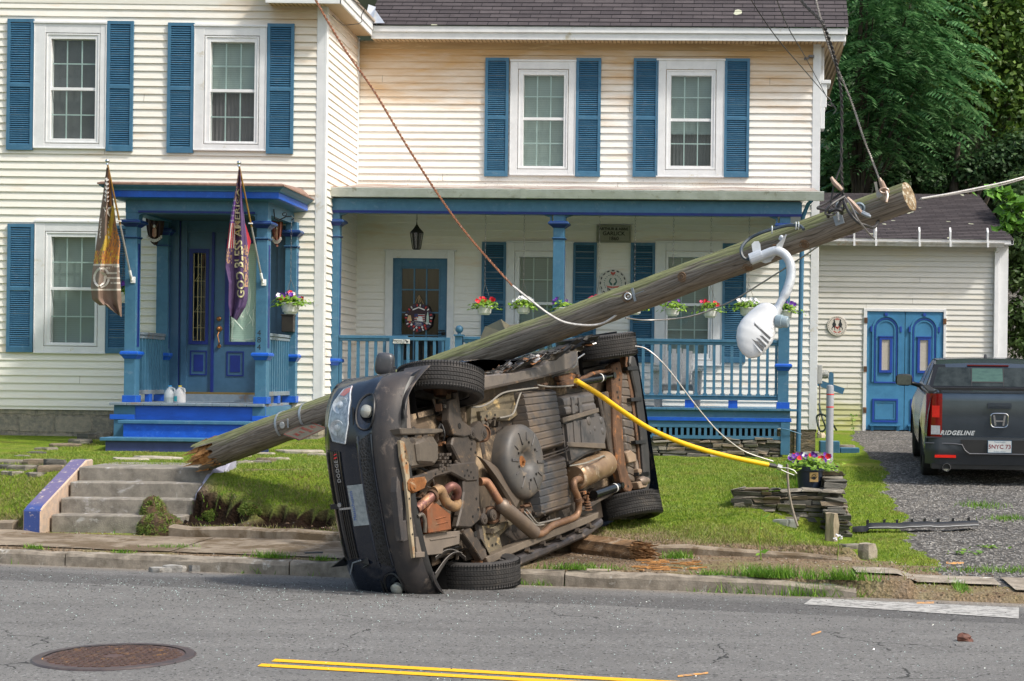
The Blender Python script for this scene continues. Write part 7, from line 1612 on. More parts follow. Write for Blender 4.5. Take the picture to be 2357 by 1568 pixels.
for s_ in(-1,1):
    mb=MB();ys=np.arange(0,5.31,.07);idx=[]
    for y in ys:idx.append(len(mb.v));mb.v+=[(s_*x,y,z)for x,z in tsec(float(y))]
    for k in range(len(ys)-1):
        for i in range(6):q=(idx[k]+i,idx[k]+i+1,idx[k+1]+i+1,idx[k+1]+i);mb.f.append(q if s_<0 else q[::-1]);mb.m.append(0)
    tb(mb,'body_side',tp,ang=50)
    for yc in(1.25,4.43):
        mb=MB();mb.grid(lambda u,v:(s_*(hw+.012-.05*v),yc-.485*math.cos(u*math.pi)+(0),.34+.50*math.sin(u*math.pi)),18,1);mb.grid(lambda u,v:(s_*(hw-.30*v),yc-.47*math.cos(u*math.pi),.34+.46*math.sin(u*math.pi)),16,2);mb.quad(*[(s_*(hw-.31),yc+a,z)for a,z in((-.5,.2),(.5,.2),(.5,.9),(-.5,.9))]);tb(mb,'wheel_arch',tpl)
mb=MB();mb.box(-.93,.93,.15,5.2,.32,.45);mb.box(-.90,.90,1.9,5.1,.45,1.1);tb(mb,'chassis',tpl,False)
# cab
mb=MB();cabp=[(1.80,1.22),(1.98,1.58),(2.25,1.635),(3.2,1.63),(3.75,1.50),(4.35,1.18)]
def cabx(z):return.90-.22*max(0,(z-1.2)/.56)
N=24
def cabf(u,v):
    i=v*(len(cabp)-1);k=min(int(i),len(cabp)-2);f=i-k;y=cabp[k][0]*(1-f)+cabp[k+1][0]*f;z=cabp[k][1]*(1-f)+cabp[k+1][1]*f;X=(u*2-1)
    return(cabx(z)*X,y,z+.03*(1-X*X)*max(0,min(1,(z-1.3)*3)))
mb.grid(cabf,16,20);tb(mb,'cab_roof',tp,ang=40)
for s_ in(-1,1):
    mb=MB();P0=[(1.80,1.22),(2.02,1.575),(2.3,1.62),(3.2,1.615),(3.75,1.49),(4.35,1.18)]
    mb.v=[(s_*cabx(z),y,z)for y,z in P0];mb.f=[(0,1,2,3,4,5)];mb.m=[0];tb(mb,'cab_side',tp,False)
    mb=MB();P1=[(2.28,1.25),(2.42,1.55),(2.6,1.575),(3.15,1.57),(3.65,1.46),(4.05,1.25)];mb.v=[(s_*(cabx(z)+.006),y,z)for y,z in P1];mb.f=[(0,1,2,3,4,5)];mb.m=[0];tb(mb,'side_window',M('dark_tinted_glass',(.012,.016,.018),None,5,.08,0,.8),False)
    mb=MB();mb.quad(*[(s_*(cabx(z)+.008),y,z)for y,z in((3.12,1.25),(3.20,1.25),(3.20,1.575),(3.12,1.575))]);tb(mb,'door_pillar',tpl,False)
# rear window with surround
def rw(x,z,o=.006):
    t=(z-1.22)/.36;return(x,1.80+.18*t-o,z)
mb=MB();mb.quad(rw(-.86,1.25,.004),rw(.86,1.24,.004),rw(.78,1.58,.004),rw(-.78,1.58,.004));tb(mb,'window_surround',M('gloss_black_surround',(.008,.008,.009),None,5,.2),False)
mb=MB();mb.quad(rw(-.80,1.27,.010),rw(.80,1.27,.010),rw(.72,1.54,.010),rw(-.72,1.54,.010));RW=tb(mb,'rear_window',M('dark_rear_glass',(.012,.018,.018),(.04,.05,.05),7,.12,0,.35),False)
mb=MB();mb.quad(rw(-.235,1.34,.014),rw(.215,1.34,.014),rw(.21,1.53,.014),rw(-.23,1.53,.014));tb(mb,'sliding_pane',M('green_tinted_glass',(.035,.085,.065),(.055,.12,.09),9,.08,0,.8,stretch=(1,1,4)),False,parent=RW)
mb=MB()
for(a,b_,c,d)in((-.245,-.235,1.27,1.54),(.215,.225,1.27,1.54),(-.235,.215,1.325,1.34)):mb.quad(rw(a,c,.017),rw(b_,c,.017),rw(b_,d,.017),rw(a,d,.017))
tb(mb,'window_frame',tpl,False,parent=RW)
mb=MB();mb.box(-.30,.30,1.94,1.975,1.562,1.58);tb(mb,'brake_light',M('dim_red_lens',(.16,.01,.01),None,5,.3),False)
mb=MB();mb.prism([(2.32,1.65),(2.50,1.65),(2.47,1.71),(2.42,1.725),(2.40,1.71)],-.018,.018,'x');tb(mb,'antenna_fin',tpl,bevel=.006)
# bed rails, tailgate, bumper
mb=MB();mb.box(-.87,.87,1.72,1.80,1.0,1.25);mb.box(-.85,.85,.1,1.75,.80,.82);tb(mb,'bed',tpl,False)
for s_ in(-1,1):mb=MB();mb.box(s_*.90-.05,s_*.90+.05,.06,1.80,1.25,1.285);tb(mb,'bed_rail',tpl,bevel=.008)
mb=MB()
def tg(u,v):
    z=.665+.605*v;x=(u*2-1)*.765;y=-.02+.018*v+.02*max(0,(v-.86)/.14)-.012*(1 if v<.84 else 0)*math.sin(min(1,v/.84)*math.pi);return(x,y-.0,z)
mb.grid(tg,20,20);mb.box(-.765,.765,.02,.09,.665,1.268);mb.box(-.78,.78,.0,.10,1.262,1.29);TGt=tb(mb,'tailgate',tp,ang=20)
mb=MB();mb.box(-.16,.16,-.045,-.015,1.055,1.135);mb2=MB();mb.box(-.14,.14,-.052,-.040,1.07,1.09);tb(mb,'tailgate_handle',tp,bevel=.012,parent=TGt)
# emblem: a rounded frame round an upright letter shape
mb=MB();e0=.0;ez_=.90;ch=chrome
pts=[(e0+.115*math.copysign(abs(math.cos(t))**.45,math.cos(t))*(1+.06*math.sin(t)),-.046,ez_+.095*math.copysign(abs(math.sin(t))**.45,math.sin(t)))for t in np.linspace(0,6.283,40)];mb.tube(pts,.008,6)
for s_ in(-1,1):mb.obox((e0+s_*.062,-.048,ez_+.0),(.013,0,0),(0,.006,0),(s_*.010,0,.068))
mb.obox((e0,-.048,ez_-.008),(.05,0,0),(0,.005,0),(0,0,.010));tb(mb,'emblem',ch,parent=TGt)
mb=MB();add_text(mb,'RIDGELINE',lambda v:(-.565+v.x,-.046,.722+v.y),.082,font_shear=.35,spacing=1.15,bold=.003);tb(mb,'lettering',M('silver_letters',(.62,.64,.66),None,5,.35,.2),False,parent=TGt)
mb=MB()
for s_ in(-1,1):pass
for s_ in(-1,1):
    tl_=MB();tl_.grid(lambda u,v:(s_*(.765+.215*math.sin(u*1.45)),-.035+.20*(1-math.cos(u*1.45)),.665+(.585)*v+.0),8,8);tlo=tb(tl_,'tail_light',M('dark_red_lens',(.30,.008,.006),(.22,.006,.005),12,.15,0,.7),ang=60)
    q=MB();q.grid(lambda u,v:(s_*(.80+.10*u),-.048+.02*u,.93+.16*v),2,2);tb(q,'brake_lens',M('bright_red_lens',(.85,.03,.02),None,12,.2),parent=tlo)
    q=MB();q.grid(lambda u,v:(s_*(.79+.12*u),-.048+.02*u,.70+.12*v),2,2);tb(q,'reverse_lens',M('clear_reverse_lens',(.55,.56,.58),(.4,.4,.42),30,.2),parent=tlo)
mb=MB()
def bf(u,v):
    X=(u*2-1);ax_=abs(X);z=.30+.36*v;x=X*.985;y=-.13+.03*abs(v-.5)*2+.16*max(0,(ax_-.82)/.18)**2;
    if ax_<.55 and v>.30:y+=.0
    return(x,y,z)
mb.grid(bf,40,8);mb.box(-.98,.98,-.10,.3,.655,.667);BP=tb(mb,'bumper',M('grey_bumper',(.035,.040,.048),(.03,.034,.04),4,.35,.1,.5),ang=50)
mb=MB();mb.prism([(-.53,.30),(.53,.30),(.53,.46),(.46,.60),(.40,.66),(-.40,.66),(-.46,.60),(-.53,.46)],-.142,-.12,'y')if False else mb.prism([(-.42,.44),(.42,.44),(.48,.50),(.52,.64),(-.52,.64),(-.48,.50)],-.140,-.12,'y');mb.box(-.9,.9,-.09,.2,.24,.31);tb(mb,'bumper_insert',tpl,parent=BP)
mb=MB();mb.tube([(-.99,-.06,.585),(-.62,-.135,.585),(-.50,-.15,.575),(-.46,-.152,.50),(-.40,-.152,.455),(.40,-.152,.455),(.46,-.152,.50),(.50,-.15,.575),(.62,-.135,.585),(.99,-.06,.585)],.008,6);tb(mb,'bumper_trim',M('light_edge_trim',(.16,.16,.17),None,5,.3,.3),parent=BP)
for s_ in(-1,1):mb=MB();mb.box(s_*.72-.14,s_*.72+.14,-.148,-.12,.395,.43);tb(mb,'reflector',M('red_reflector',(.80,.02,.01),None,5,.25),False,parent=BP)
for s_ in(-1,):
    mb=MB();mb.lathe([(.055,0),(.055,.12),(.050,.12),(.048,.02),(.001,.02)],(s_*.70,-.02,.27),(0,-1,-.05),20,caps=False);tb(mb,'exhaust_tip',chrome)
mb=MB();mb.box(-.155,.155,-.158,-.150,.475,.635);PL2=tb(mb,'number_plate',M('pale_plate',(.66,.68,.68),None,5,.4),False)
mb=MB();add_text(mb,'5NYC 73',lambda v:(v.x,-.1595,.552+v.y),.078,bold=.001);tb(mb,'plate_number',M('plate_red',(.25,.015,.03),None,5,.5),False,parent=PL2)
mb=MB();add_text(mb,'Massachusetts',lambda v:(v.x,-.1595,.618+v.y),.026);add_text(mb,'The Spirit of America',lambda v:(v.x,-.1595,.490+v.y),.018)
mb.box(-.158,.158,-.159,-.1505,.634,.638);mb.box(-.158,.158,-.159,-.1505,.472,.476);mb.box(-.158,-.154,-.159,-.1505,.476,.634);mb.box(.154,.158,-.159,-.1505,.476,.634);tb(mb,'plate_text',M('plate_teal',(.03,.16,.30),None,5,.5),False,parent=PL2)
# mirror and wheels
mb=MB();n0=0;mb.ball((0,0,0),1,16)
for i,v_ in enumerate(mb.v):p=Vector([math.copysign(abs(t)**.6,t)for t in v_]);mb.v[i]=(-1.16+p.x*.135,3.72+p.y*.07,1.27+p.z*.095)
mb.tube([(-.90,3.75,1.18),(-1.05,3.73,1.22)],[.035,.03],8);MR=tb(mb,'wing_mirror',tpl,ang=60)
mb=MB();mb.grid(lambda u,v:(-1.16+(u-.5)*.22,3.648,1.27+(v-.5)*.15),2,2);tb(mb,'mirror_glass',M('mirror_glass',(.14,.155,.13),(.10,.11,.095),25,.15,.2,.6),parent=MR)
for s_ in(-1,1):
    for yc in(1.25,4.43):
        c=MT@Vector((s_*.86,yc,.375));axw=MT.to_3x3()@Vector((s_,0,0));mb=MB();w_=.245
        mb.lathe([(.24,-w_/2),(.33,-w_/2),(.365,-w_*.42),(.375,-w_*.2),(.375,w_*.2),(.365,w_*.42),(.33,w_/2),(.24,w_/2)],c,axw,40,caps=False);wh=mb.build('wheel',rubber,TR,smooth=True)
        mb=MB();mb.lathe([(.24,.10),(.235,.04),(.05,.06),(.04,.09),(.001,.09)],c,axw,24,caps=False)
        for k in range(5):t=k*1.2566;u=axw.orthogonal().normalized();e=u*math.cos(t)+axw.cross(u)*math.sin(t);mb.obox(c+e*.13+axw*.085,axw.cross(e)*.03,e*.105,axw*.012)
        mb.build('rim',rimm,wh,smooth=True)
# ================================================================ TREES AND HEDGES BEHIND
def leafmat(name,c1,c2,c3,patch_=0.0,dry_c=(.26,.22,.06)):
    m,nt,b,pos=newmat(name,.5,0,.35);oi=nt.nodes.new('ShaderNodeNewGeometry')
    nt.links.new(ramp(nt,oi.outputs['Random Per Island'],[(0,c1),(.5,c2),(1,c3)]),b.inputs['Base Color'])
    tl_=nt.nodes.new('ShaderNodeBsdfTranslucent');mx=nt.nodes.new('ShaderNodeMixShader');mx.inputs[0].default_value=.3;o_=nt.nodes['Material Output'];nt.links.new(b.outputs[0],mx.inputs[1]);nt.links.new(tl_.outputs[0],mx.inputs[2]);nt.links.new(mx.outputs[0],o_.inputs[0])
    cr=b.inputs['Base Color'].links[0].from_socket;c_=mix(nt,maprange(nt,tnoise(nt,pos,1.7,3),.5,.72,0,patch_),cr,dry_c);nt.links.new(c_,b.inputs['Base Color']);nt.links.new(c_,tl_.inputs[0]);return m
def leaves(centers,radii,n,ls,seed,kind='broad',squash=(1,1,.75),pref=None):
    r=np.random.default_rng(seed);centers=np.array(centers);radii=np.array(radii);w_=radii**2;k=r.choice(len(centers),n,p=w_/w_.sum())
    d=r.normal(size=(n,3));d/=np.linalg.norm(d,axis=1)[:,None];rad=(r.random(n)**.35)[:,None]
    P=centers[k]+d*rad*radii[k][:,None]*np.array(squash)
    return P,d
def leaf_mesh(P,D,ls,seed,kind):
    r=np.random.default_rng(seed+5);n=len(P);vs=[];fs=[]
    up=np.array([0,0,1.])
    if kind=='pinnate': # drooping fronds with paired leaflets
        V=[];F=[]
        for i in range(n):
            az=math.atan2(D[i,1],D[i,0])+r.normal()*.5;L_=ls*r.uniform(.6,1.2);h=np.array([math.cos(az)*.9,math.sin(az)*.6-.35,0]);h/=np.linalg.norm(h);s_=np.array([-h[1],h[0],r.uniform(-.4,.4)]);m=8
            for j in range(m):
                t=(j+.5)/m;c=P[i]+h*L_*t+np.array([0,0,.15*L_*t-.75*L_*t*t]);ll=L_*.34*(1-.7*abs(t-.4));wl=ll*.21
                for sg in(-1,1):
                    tip=c+s_*sg*ll+h*ll*.30+np.array([0,0,-ll*.42]);mid=(c+tip)/2;b0=len(V);V+=[c,mid+h*wl,tip,mid-h*wl];F.append((b0,b0+1,b0+2,b0+3))
        return np.array(V),F
    a=r.normal(size=(n,3));a/=np.linalg.norm(a,axis=1)[:,None];nm=D+np.array([0,0,.8])+r.normal(size=(n,3))*.5;nm/=np.linalg.norm(nm,axis=1)[:,None]
    u=np.cross(nm,a);u/=np.linalg.norm(u,axis=1)[:,None]+1e-9;v=np.cross(nm,u);s_=ls*r.uniform(.6,1.3,n)[:,None]
    wf=.13 if kind=='blade' else.55;V=np.stack([P-u*s_,P+v*s_*wf-nm*s_*.15,P+u*s_,P-v*s_*wf-nm*s_*.15],1).reshape(-1,3);F=np.arange(4*n).reshape(n,4);return V,F
def crown(name,P,D,ls,seed,kind,mat,parent):
    V,F=leaf_mesh(P,D,ls,seed,kind);me=bpy.data.meshes.new(name);V=np.asarray(V);F=np.asarray(F)
    L_=np.array(parent['_L'])if parent is not None else np.zeros(3)
    me.vertices.add(len(V));me.vertices.foreach_set('co',(V-L_).ravel());me.loops.add(F.size);me.loops.foreach_set('vertex_index',F.ravel().astype(np.int32));me.polygons.add(len(F));me.polygons.foreach_set('loop_start',np.arange(0,F.size,4,dtype=np.int32));me.polygons.foreach_set('loop_total',np.full(len(F),4,dtype=np.int32));me.update();me.materials.append(mat)
    o=bpy.data.objects.new(name,me);COL.objects.link(o)
    if parent is not None:o.parent=parent
    return o
bark=M('grey_brown_bark',(.10,.085,.065),(.05,.042,.035),8,.95,0,.1,.8,20,.02,stretch=(3,3,.6))
def tree(label,x,y,blobs,n,ls,seed,kind,mat,group='trees behind the garage',squash=(1,.9,.75)):
    """blobs in photo pixels at depth: (px, py, Y, radius m)"""
    zb_=gz(x,y);t=thing('tree',label,'tree',(x,y,zb_),group);cs=[W(a,b_,c)for a,b_,c,_ in blobs];rs=[q[3]for q in blobs]
    P,D=leaves([tuple(c)for c in cs],rs,n,ls,seed,squash=squash);crown('crown',P,D,ls,seed,kind,mat,t)
    mb=MB();top=max(c.z for c in cs);rr=random.Random(seed);h=min(c.z for c in cs)-zb_;mb.tube([(x,y,zb_-.2),(x+.1,y,zb_+h*.5),(x-.1,y+.1,zb_+h),(x,y,top-.3)],[.22,.17,.12,.04],10);mb.build('trunk',bark,t,smooth=True)
    mb=MB()
    for c in cs:
        b0=Vector((x,y,zb_+max(.6,(c.z-zb_)*.55)));mid=b0.lerp(c,.5)+Vector((0,0,.3));mb.tube([b0,mid,c],[.07,.045,.015],6)
    mb.build('limbs',bark,t,smooth=True);return t
sumac=leafmat('sumac_leaves',(.04,.12,.045),(.10,.25,.09),(.26,.46,.20));maple=leafmat('maple_leaves',(.035,.085,.012),(.075,.15,.02),(.17,.27,.045));darkl=leafmat('dark_wood_leaves',(.015,.04,.012),(.028,.07,.018),(.05,.11,.025));bright=leafmat('bright_branch_leaves',(.08,.20,.02),(.12,.28,.03),(.18,.36,.05))  # darkest greens are for the far wood
tree('tall sumac tree with drooping feathered leaves right of the roof',3.9,41,[(2010,40,41,1.5),(2080,90,41,1.5),(1985,150,40.5,1.2),(2060,200,40.5,1.5),(2140,150,41,1.4),(2000,260,40.5,1.2),(2090,280,41,1.4),(1950,330,41,.9),(2030,340,41,1.2),(2140,250,41.5,1.2),(2000,-40,41,1.4),(2100,0,41.5,1.5),(1960,260,41,.7),(1970,400,42,.8)],1250,.66,11,'pinnate',sumac)
tree('yellow-green maple tree in the upper right corner',7.0,43,[(2200,30,43,1.5),(2260,90,43,1.5),(2330,40,43,1.7),(2210,150,43,1.2),(2300,170,43,1.5),(2360,160,43.5,1.4),(2240,230,43,1.0),(2330,260,43,1.2),(2200,-40,43,1.5),(2300,-40,43,1.5),(2170,215,42.5,.7),(2360,330,43,.8)],11000,.095,12,'broad',maple)
tree('dark bushy tree low behind the garage roof ridge',6.3,40.5,[(2230,395,40.5,.6),(2290,370,40.5,.75),(2350,350,40.5,.8),(2200,320,42,.6),(2150,420,40.5,.4),(2060,415,40.5,.4),(2340,430,40.5,.6),(2130,350,42,.5)],5000,.08,13,'broad',leafmat('dull_green_leaves',(.02,.05,.018),(.035,.085,.025),(.06,.12,.035)))
tree('dark green thicket tree filling the gap at the right edge of the garage',7.6,36.5,[(2350,480,36.5,.6),(2352,560,36.5,.6),(2350,640,36.5,.55),(2352,720,36.5,.55),(2350,790,36.5,.5),(2380,600,37,.9),(2385,750,37,.9),(2390,450,37,1)],7000,.07,14,'broad',leafmat('thicket_leaves',(.03,.06,.015),(.05,.10,.025),(.09,.15,.04)))
# far wood as one mass
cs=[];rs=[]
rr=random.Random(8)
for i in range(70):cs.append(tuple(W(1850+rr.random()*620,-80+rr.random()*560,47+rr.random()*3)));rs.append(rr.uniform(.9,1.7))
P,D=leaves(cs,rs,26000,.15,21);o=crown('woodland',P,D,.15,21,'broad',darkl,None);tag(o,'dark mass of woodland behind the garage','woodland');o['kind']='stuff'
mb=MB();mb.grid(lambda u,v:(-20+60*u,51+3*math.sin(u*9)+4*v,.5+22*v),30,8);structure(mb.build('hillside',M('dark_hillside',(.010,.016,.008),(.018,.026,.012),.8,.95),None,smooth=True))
# grey dead trunk seen through the leaves behind the garage ridge
mb=MB();mb.tube([W(1995,470,44),W(1990,420,44),W(1975,380,44)],[.28,.27,.25],9);mb.tube([W(2012,470,44.5),W(2020,420,44.5),W(2015,375,44.5)],[.25,.26,.22],9)
tag(mb.build('old_board_fence',M('pale_grey_boards',(.22,.22,.21),(.12,.12,.115),3,.9,stretch=(6,6,1)),None),'weathered grey boards showing behind the garage roof','fence')
# branch reaching in from the right edge
BT=thing('leafy_branch','bright green leafy branch reaching in from the right edge over the garage','branch',tuple(W(2370,500,20)))
mb=MB();mb.tube([W(2480,470,19.5),W(2400,470,19.7),W(2357,485,19.8),W(2330,490,19.9),W(2318,478,19.9)],[.03,.02,.012,.008,.004],6);mb.tube([W(2390,500,19.8),W(2350,515,19.8),W(2315,528,19.8)],[.014,.008,.004],5);mb.tube([W(2357,480,19.8),W(2320,455,19.8),W(2295,440,19.8)],[.01,.006,.003],5);mb.build('twigs',bark,BT)
P=[];D=[]
for(a,b_,c,n)in((2290,442,.16,34),(2315,450,.16,34),(2340,470,.2,50),(2320,495,.12,20),(2320,522,.14,30),(2345,515,.18,40),(2370,490,.3,60)):
    for i in range(n):v=Vector((rr.gauss(0,1),rr.gauss(0,.6),rr.gauss(0,.5)));P.append(tuple(W(a,b_,19.8)+v*c*.5));D.append((rr.uniform(-1,.3),rr.uniform(-1,.2),rr.uniform(-.2,.5)))
crown('foliage',np.array(P),np.array(D),.075,4,'broad',bright,BT)
# ================================================================ FLOWERS, FLAGS AND SMALL THINGS
potw=M('white_basket_plastic',(.66,.66,.65),(.52,.52,.50),12,.45,0,.4,c3=(.36,.35,.30),s3=9,t3=.64)
chainm=M('thin_dark_chain',(.05,.05,.05),(.15,.15,.15),40,.5,.5);fol=leafmat('petunia_leaves',(.10,.20,.02),(.17,.32,.03),(.28,.42,.04))
FC={'red':((.75,.015,.02),(.60,.01,.03)),'white':((.80,.80,.80),(.70,.70,.72)),'purple':((.13,.02,.30),(.08,.012,.20)),'pink':((.85,.06,.18),(.70,.04,.12))}
FM={k:M(k+'_petals',a,b,30,.6)for k,(a,b)in FC.items()};yc_=M('flower_throat',(.75,.65,.15),None,9,.6)
def blooms(parent,c,rx,rz,n,cols,seed,size=.032,ry=None,lean=0):
    r=random.Random(seed);P=[];D=[]
    for i in range(int(n*11+120)):v=Vector((r.gauss(0,.5),r.gauss(0,.5),r.uniform(-.35,.55)));P.append((c.x+v.x*rx*1.5,c.y+v.y*(ry or rx)*1.2,c.z+v.z*rz-abs(v.x)*rz*.35));D.append((v.x,v.y-.5,1))
    crown('foliage',np.array(P),np.array(D),size*1.0,seed,'broad',fol,parent)
    for ci,col in enumerate(cols):
        mb=MB()
        for i in range(n):
            if i%len(cols)!=ci:continue
            a=r.uniform(-1,1);p=Vector((c.x+a*rx*1.15+lean*rx,c.y+r.uniform(-.7,.4)*(ry or rx),c.z+rz*(.25+r.uniform(-.1,.75)*(1-.5*abs(a)))));ax=Vector((r.uniform(-.6,.6),-1,r.uniform(-.1,.8))).normalized();u=ax.orthogonal().normalized();v=ax.cross(u);n0=len(mb.v);s_=size*r.uniform(.8,1.25);mb.v.append(tuple(p-ax*.008))
            for k in range(10):t=k*.6283;q=s_*(1 if k%2 else.78);mb.v.append(tuple(p+(u*math.cos(t)+v*math.sin(t))*q+ax*.004*(k%2)))
            for k in range(10):mb.f.append((n0,n0+1+k,n0+1+(k+1)%10));mb.m.append(0)
        mb.build(col+'_blooms',FM[col],parent)
def chain(mb,a,b_,r=.0035):
    a,b_=Vector(a),Vector(b_);L_=(b_-a).length;n=max(2,int(L_/.045));d=(b_-a)/n
    for i in range(n):p=a+d*i;e=Vector((.009,0,0))if i%2 else Vector((0,.009,0));mb.tube([p-d*.1,p+e+d*.2,p+e+d*.8,p+d*1.1,p-e+d*.8,p-e+d*.2,p-d*.1],r*.7,3,caps=False)
def basket(px,py,wpx,hpx,Y,cols,label,ztop,seed,nb=16,group='white hanging flower baskets along the porch',chainx=None):
    c=W(px,py,Y);s_=Y/FD;wd=wpx*s_/2;hh=hpx*s_;t=thing('hanging_basket',label,'flower basket',tuple(c),group)
    mb=MB();mb.lathe([(wd*.50,-hh*.5),(wd*.62,-hh*.46),(wd*.66,-hh*.36),(wd*.80,-hh*.30),(wd*.92,hh*.30),(wd*1.0,hh*.36),(wd*1.0,hh*.5),(wd*.9,hh*.5),(wd*.85,hh*.2),(.001,hh*.2)],c,(0,0,1),26,caps=False);mb.build('bowl',potw,t,smooth=True)
    mb=MB();top=Vector((c.x+(chainx or 0),c.y,ztop));kn=Vector((c.x,c.y,c.z+.42));chain(mb,kn,top)
    for a in(0,2.1,4.2):mb.tube([kn,(c.x+wd*.95*math.cos(a),c.y+wd*.95*math.sin(a),c.z+hh*.45)],.0028,4)
    mb.build('chain',chainm,t);blooms(t,Vector((c.x,c.y,c.z+hh*.5+.03)),wd*1.05,.13,nb,cols,seed);return t
YB=25.0;zc_=zbeam+.01
for i,(px,py,w_,h_,cols,lab,nb)in enumerate([
    (1115.5,715,37,21,['red'],'hanging basket of red petunias, leftmost on the porch',17),(1204.5,714,36,19,['white'],'hanging basket of white petunias left of the middle porch post',22),
    (1292,717,38,18,['purple'],'hanging basket of a few purple petunias in front of the middle porch post',7),(1378,712,36,19,['pink','red'],'hanging basket of pink-red petunias half hidden by the pole under the bird hex sign',22),
    (1460,716,36,18,['purple'],'hanging basket almost hidden behind the fallen pole',4),(1548,719,35,19,['purple'],'hanging basket of green leaves with two purple blooms right of the pole',6),
    (1635,721.5,36,21,['red','pink'],'hanging basket of small red and pink blooms in front of the right porch window',10),(1722.5,718,44,20,['white'],'hanging basket of white petunias left of the street lamp arm',24),(1808,724.5,36,21,['purple'],'hanging basket of purple petunias behind the street lamp arm',22)]):
    x_,z_=FW.l(px,py,PD-.02);Yb=(FW.M@Vector((x_,PD-.02,0))).y;basket(px,py,w_,h_,Yb,cols,lab,zc_,40+i,nb)
t=basket(668.5,710,45,27,23.3,['purple','purple','red','white'],'large hanging basket of purple, red and white petunias right of the stoop',zS(505),60,30,group='hanging baskets beside the stoop')
bkm=M('black_iron',(.012,.012,.012),None,9,.5,.3);zz=zS(500);mb=MB();xq=W(671,505,23.3).x;yq=23.3
mb.tube([(xq-.24,yq-.05,zz+.15),(xq-.24,yq,zz+.02),(xq-.18,yq,zz-.0),(xq-.08,yq,zz+.05),(xq,yq,zz+.06),(xq+.03,yq,zz+.03),(xq,yq,zz)],.008,6);mb.tube([(xq-.10+math.cos(a)*.03,yq,zz+.085+math.sin(a)*.025)for a in np.linspace(0,6.3,12)],.006,5);tag(mb.build('basket_hook',bkm,None,smooth=True),'black scrolled iron hook at the right side of the stoop','hook')
basket(283,686,30,24,23.9,['purple'],'hanging basket half hidden behind the left flag and stoop post',zS(520),61,6,group='hanging baskets beside the stoop')
# --- flags
def flag(tip,base,outl,outr,label,colfn,seed,nm,Yf):
    a=W(*tip,Yf);b_=W(*base,22.97);t=thing('flag',label,'flag',tuple(b_));mid=b_.lerp(a,.47)
    mb=MB();mb.tube([mid,a],.0125,10);mb.build('pole',M('gold_flag_pole',(.38,.22,.05),(.26,.15,.04),20,.35,.5),t,smooth=True)
    mb=MB();mb.tube([b_,mid],.0135,10);mb.build('lower_pole',M('silver_flag_pole',(.45,.45,.45),None,9,.35,.6),t,smooth=True)
    mb=MB();mb.ball(a+Vector((0,0,.03)),.030,14);mb.lathe([(.02,-.02),(.014,.01)],a,(0,0,1),10);mb.build('finial',chrome,t,smooth=True)
    mb=MB();mb.obox(b_+Vector((.01,.03,-.02)),(.035,0,0),(0,.008,0),(0,0,.045));mb.tube([b_+Vector((.0,.02,-.03)),b_.lerp(a,.07)],.020,8);mb.tube([b_.lerp(a,.5)+Vector((-.03,-.01,0)),b_.lerp(a,.5)+Vector((.03,-.01,0))],.012,6);mb.build('bracket',whites,t,bevel=.004)
    ys_=[p[1]for p in outl];y0,y1=ys_[0],ys_[-1]
    def F(u,v):
        y=y0+(y1-y0)*v;xl=float(np.interp(y,[p[1]for p in outl],[p[0]for p in outl]));xr=float(np.interp(y,[p[1]for p in outr],[p[0]for p in outr]));x=xl+(xr-xl)*u
        return W(x,y+(10*(1-u)*-1 if v>.93 else 0),Yf+.16*v+.055*math.sin(u*9+v*2.2+seed)*min(1,v*3)+.02*math.sin(u*21+v*7))
    mb=MB();nu,nv=30,90;mb.grid(F,nu,nv);me_m=[];names=[]
    cols={}
    for j in range(nv):
        for i in range(nu):
            c=colfn((i+.5)/nu,(j+.5)/nv);
            if c not in cols:cols[c]=len(cols)
            me_m.append(cols[c])
    mb.m=me_m;ms=[M('cloth_'+c.replace(' ','_'),*CL_[c],scale=8,rough=.8)for c in cols]
    fo=mb.build('cloth',ms,t,smooth=True,ang=80);return t,fo,F
CL_={'brown':((.20,.135,.105),(.15,.10,.075)),'cream':((.66,.60,.54),(.5,.45,.4)),'orange':((.52,.22,.06),(.36,.15,.05)),'yellow':((.62,.42,.05),(.45,.3,.05)),'white':((.62,.60,.60),(.5,.48,.5)),'purple':((.10,.055,.16),(.07,.04,.11)),'red':((.45,.03,.05),(.32,.02,.04)),'violet':((.16,.06,.28),(.11,.04,.2)),'tan':((.45,.27,.17),(.3,.18,.12)),'greybrown':((.26,.20,.165),(.20,.15,.125))}
rn=[random.Random(i).random()for i in range(999)]
def c1f(u,v):
    h=rn[(int(u*30)*31+int(v*90)*7)%999];e=.55+.35*math.sin(v*7-1.2)
    if v<.26:return 'orange' if abs(u-.72)<.10 else 'brown'
    if v<.56:return 'yellow' if abs(u-(.95-(v-.26)*2.2))<.10+.05*h and u>.15 else('orange' if u>(.95-(v-.26)*2.4)and h>.25 else('cream' if u>.8 and h>.3 else 'brown'))
    if v<.64:return('yellow' if h>.8 else 'orange')if h>.12 else 'brown'
    if v<.655 or.815<v<.825:return 'cream'
    if v<.815:return 'cream' if u>.5 and math.sin(v*170+2*u)>.82-.3*h else 'greybrown'
    return 'brown'
FLG,fo,F=flag((247,376),(302.5,641),[(245,386),(238,440),(229,500),(222,560),(213,620),(209,660),(212,690),(240,712),(264,730)],[(250,386),(256,430),(263,480),(268,520),(277,560),(274,600),(276,640),(280,690),(280,730)],'brown eagle flag with a white star and round emblem hanging on the left stoop post',c1f,1,'l',22.55)
mb=MB();K=lambda u,v:F(u,v)+Vector((0,-.012,0))
def stroke(mb,pts,wd=.012):
    wd*=1.5
    for(a,b_)in zip(pts[:-1],pts[1:]):p,q=K(*a),K(*b_);d=(q-p);s_=d.cross(Vector((0,1,0))).normalized()*wd;mb.quad(p-s_,q-s_,q+s_,p+s_)
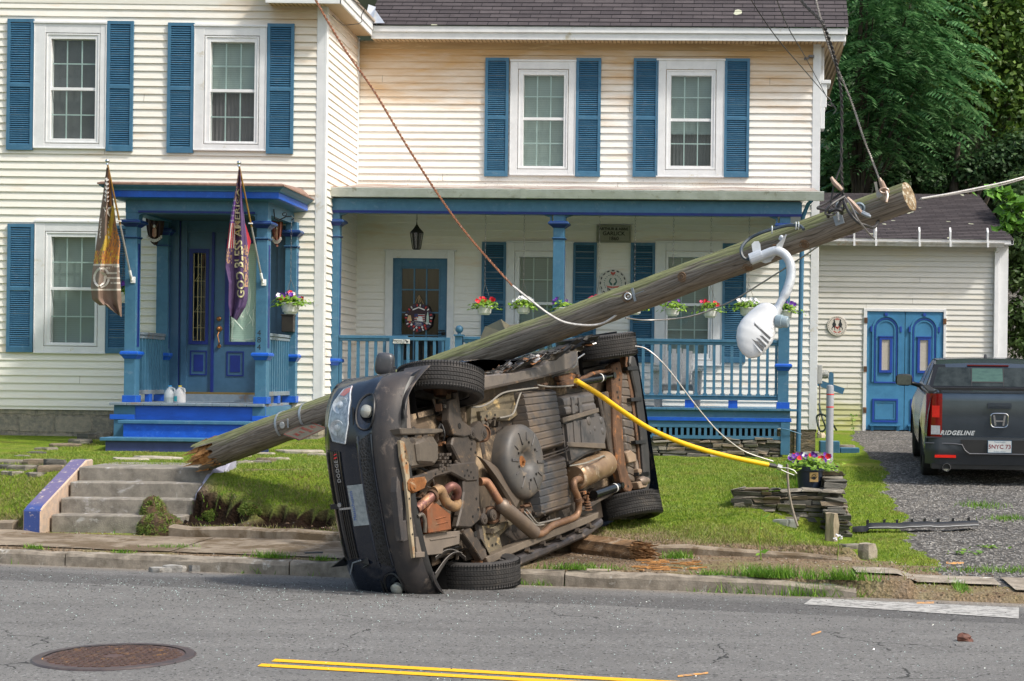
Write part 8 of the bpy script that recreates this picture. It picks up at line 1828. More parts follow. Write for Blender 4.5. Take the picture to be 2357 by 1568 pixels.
st=[(.5+.34*(1 if k%2==0 else.4)*math.sin(k*.628),.285-.06*(1 if k%2==0 else.4)*math.cos(k*.628))for k in range(10)];n0=len(mb.v);mb.v+=[tuple(K(*p))for p in st]+[tuple(K(.5,.285))];mb.f+=[(n0+10,n0+k,n0+(k+1)%10)for k in range(10)];mb.m+=[0]*10
for k in range(6):v=.07+k*.028;stroke(mb,[(.25,v),(.5,v+.02),(.62,v+.005)],.010)
for k in range(4):v=.345+k*.034;stroke(mb,[(.10,v),(.52,v+.012),(.55,v+.026),(.12,v+.018)],.009)
stroke(mb,[(.36+.26*math.cos(a),.735+.062*math.sin(a))for a in np.linspace(.2,5.9,20)],.010);stroke(mb,[(.32,.70),(.5,.72),(.45,.77),(.30,.79)],.012);stroke(mb,[(.30,.68),(.42,.685)],.02)
mb.build('emblem',M('flag_print_white',(.66,.62,.58),None,9,.8),fo)
def c2f(u,v):
    h=rn[(int(u*30)*17+int(v*90)*11)%999]
    if u<.42 and.20<v<.36:return 'white' if(int(u*30)%3==0 and int(v*90)%3==0)else 'violet'
    if u<.40 and.36<=v<.52:return 'white' if int(u*16)%2 else 'red'
    if u<.28 and v<.62:return 'tan' if h>.5 else 'purple'
    if u>.78 and.5<v<.78:return 'tan' if h>.4 else 'purple'
    if v<.12 and h>.85:return 'orange'
    return 'purple'
_,fo,F=flag((550,380),(604,647),[(549,390),(543,430),(534,480),(528,520),(521,580),(519,615),(527,650),(526,700),(530,738)],[(553,390),(556,430),(560,480),(566,530),(572,580),(572,640),(570,690),(566,705),(546,738)],'purple patriotic flag reading GOD BLESS AMERICA hanging on the right stoop post',c2f,3,'r',22.5)
mb=MB();add_text(mb,'GOD BLESS AMERICA',lambda v:F(min(.98,max(.02,.58-v.y*.52-.10*(v.x/5.6-.0))),min(.97,max(.02,.49-v.x*.0745)))+Vector((0,-.014,0)),1.02,bold=.02);mb.build('lettering',M('flag_print_cream',(.66,.60,.36),None,9,.8),fo)
mb=MB();p=[K(1,.33),K(1,.58),W(577,562,22.7),W(576,545,22.7)];mb.quad(*[F(.95,.33),F(.95,.60),W(575,568,22.75),W(578,556,22.75)]);mb.build('loose_corner',M('cloth_red',(.4,.05,.08)),fo)
# small fan banners
for(px,py,w_,h_,Y,lab,dk)in((357,530,44,70,24.2,'dark fan banner with an eagle hanging in the left bay of the stoop',1),(638,535,26,66,24.1,'red-brown fan banner with an eagle hanging in the right bay of the stoop',0)):
    c=W(px,py,Y);s_=Y/FD;a_=w_*s_/2;b_=h_*s_/2;mb=MB();mb.grid(lambda u,v:(c.x+(u*2-1)*a_*(1-.30*v*v),c.y+.02*math.sin(u*22),c.z+b_-2*b_*v*(.72+.28*math.sin(u*math.pi))),24,8)
    t=tag(mb.build('fan_banner',M('banner_cloth%d'%dk,(.035,.02,.025)if dk else(.26,.07,.06),(.06,.03,.03)if dk else(.36,.16,.12),9,.8),None,smooth=True),lab,'banner')
    mb=MB()
    for s2 in(-1,1):mb.quad((c.x,c.y-.03,c.z),(c.x+s2*a_*.3,c.y-.03,c.z+b_*.35),(c.x+s2*a_*.62,c.y-.03,c.z+b_*.85),(c.x+s2*a_*.22,c.y-.03,c.z+b_*.2));mb.quad((c.x,c.y-.031,c.z+b_*.2),(c.x+s2*a_*.2,c.y-.031,c.z+b_*.05),(c.x+s2*a_*.22,c.y-.031,c.z-b_*.4),(c.x,c.y-.031,c.z-b_*.5))
    mb.build('eagle',M('banner_eagle',(.30,.11,.07),(.45,.28,.2),14,.8),t);mb=MB();mb.ball((c.x,c.y-.035,c.z+b_*.25),a_*.13,8,sq=(1,.3,1.4))
    for k in range(9):u=k/8*2-1;mb.obox((c.x+u*a_*.72,c.y-.03,c.z-b_*(.45+.25*(1-u*u))),(.012,0,.004*u),(0,.001,0),(-.004*u,0,.022))
    mb.build('print',M('banner_white',(.6,.55,.52),None,9,.8),t)
# --- porch lantern
c=FW.M@Vector((FW.l(959,550,-1.0)[0],-1.0,FW.l(959,550,-1.0)[1]));LN=thing('porch_lantern','black hanging lantern above the side door of the porch','lantern',tuple(c));s_=c.y/FD
mb=MB();mb.lathe([(.058,-.17),(.062,-.165),(.062,-.155)],c,n=6);mb.lathe([(.118,.09),(.115,.105),(.09,.13),(.05,.17),(.03,.20),(.012,.225),(.008,.26)],c,n=6)
for k in range(6):a=k*math.pi/3;mb.tube([(c.x+.06*math.cos(a),c.y+.06*math.sin(a),c.z-.16),(c.x+.10*math.cos(a),c.y+.10*math.sin(a),c.z+.09)],.008,5)
chain(mb,c+Vector((0,0,.25)),Vector((c.x,c.y,zbt)),.005);mb.build('cage',bkm,LN)
mb=MB();mb.lathe([(.055,-.155),(.095,.09)],c,n=6);mb.build('glass',glass_mat('lantern_glass',(.25,.26,.22),.1,.2),LN)
# --- door wreath
x0,z0=FW.l(964,732,-.08);c=FW.M@Vector((x0,-.08,z0));WR=thing('door_plaque','round patriotic door plaque with eagle, bell, liberty statue and 250th banner','wreath',tuple(c));f2=lambda mb,nm,mt,par=WR:mb.build(nm,mt,par,frame=FW)
k_=.232;mb=MB();pts=[(x0+k_*(1+.06*math.sin(a*9))*math.cos(a),z0+k_*(1+.05*math.sin(a*7+1))*math.sin(a)*1.02)for a in np.linspace(0,6.2832,49)[:-1]];mb.prism(pts,-.095,-.085,'y');bd=f2(mb,'board',M('dark_plaque_board',(.03,.018,.03),(.05,.02,.02),14,.7))
wp=M('plaque_white',(.85,.82,.82),None,9,.6);rp=M('plaque_red',(.65,.04,.04),None,9,.6);bp=M('plaque_blue',(.03,.04,.14),None,9,.6);gp_=M('plaque_gold',(.65,.42,.22),None,9,.5);sp_=M('plaque_sage',(.48,.62,.55),None,9,.6)
mb=MB();y=-.0965
for i in range(7):poly(mb,[(x0-.07+.0,z0+.06-i*.016),(x0+.10,z0+.055-i*.016),(x0+.10,z0+.047-i*.016),(x0-.07,z0+.052-i*.016)],y,i%2)
poly(mb,[(x0-.07,z0+.065),(x0-.01,z0+.063),(x0-.01,z0+.01),(x0-.07,z0+.012)],y-.0005,2);poly(mb,[(x0-.02,z0-.05),(x0-.03,z0-.01),(x0+.02,z0+.03),(x0+.06,z0+.01),(x0+.07,z0-.06)],y-.001,0);poly(mb,[(x0-.05,z0),(x0-.03,z0+.02),(x0-.01,z0),(x0-.03,z0-.01)],y-.0015,3)
poly(mb,[(x0-.19,z0-.05),(x0-.11,z0-.05),(x0-.13,z0+.04),(x0-.17,z0+.04)],y,3);poly(mb,[(x0+.12,z0-.10),(x0+.17,z0-.10),(x0+.165,z0+.03),(x0+.15,z0+.11),(x0+.13,z0+.03)],y,4);poly(mb,[(x0-.10,z0+.12),(x0,z0+.16),(x0+.10,z0+.12),(x0+.10,z0+.14),(x0,z0+.18),(x0-.10,z0+.14)],y,0)
for i in range(26):a=i*.2417;dab(mb,x0+.205*math.cos(a),z0+.205*math.sin(a),a,.022,.010,y,(0,1,2)[i%3])
for i in range(8):a=3.6+i*.3;dab(mb,x0+.16*math.cos(a),z0+.16*math.sin(a),a,.02,.016,y-.0004,(1,0)[i%2])
dab(mb,x0,z0-.10,0,.085,.042,y-.001,2);f2(mb,'painting',[wp,rp,bp,gp_,sp_],bd)
mb=MB();add_text(mb,'UNITED STATES OF AMERICA',lambda v:(x0+v.x,y-.0012,z0-.055-1.6*v.x*v.x+v.y),.022);add_text(mb,'250th',lambda v:(x0+v.x,y-.002,z0-.092+v.y),.045,bold=.001);add_text(mb,'ANNIVERSARY',lambda v:(x0+v.x,y-.002,z0-.122+v.y),.02);f2(mb,'lettering',M('plaque_lettering',(.6,.55,.5),None,9,.6),bd)
mb=MB();mb.tube([(x0-.08,-.09,z0+.20),(x0-.01,-.075,z0+.36),(x0+.0,-.07,z0+.37),(x0+.09,-.09,z0+.20)],.004,5);mb.tube([(x0,-.08,z0+.37),(x0+.025,-.085,z0+.26),(x0-.01,-.085,z0+.25),(x0,-.08,z0+.36)],.006,5);f2(mb,'cord',M('jute_cord',(.40,.27,.15),None,30,.9))
# --- jugs on the stoop
def jug(px,py,h,cap,label,body,fill=None,lab2=None):
    c=W(px,921,23.15);c.z=zd;t=thing('plastic_jug',label,'jug',tuple(c),'plastic jugs on the stoop');w_=h*.58
    mb=MB();n0=0;mb.lathe([(w_*.52,0),(w_*.56,.01),(w_*.56,h*.42),(w_*.52,h*.58),(w_*.40,h*.72),(w_*.20,h*.84),(w_*.15,h*.90),(w_*.15,h*.93)],c,n=20)
    mb.tube([c+Vector((w_*.15,-.02,h*.86)),c+Vector((w_*.5,-.03,h*.80)),c+Vector((w_*.56,-.03,h*.66)),c+Vector((w_*.46,-.03,h*.50))],.013,8);mb.build('bottle',body,t,smooth=True)
    mb=MB();mb.lathe([(w_*.17,h*.92),(w_*.17,h)],c,n=14);mb.build('cap',cap,t)
    if fill:mb=MB();mb.lathe([(w_*.565,.012),(w_*.568,h*.30)],c,n=20,caps=False);mb.build('liquid_line',fill,t)
    if lab2:mb=MB();mb.grid(lambda u,v:(c.x+w_*.575*math.sin(-1.2+1.0*u),c.y-w_*.575*math.cos(-1.2+1.0*u),c.z+h*(.08+.30*v)),6,1);mb.build('paper_label',lab2,t)
jug(391,921,.245,M('blue_cap',(.03,.30,.70),None,9,.4),'translucent plastic jug with a blue cap half full of water on the stoop',M('cloudy_jug_plastic',(.52,.56,.60),(.42,.47,.52),9,.3,0,.5),M('water_line_grey',(.34,.40,.42),None,9,.3))
jug(414,921,.245,M('yellow_cap',(.80,.60,.03),None,9,.4),'white plastic jug with a yellow cap and teal label on the stoop',M('white_jug_plastic',(.66,.66,.68),(.55,.55,.58),9,.35,0,.5),None,M('teal_label',(.02,.42,.48),None,9,.5))
# --- white porch chair
x0,_=FW.l(1562,850,-1.1);CH=thing('porch_chair','white slatted adirondack chair behind the porch railing','chair',tuple(FW.M@Vector((x0,-1.1,zdeck))));chw=M('worn_white_chair_paint',(.60,.60,.60),(.42,.42,.43),40,.7,c3=(.25,.25,.26),s3=45,t3=.6)
mb=MB()
for i,h in enumerate((.78,.88,.93,.95,.93,.88,.78)):xx=x0-.24+i*.08;mb.obox((xx,-.92+.0,zdeck+.32+h*.30),(.034,0,0),(0,.01,0),(.006*(i-3),.10,h*.33))
mb.build('backrest',chw,CH,frame=FW)
mb=MB()
for i in range(6):mb.box(x0-.27,x0+.27,-1.5+i*.09,-1.42+i*.09,zdeck+.34-i*.018,zdeck+.36-i*.018)
mb.build('seat',chw,CH,frame=FW)
for s2 in(-1,1):
    mb=MB();mb.obox((x0+s2*.33,-1.25,zdeck+.58),(.07,0,0),(0,.36,.0),(0,0,.012));mb.build('armrest',chw,CH,frame=FW)
    for yy,h in((-1.52,.56),(-.98,.56)):mb=MB();mb.prism([(x0+s2*.30-.05,zdeck),(x0+s2*.30+.04,zdeck),(x0+s2*.30+.07,zdeck+h),(x0+s2*.30-.07,zdeck+h)],yy,yy+.03,'y');mb.build('leg',chw,CH,frame=FW)
# --- planter
c=W(1863,1122,17.35);c.z=gz(c.x,c.y)-.01;s_=c.y/FD;PO=thing('flower_planter','dark blue plastic planter of purple, red and white petunias on the slate wall','planter',tuple(c));hh=.275;r1_=.157
mb=MB();mb.lathe([(r1_*.72,0),(r1_*.90,hh*.82),(r1_*1.03,hh*.83),(r1_*1.06,hh),(r1_*.98,hh),(r1_*.9,hh*.9),(.001,hh*.88)],c,n=30,caps=False);mb.build('pot',M('navy_pot_plastic',(.018,.028,.055),(.028,.04,.07),5,.4,0,.5),PO,smooth=True,ang=40)
blooms(PO,c+Vector((0,0,hh+.03)),.20,.14,34,['purple','purple','red','white','purple'],77,.030)
mb=MB();mb.box(c.x-.008,c.x+.082,c.y-.150,c.y-.143,c.z+.115,c.z+.215);em=mb.build('paper_label',M('kraft_label',(.45,.30,.12),(.38,.25,.10),20,.7),PO);mb=MB();q=(c.x+.037,c.z+.155);y=c.y-.1505
dab(mb,q[0],q[1],0,.022,.018,y);mb.tube([(q[0]+.018,y,q[1]),(q[0]+.036,y,q[1]+.018)],.003,4);mb.tube([(q[0]+.018*math.cos(a),y,q[1]+.018+.022*math.sin(a))for a in np.linspace(0,3.14,8)],.0025,4);mb.tube([(q[0]-.018,y,q[1]+.01),(q[0]-.034,y,q[1]+.008),(q[0]-.02,y,q[1]-.008)],.0025,4);mb.build('watering_can_print',inkm,em)
# --- slate walls
o=stacked(None,'slate_wall',.36,1.34,16.88,17.1,.20,.60,SL,None,seed=9,hmin=.022,hmax=.055,wmin=.10,wmax=.34);tag(o,'dry stacked slate wall with the flower planter on top','stone wall')
mb=MB();r=random.Random(12);zz=.12
SWM=Matrix(((0,-1,0,1.40),(1,0,0,0),(0,0,1,0),(0,0,0,1)))
o=stacked(None,'slate_wall',16.45,20.6,-.10,.12,.08,.9,SL,SWM,seed=10,hmin=.022,hmax=.06,wmin=.14,wmax=.4,topfn=lambda y:float(np.interp(y,[16.4,16.9,17.1,18.2,20.6],[.36,.55,.68,.80,.84])));tag(o,'rough slate retaining wall running back along the driveway grass','stone wall')
def rock(px,py,sx,sy,sz,mat,label,name='slate_slab',grp=None,seed=0,dz=0,yaw=0):
    p=G(px,py);r=random.Random(seed+int(px));mb=MB();n=9;k=[]
    for i in range(n):a=i/n*6.283;q=r.uniform(.62,1.15);k.append((sx*q*math.cos(a),sy*q*math.sin(a)))
    for(f,z)in((1,-.03),(1.02,sz*.6),(.93,sz)):mb.v+=[(p.x+x*f+r.uniform(-.01,.01),p.y+y*f,p.z+dz+z+r.uniform(-.006,.006))for x,y in k]
    for j in range(2):
        for i in range(n):mb.f.append((j*n+i,j*n+(i+1)%n,(j+1)*n+(i+1)%n,(j+1)*n+i));mb.m.append(0)
    mb.f+=[tuple(2*n+i for i in range(n))];mb.m+=[0];return tag(mb.build(name,mat,None),label,'stone',grp)
FLB=['pale flagstone at the foot of the stoop steps, left end of the walkway','large pale flagstone just above the garden steps','pale flagstone behind the middle of the pole butt','pale flagstone below the fallen pole, left of the long one','long pale flagstone left of the car headlight','very small flagstone beneath the pole butt','small flagstone beside the car grille','small flat flagstone in the grass below the walkway']
od=['leftmost','second from left','third from left','middle','fifth from left','sixth from left']
SLB=['leftmost slate of the lower row at the left edge','small slate below the leftmost slate at the left edge','slate in the middle of the lower row','thick slate at the right end of the lower row','loose slate in front of the lower row, near the cheek wall','square slate stacked on the right end of the lower row','single slate below the lower row in the grass','slate stacked on the middle of the lower row','low end slate of the curved row, nearest the street','second low slate of the curved row','third slate of the curved row, half up the lawn','wide flat slate in the middle of the curved row','brown slate right of the wide one in the curved row','raised slate next to the stoop end of the curved row','highest slate of the curved row beside the stoop base']
slabc=M('pale_flagstone',(.40,.36,.30),(.28,.25,.20),6,.9,0,.2,.6,50,.01,c3=(.22,.20,.12),s3=9,t3=.58)
for i,(x,y,a,b_)in enumerate(((300,1061,.24,.20),(370,1058,.34,.18),(545,1052,.20,.22),(600,1048,.24,.15),(690,1042,.34,.13),(560,1068,.10,.06),(735,1050,.14,.09),(640,1060,.13,.08))):o=rock(x,y,a,b_,.035,slabc,FLB[i],'flagstone','flagstones of the lawn walkway',i)
for i,(x,y,a,b_,z)in enumerate(((20,1066,.2,.1,.05),(10,1075,.12,.08,.03),(60,1078,.16,.1,.045),(118,1080,.15,.12,.06),(85,1094,.12,.08,.04),(125,1074,.13,.1,.11),(30,1090,.10,.08,.035),(90,1071,.17,.1,.09),(50,1052,.10,.08,.03),(85,1045,.12,.1,.045),(110,1036,.14,.1,.05),(150,1028,.22,.12,.06),(185,1020,.16,.1,.08),(205,1012,.14,.1,.12),(240,1010,.13,.1,.14))):rock(x,y,a*1.15,b_,z*.7,SL[(0,2,0,1)[i%4]],SLB[i],'garden_slate','loose slates edging the left lawn',i)
for i,(x,y,a,b_,z)in enumerate(((475,1079,.14,.06,.05),(510,1078,.13,.06,.04),(490,1074,.16,.05,.09),(590,1068,.15,.06,.04),(615,1064,.12,.05,.05))):rock(x,y,a,b_,z,SL[i%3],['thin dark slate nearest the top right corner of the garden steps','thin slate lying second from the garden steps on loose soil','slate on top of the little pile right of the garden steps','lone slate in the grass under the broken pole end','rightmost thin slate in the grass under the fallen pole'][i],'garden_slate','slates right of the garden steps',i)
rock(1915,1245,.065,.05,.27,M('upright_pale_stone',(.38,.31,.22),(.24,.19,.13),8,.9,stretch=(4,4,1)),'upright pale stone at the front end of the slate wall','end_stone');rock(1805,1208,.12,.06,.05,M('grey_lawn_stone',(.24,.25,.22),(.18,.19,.17),8,.9),'flat grey stone in the grass below the planter','lawn_stone');rock(1995,1287,.09,.07,.14,conc,'broken concrete corner block at the end of the lawn edging','concrete_block');rock(1965,1262,.16,.07,.04,SL[0],'flat slate beside the broken concrete block','flat_slate');rock(1945,1038,.22,.12,.10,conc,'long pale stone block lying in the driveway grass','stone_block')
# kerb fragment and debris
mb=MB();r=random.Random(2);brk=M('broken_white_concrete',(.34,.33,.31),(.18,.17,.155),12,.9,0,.2,.6,40,.01)
for i,(x,y,a,b_,z)in enumerate(((365,1308,.11,.06,.04),(398,1306,.14,.07,.05),(430,1303,.14,.07,.06),(458,1306,.09,.06,.05))):rock(x,y+9,a,b_,z,brk,['small concrete lump at the left end of the gutter pile','flat concrete lump second from the left in the gutter','largest concrete lump in the gutter pile','concrete lump at the right end of the gutter pile'][i],'concrete_lump','broken concrete lumps in the gutter',i)
p=G(2216,1476);mb=MB();mb.ball(p+Vector((0,0,.018)),.04,8,.3,(1.2,.7,.75));mb.obox(p+Vector((.03,0,.012)),(.035,.0,-.008),(0,.02,.004),(0,.003,.006));tag(mb.build('bark_chunk',M('wet_brown_bark',(.14,.05,.03),(.08,.03,.02),14,.7),None,bevel=.01),'small reddish brown bark chunk lying on the road at the right','wood chunk')
for(x,y,lab)in((772,1322,'crumpled white paper scrap by the kerb left of the car bumper'),(757,1309,'torn white scrap just behind the paper by the kerb')):p=G(x,y);mb=MB();mb.quad((p.x-.05,p.y-.03,p.z+.012),(p.x+.05,p.y-.035,p.z+.02),(p.x+.045,p.y+.03,p.z+.04),(p.x-.02,p.y+.035,p.z+.02));tag(mb.build('paper_scrap',M('white_scrap',(.7,.72,.76),None,9,.7),None,solid=.004),lab,'litter')
p=G(1440,1328);mb=MB();mb.obox((p.x,p.y,p.z+.01),(.045,.02,0),(0,.02,0),(0,0,.01));mb.obox((p.x-.02,p.y,p.z+.03),(.012,0,.02),(0,.01,0),(-.01,0,.014));mb.obox((p.x+.06,p.y,p.z+.02),(.03,0,.015),(0,.008,0),(0,0,.006));tag(mb.build('plastic_fragment',blk,None),'small black plastic fragment on the dirt right of the car','debris')
p=G(1378,1338);mb=MB();mb.obox((p.x,p.y,p.z+.008),(.10,.0,.0),(0,.008,0),(0,0,.006));tag(mb.build('wood_sliver',M('pale_wood_sliver',(.6,.5,.4),None,9,.7),None),'pale wood sliver at the kerb right of the front tyre','debris')
p=G(722,1277);mb=MB();mb.obox((p.x,p.y,p.z+.012),(.07,.03,0),(-.01,.025,0),(0,0,.012));tag(mb.build('plastic_fragment',M('slate_plastic',(.05,.06,.075),None,9,.5),None),'dark blue-grey plastic fragment on the pavement left of the car','debris')
# torn black bumper strip on the driveway
a=G(1962,1228);b_=G(2250,1220);BF=thing('bumper_strip','long torn black plastic bumper strip lying on the driveway','car part',tuple(a));mb=MB()
def bs(u,v):
    p=a.lerp(b_,u);z=gz(p.x,p.y)+.015;return(p.x,p.y+(v-.5)*.16*math.sin(min(1,u*6+.15)*1.57)-.06*math.sin(u*3.14),z+.055*math.sin(v*math.pi)+.03*(u>.1))
mb.grid(bs,40,6);mb.build('strip',blk,BF,smooth=True,solid=.006);mb=MB();mb.tube([Vector(bs(u,.05))+Vector((0,-.004,.004))for u in np.linspace(.12,1,30)],.005,4);mb.build('edge',M('pale_torn_edge',(.3,.31,.32),None,9,.5),BF)
for u in(.12,.25,.35,.47,.57,.68,.8,.93):q=Vector(bs(u,.8));mb=MB();mb.obox(q+Vector((0,0,.02)),(.012,0,.004),(0,.02,0),(0,0,.03));mb.build('clip',blk,BF)
# manhole
p=W(264,1517,9.3);mz=gz(p.x,p.y);MH=thing('manhole_cover','rusty round manhole cover in the road at the lower left','manhole cover',(p.x,p.y,mz));tl=-.026
def lid(r_,z):return[(p.x+r_*math.cos(a),p.y+r_*math.sin(a),gz(p.x+r_*math.cos(a),p.y+r_*math.sin(a))+z)for a in np.linspace(0,6.2832,61)[:-1]]
def ringm(mb,r0,r1,z0,z1):
    n=len(mb.v);mb.v+=lid(r0,z0)+lid(r1,z1)
    for i in range(60):mb.f.append((n+i,n+(i+1)%60,n+60+(i+1)%60,n+60+i));mb.m.append(0)
mb=MB();ringm(mb,.445,.435,.002,.010);ringm(mb,.435,.385,.010,.010);mb.build('rim',M('dark_cast_iron',(.060,.048,.05),(.10,.075,.07),14,.5,.3,.5),MH,smooth=True)
mb=MB();ringm(mb,.380,.01,.006,.006);mb.f.append(tuple(len(mb.v)-60+i for i in range(60)));mb.m.append(0);mb.build('lid',M('rusty_cast_iron',(.075,.05,.048),(.12,.07,.06),9,.55,.3,.5,c3=(.20,.11,.06),s3=20,t3=.62),MH)
mb=MB();r=random.Random(1)
for i in range(-9,10):
    for j in range(-9,10):
        x,y=i*.038+.01*(j%2),j*.038
        if math.hypot(x,y)<.355 and math.hypot(x,y)>.05:mb.obox((p.x+x,p.y+y,gz(p.x+x,p.y+y)+.009),(.013,.004*(i%2),0),(0,.008,0),(0,0,.003))
mb.build('tread_pattern',M('worn_lid_studs',(.16,.10,.08),(.09,.06,.055),20,.45,.4,.5,c3=(.30,.17,.08),s3=12,t3=.60),MH)
# bollard, blue finger post, meter
c=W(1909,1046,20.5);c.z=gz(c.x,c.y)-.05;top=W(1909,886,20.5).z;BO=thing('bollard','grey steel bollard with two thin red stripes','bollard',tuple(c));r_=.047
mb=MB();mb.lathe([(r_,0),(r_,top-c.z-.03),(r_*.85,top-c.z-.008),(r_*.4,top-c.z)],c,n=20);mb.build('post',M('grey_bollard_paint',(.30,.31,.34),(.24,.25,.28),6,.5),BO,smooth=True)
for py in(908,937):z=W(1909,py,20.5).z;mb=MB();mb.lathe([(r_+.001,-.007),(r_+.002,0),(r_+.001,.007)],(c.x,c.y,z),n=20,caps=False);mb.build('stripe',M('red_reflective_tape',(.75,.03,.03),None,9,.4),BO,smooth=True)
Yp=27.6;mb=MB();a=W(1907,920,Yp);b_=W(1919,856,Yp);mb.prism([(a.x,gz(a.x,Yp)),(a.x,b_.z-.03),((a.x+b_.x)/2,b_.z),(b_.x,b_.z-.03),(b_.x,gz(a.x,Yp))],Yp,Yp+.06,'y');p,q=W(1880,880,Yp-.03),W(1942,901,Yp-.03);d=(q-p)/2;mb.obox((p+q)/2,d,(0,.012,0),Vector((0,0,1)).cross(Vector((0,1,0))).normalized()*0+Vector((.018,0,.05)))
tag(mb.build('garden_post',blue,None),'slate blue wooden post with a slanted crossboard behind the bollard','post')
mb=MB();p=FW.M@Vector((xr_w+.04,.25,0));a,b_=W(1884,840,26.8),W(1892,884,26.8);mb.box(a.x-.02,b_.x,26.75,26.95,b_.z,a.z);ME=thing('electric_meter','grey electric meter box on the right corner of the house','meter',tuple(a));mb.build('box',M('grey_meter_box',(.35,.36,.35),None,9,.5),ME,bevel=.01)
mb=MB();mb.lathe([(.07,0),(.07,.06),(.055,.10),(.001,.11)],W(1893,862,26.85),(1,-.3,0),18,caps=False);mb.build('dial',M('meter_glass',(.40,.41,.38),(.15,.15,.14),40,.2),ME,smooth=True);mb=MB();mb.tube([W(1887,884,26.8),W(1886,960,26.8),W(1884,1000,26.6)],.012,6);mb.build('conduit',greyc,ME)
cable([W(1885,930,26.3),W(1892,960,26),W(1900,985,26),W(1888,992,26),W(1880,960,26.2),W(1896,955,26),W(1915,975,26.3),W(1925,990,26.6)],.016,'garden_hose',M('dark_green_hose',(.03,.05,.04),None,9,.5),'coiled dark green hose at the house corner behind the bollard','hose')
mb=MB();p=G(1900,1002);p=Vector((2.05,27.4,gz(2.05,27.4)));mb.box(p.x-.05,p.x+.28,p.y,p.y+.3,p.z-.05,p.z+.20);mb.box(p.x+.3,p.x+.62,p.y+.1,p.y+.3,p.z-.05,p.z+.09);tag(mb.build('blue_crate',blue,None,bevel=.01),'low slate blue box against the house corner','box');rock(1888,1008,.10,.08,.10,M('pale_tan_stone',(.5,.42,.32),None,9,.9),'pale rounded stone by the house corner','pale_stone')
# --- grass blades, weeds, crumbs
def blades(n,sampler,h,wd,mat,name,label,seed,lean=.5,kind='stuff',cat='grass'):
    r=np.random.default_rng(seed);X,Y=sampler(r,n);Z=height(X,Y)-.004;m=len(X);a=r.random(m)*6.283;hh=h*r.uniform(.5,1.3,m);ln=lean*r.random(m)*hh;b2=r.random(m)*6.283
    dx,dy=np.cos(a)*wd,np.sin(a)*wd;P0=np.stack([X-dx,Y-dy,Z],1);P1=np.stack([X+dx,Y+dy,Z],1);P2=np.stack([X+np.cos(b2)*ln,Y+np.sin(b2)*ln,Z+hh],1);V=np.stack([P0,P1,P2],1).reshape(-1,3)
    me=bpy.data.meshes.new(name);me.vertices.add(3*m);me.vertices.foreach_set('co',V.ravel());me.loops.add(3*m);me.loops.foreach_set('vertex_index',np.arange(3*m,dtype=np.int32));me.polygons.add(m);me.polygons.foreach_set('loop_start',np.arange(0,3*m,3,dtype=np.int32));me.polygons.foreach_set('loop_total',np.full(m,3,dtype=np.int32));me.update();me.materials.append(mat)
    o=bpy.data.objects.new(name,me);COL.objects.link(o);tag(o,label,cat)
    if kind:o['kind']=kind
    return o
gmat=leafmat('lawn_grass_blades',(.085,.16,.012),(.15,.25,.02),(.34,.36,.08),.95,(.25,.20,.06));dry=leafmat('dry_grass_blades',(.16,.15,.05),(.26,.22,.09),(.12,.16,.03));dgm=leafmat('weed_blades',(.07,.17,.015),(.13,.28,.025),(.24,.38,.05))
def lawn_s(r,n):
    X=np.concatenate([r.uniform(-9,1.35,n),r.uniform(1.4,3.2,n//5)]);D=np.concatenate([1.62+9.8*r.random(n)**1.5,.5+17*r.random(n//5)**1.3]);Y=D+K0-KS*X
    keep=(soilmask(X,Y)>r.random(len(X))*.9+.05)&(gravelmask(X,Y)<.4)&(Y<24.4)&~((X>-6.72)&(X<-4.98)&(Y<17.7))&(holes_(X,Y,.03)<.3)&~((X>-8.4)&(X<-5.9)&(Y>22.2))&((X<1.4)|(Y<33))&~((X>1.25)&(X<1.52)&(Y<20.7));return X[keep],Y[keep]
blades(210000,lawn_s,.030,.0045,gmat,'lawn_grass','bright green mown grass of the lawn',1,1.3)
def dry_s(r,n):
    X=r.uniform(-9,1.3,n);D=1.62+.9*r.random(n)**1.6;Y=D+K0-KS*X;k=~((X>-6.72)&(X<-5.0))&(holes_(X,Y,.03)<.4)&((X<-1)|(r.random(n)<.45));return X[k],Y[k]
blades(20000,dry_s,.05,.004,dry,'dry_grass','dry straggly grass hanging over the bank edge',2,1.3)
def tufts(px,py,rx,ry,n,h,lab,seed,mat=dgm):
    p=G(px,py);return blades(n,lambda r,n:(p.x+r.normal(size=n)*rx,p.y+r.normal(size=n)*ry),h,.005,mat,'grass_tuft',lab,seed,1.1,None,'weeds')
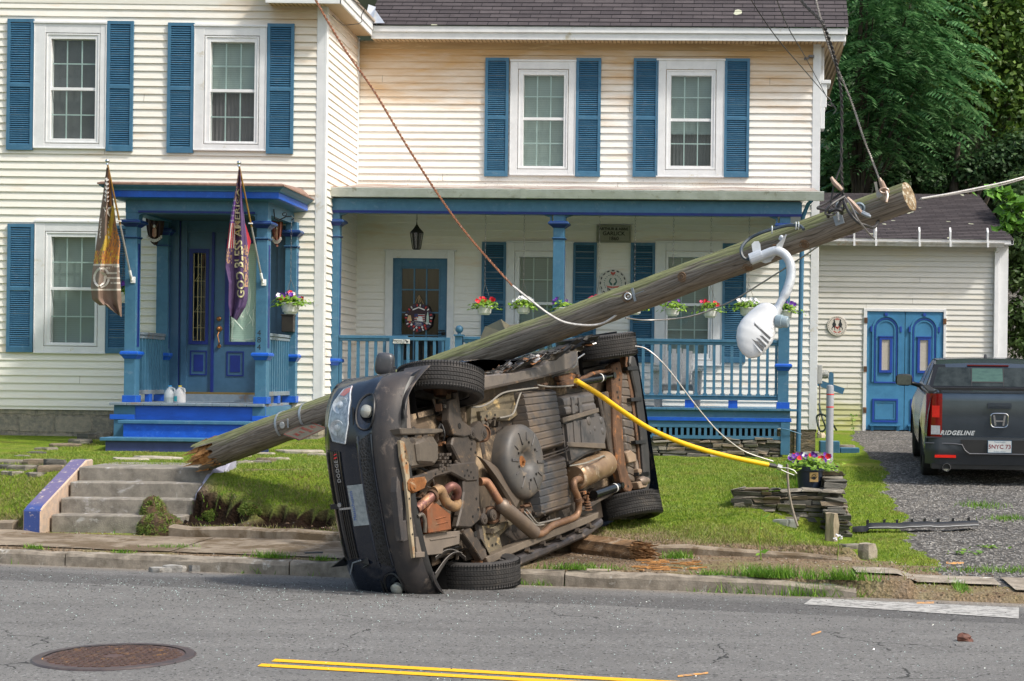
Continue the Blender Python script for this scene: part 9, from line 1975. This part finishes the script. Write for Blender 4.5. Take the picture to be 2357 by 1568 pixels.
for i,(a,b_,c,d,n,h,lab)in enumerate([(1760,1328,.16,.05,700,.10,'large bright grass tuft on the dirt strip above the right kerb'),(1910,1357,.18,.04,700,.10,'bright grass tuft growing over the end of the right kerb'),(1560,1285,.06,.04,200,.07,'small grass clump right of the pole stump'),(1635,1327,.08,.03,200,.05,'sparse grass patch left of the large tuft by the right kerb'),(1290,1340,.22,.03,500,.06,'thin grass growing at the kerb right of the front tyre'),(610,1308,.10,.03,320,.07,'dark grass tuft in the gutter left of the car'),(735,1312,.05,.02,150,.05,'small dark grass tuft beside the car bumper'),(70,1298,.06,.02,160,.05,'tiny grass tuft in the gutter at the far left'),(275,1279,.05,.02,120,.04,'small tuft between two kerb stones on the left'),(2260,1165,.14,.18,260,.06,'grass patch in the gravel behind the truck'),(2210,1355,.03,.12,160,.06,'weeds in the joint between driveway slabs'),(2320,1195,.12,.1,200,.06,'small weed patch in the gravel at the right edge'),(330,1222,.40,.04,500,.05,'weeds along the foot of the garden steps'),(395,1262,.12,.05,250,.04,'creeping weed patch on the pavement before the turf clod'),(1870,1120,.12,.05,500,.12,'long dark grass at the foot of the flower planter'),(2330,1315,.4,.08,500,.05,'weeds along the edge of the driveway gravel')]):tufts(a,b_,c,d,n,h,lab,100+i)
# torn turf clods beside the steps
def clod(px,py,sx,sy,sz,lab,seed):
    p=G(px,py);t=thing('turf_clod',lab,'turf',tuple(p));r=np.random.default_rng(seed);mb=MB();mb.ball(p+Vector((0,0,sz*.25)),1,16,.10,(sx,sy,sz));mb.build('soil',M('torn_soil',(.10,.055,.03),(.05,.03,.018),14,.95),t,smooth=True)
    D=r.normal(size=(2600,3));D/=np.linalg.norm(D,axis=1)[:,None];D=D[D[:,2]>-.35];D=D[(D[:,0]-D[:,1]+D[:,2]*1.3+r.normal(size=len(D))*.5)>-.6];P=np.array(p)+np.array([0,0,sz*.25])+D*np.array([sx,sy,sz]);crown('grass',P,D+r.normal(size=D.shape)*.7,.034,seed,'blade',leafmat('clod_grass',(.08,.14,.02),(.14,.22,.03),(.28,.30,.08)),t)
clod(368,1230,.23,.14,.17,'large torn turf clod slumped against the foot of the garden steps',5);clod(352,1212,.14,.14,.24,'grassy turf flap lying on the right side of the garden steps',6);clod(490,1192,.10,.05,.06,'small torn clod in the dug out bank',7);clod(575,1180,.10,.05,.07,'torn turf clod with a root below the dug out bank',8)
def crumb_s(r,n):
    X=np.concatenate([r.normal(-3.5,1.9,n),r.uniform(-7,3,n)]);D=np.concatenate([-.9-np.abs(r.normal(0,1.1,n)),r.uniform(-5,-.02,n)]);return X,D+K0-KS*X
def crumbs(n,sampler,s0,s1,mat,name,label,seed,cat):
    r=np.random.default_rng(seed);X,Y=sampler(r,n);k=Y>7.5;X,Y=X[k],Y[k];Z=height(X,Y);m=len(X);s_=r.uniform(s0,s1,m)[:,None];c=np.stack([X,Y,Z+.003],1);T=np.array([[0,0,1.],[1,0,0],[-.5,.87,0],[-.5,-.87,0]]);a=r.random(m)*6.28;ca,sa=np.cos(a),np.sin(a)
    V=np.stack([c+s_*np.stack([ca*t[0]-sa*t[1],sa*t[0]+ca*t[1],np.full(m,t[2]*.7)],1)for t in T],1).reshape(-1,3);b=np.arange(m)[:,None]*4;F=np.concatenate([b+np.array([q])for q in([0,1,2],[0,2,3],[0,3,1])],0)
    me=bpy.data.meshes.new(name);me.from_pydata(V.tolist(),[],F.tolist());me.materials.append(mat);o=bpy.data.objects.new(name,me);COL.objects.link(o);tag(o,label,cat);o['kind']='stuff'
crumbs(800,crumb_s,.002,.0055,M('glass_crumbs',(.60,.72,.70),(.42,.62,.58),40,.15,0,.8),'glass_crumbs','crumbs of shattered glass strewn over the road',31,'glass')
crumbs(800,crumb_s,.003,.009,M('dark_grit',(.02,.02,.02),(.05,.045,.04),30,.8),'dark_grit','dark grit scattered over the road',32,'grit')
def dirt_s(r,n):X=r.uniform(-8,2.5,n);D=.1+1.7*r.random(n);return X,D+K0-KS*X
crumbs(3600,dirt_s,.005,.016,M('earth_crumbs',(.20,.13,.08),(.08,.05,.03),20,.9),'earth_crumbs','crumbs of soil scattered over the pavement',33,'soil')
crumbs(700,dirt_s,.004,.011,M('pale_pebbles',(.45,.43,.38),(.30,.28,.25),20,.8),'pale_pebbles','pale pebbles scattered over the pavement',34,'pebbles')
def grav_s(r,n):X=r.uniform(1.9,6.5,n);Y=13.4+12*r.random(n)**1.4;k=gravelmask(X,Y)>.3;return X[k],Y[k]
crumbs(9000,grav_s,.007,.018,M('gravel_stones',(.26,.25,.235),(.10,.095,.09),30,.85,c3=(.5,.49,.46),s3=22,t3=.6),'gravel','loose grey gravel of the driveway',35,'gravel')
# fallen leaf sprigs on the gravel, slim weeds
for i,(x,y,lab)in enumerate(((2228,1276,'wilted green leaf sprig on the driveway gravel, left one'),(2280,1262,'wilted green leaf sprig on the driveway gravel, right one'))):
    p=G(x,y);r=np.random.default_rng(i);n=26;P=np.array(p)+r.normal(size=(n,3))*np.array([.08,.06,.01])+np.array([0,0,.02]);o=crown('leaf_sprig',P,np.tile([0,0,1.],(n,1)),.03,i,'broad',dgm,None);tag(o,lab,'leaves')
for i,(x,y,h,lab)in enumerate(((1965,1000,.42,'tall leafy weed growing against the garage door frame'),(1752,1290,.42,'thin weed stalk standing in the dirt strip'))):
    p=G(x,y);t=thing('weed',lab,'plant',tuple(p));mb=MB();mb.tube([p,p+Vector((-.02,0,h*.5)),p+Vector((-.05+.05*i,0,h))],.005,5);mb.build('stem',fol,t);r=np.random.default_rng(i+9);n=34 if i==0 else 7;q=r.random(n);P=np.array(p)+np.stack([r.normal(size=n)*.05,r.normal(size=n)*.05,q*h],1);crown('leaves',P,r.normal(size=(n,3))*.4+np.array([0,-.4,.6]),.035,i,'broad',dgm,t)
p=G(1624,1336);p=G(1752,1270)if False else W(2555-0,1300,14)if False else G(1928,1290);t=thing('wildflower','small white wildflower heads by the lawn edging corner','plant',tuple(p));mb=MB();mb.tube([p,p+Vector((.01,0,.2))],.003,4);mb.build('stem',fol,t);mb=MB()
for i in range(14):q=p+Vector((rr.uniform(-.04,.04),rr.uniform(-.03,.03),.2+rr.uniform(-.02,.03)));mb.ball(q,.009,6)
mb.build('blooms',FM['white'],t)
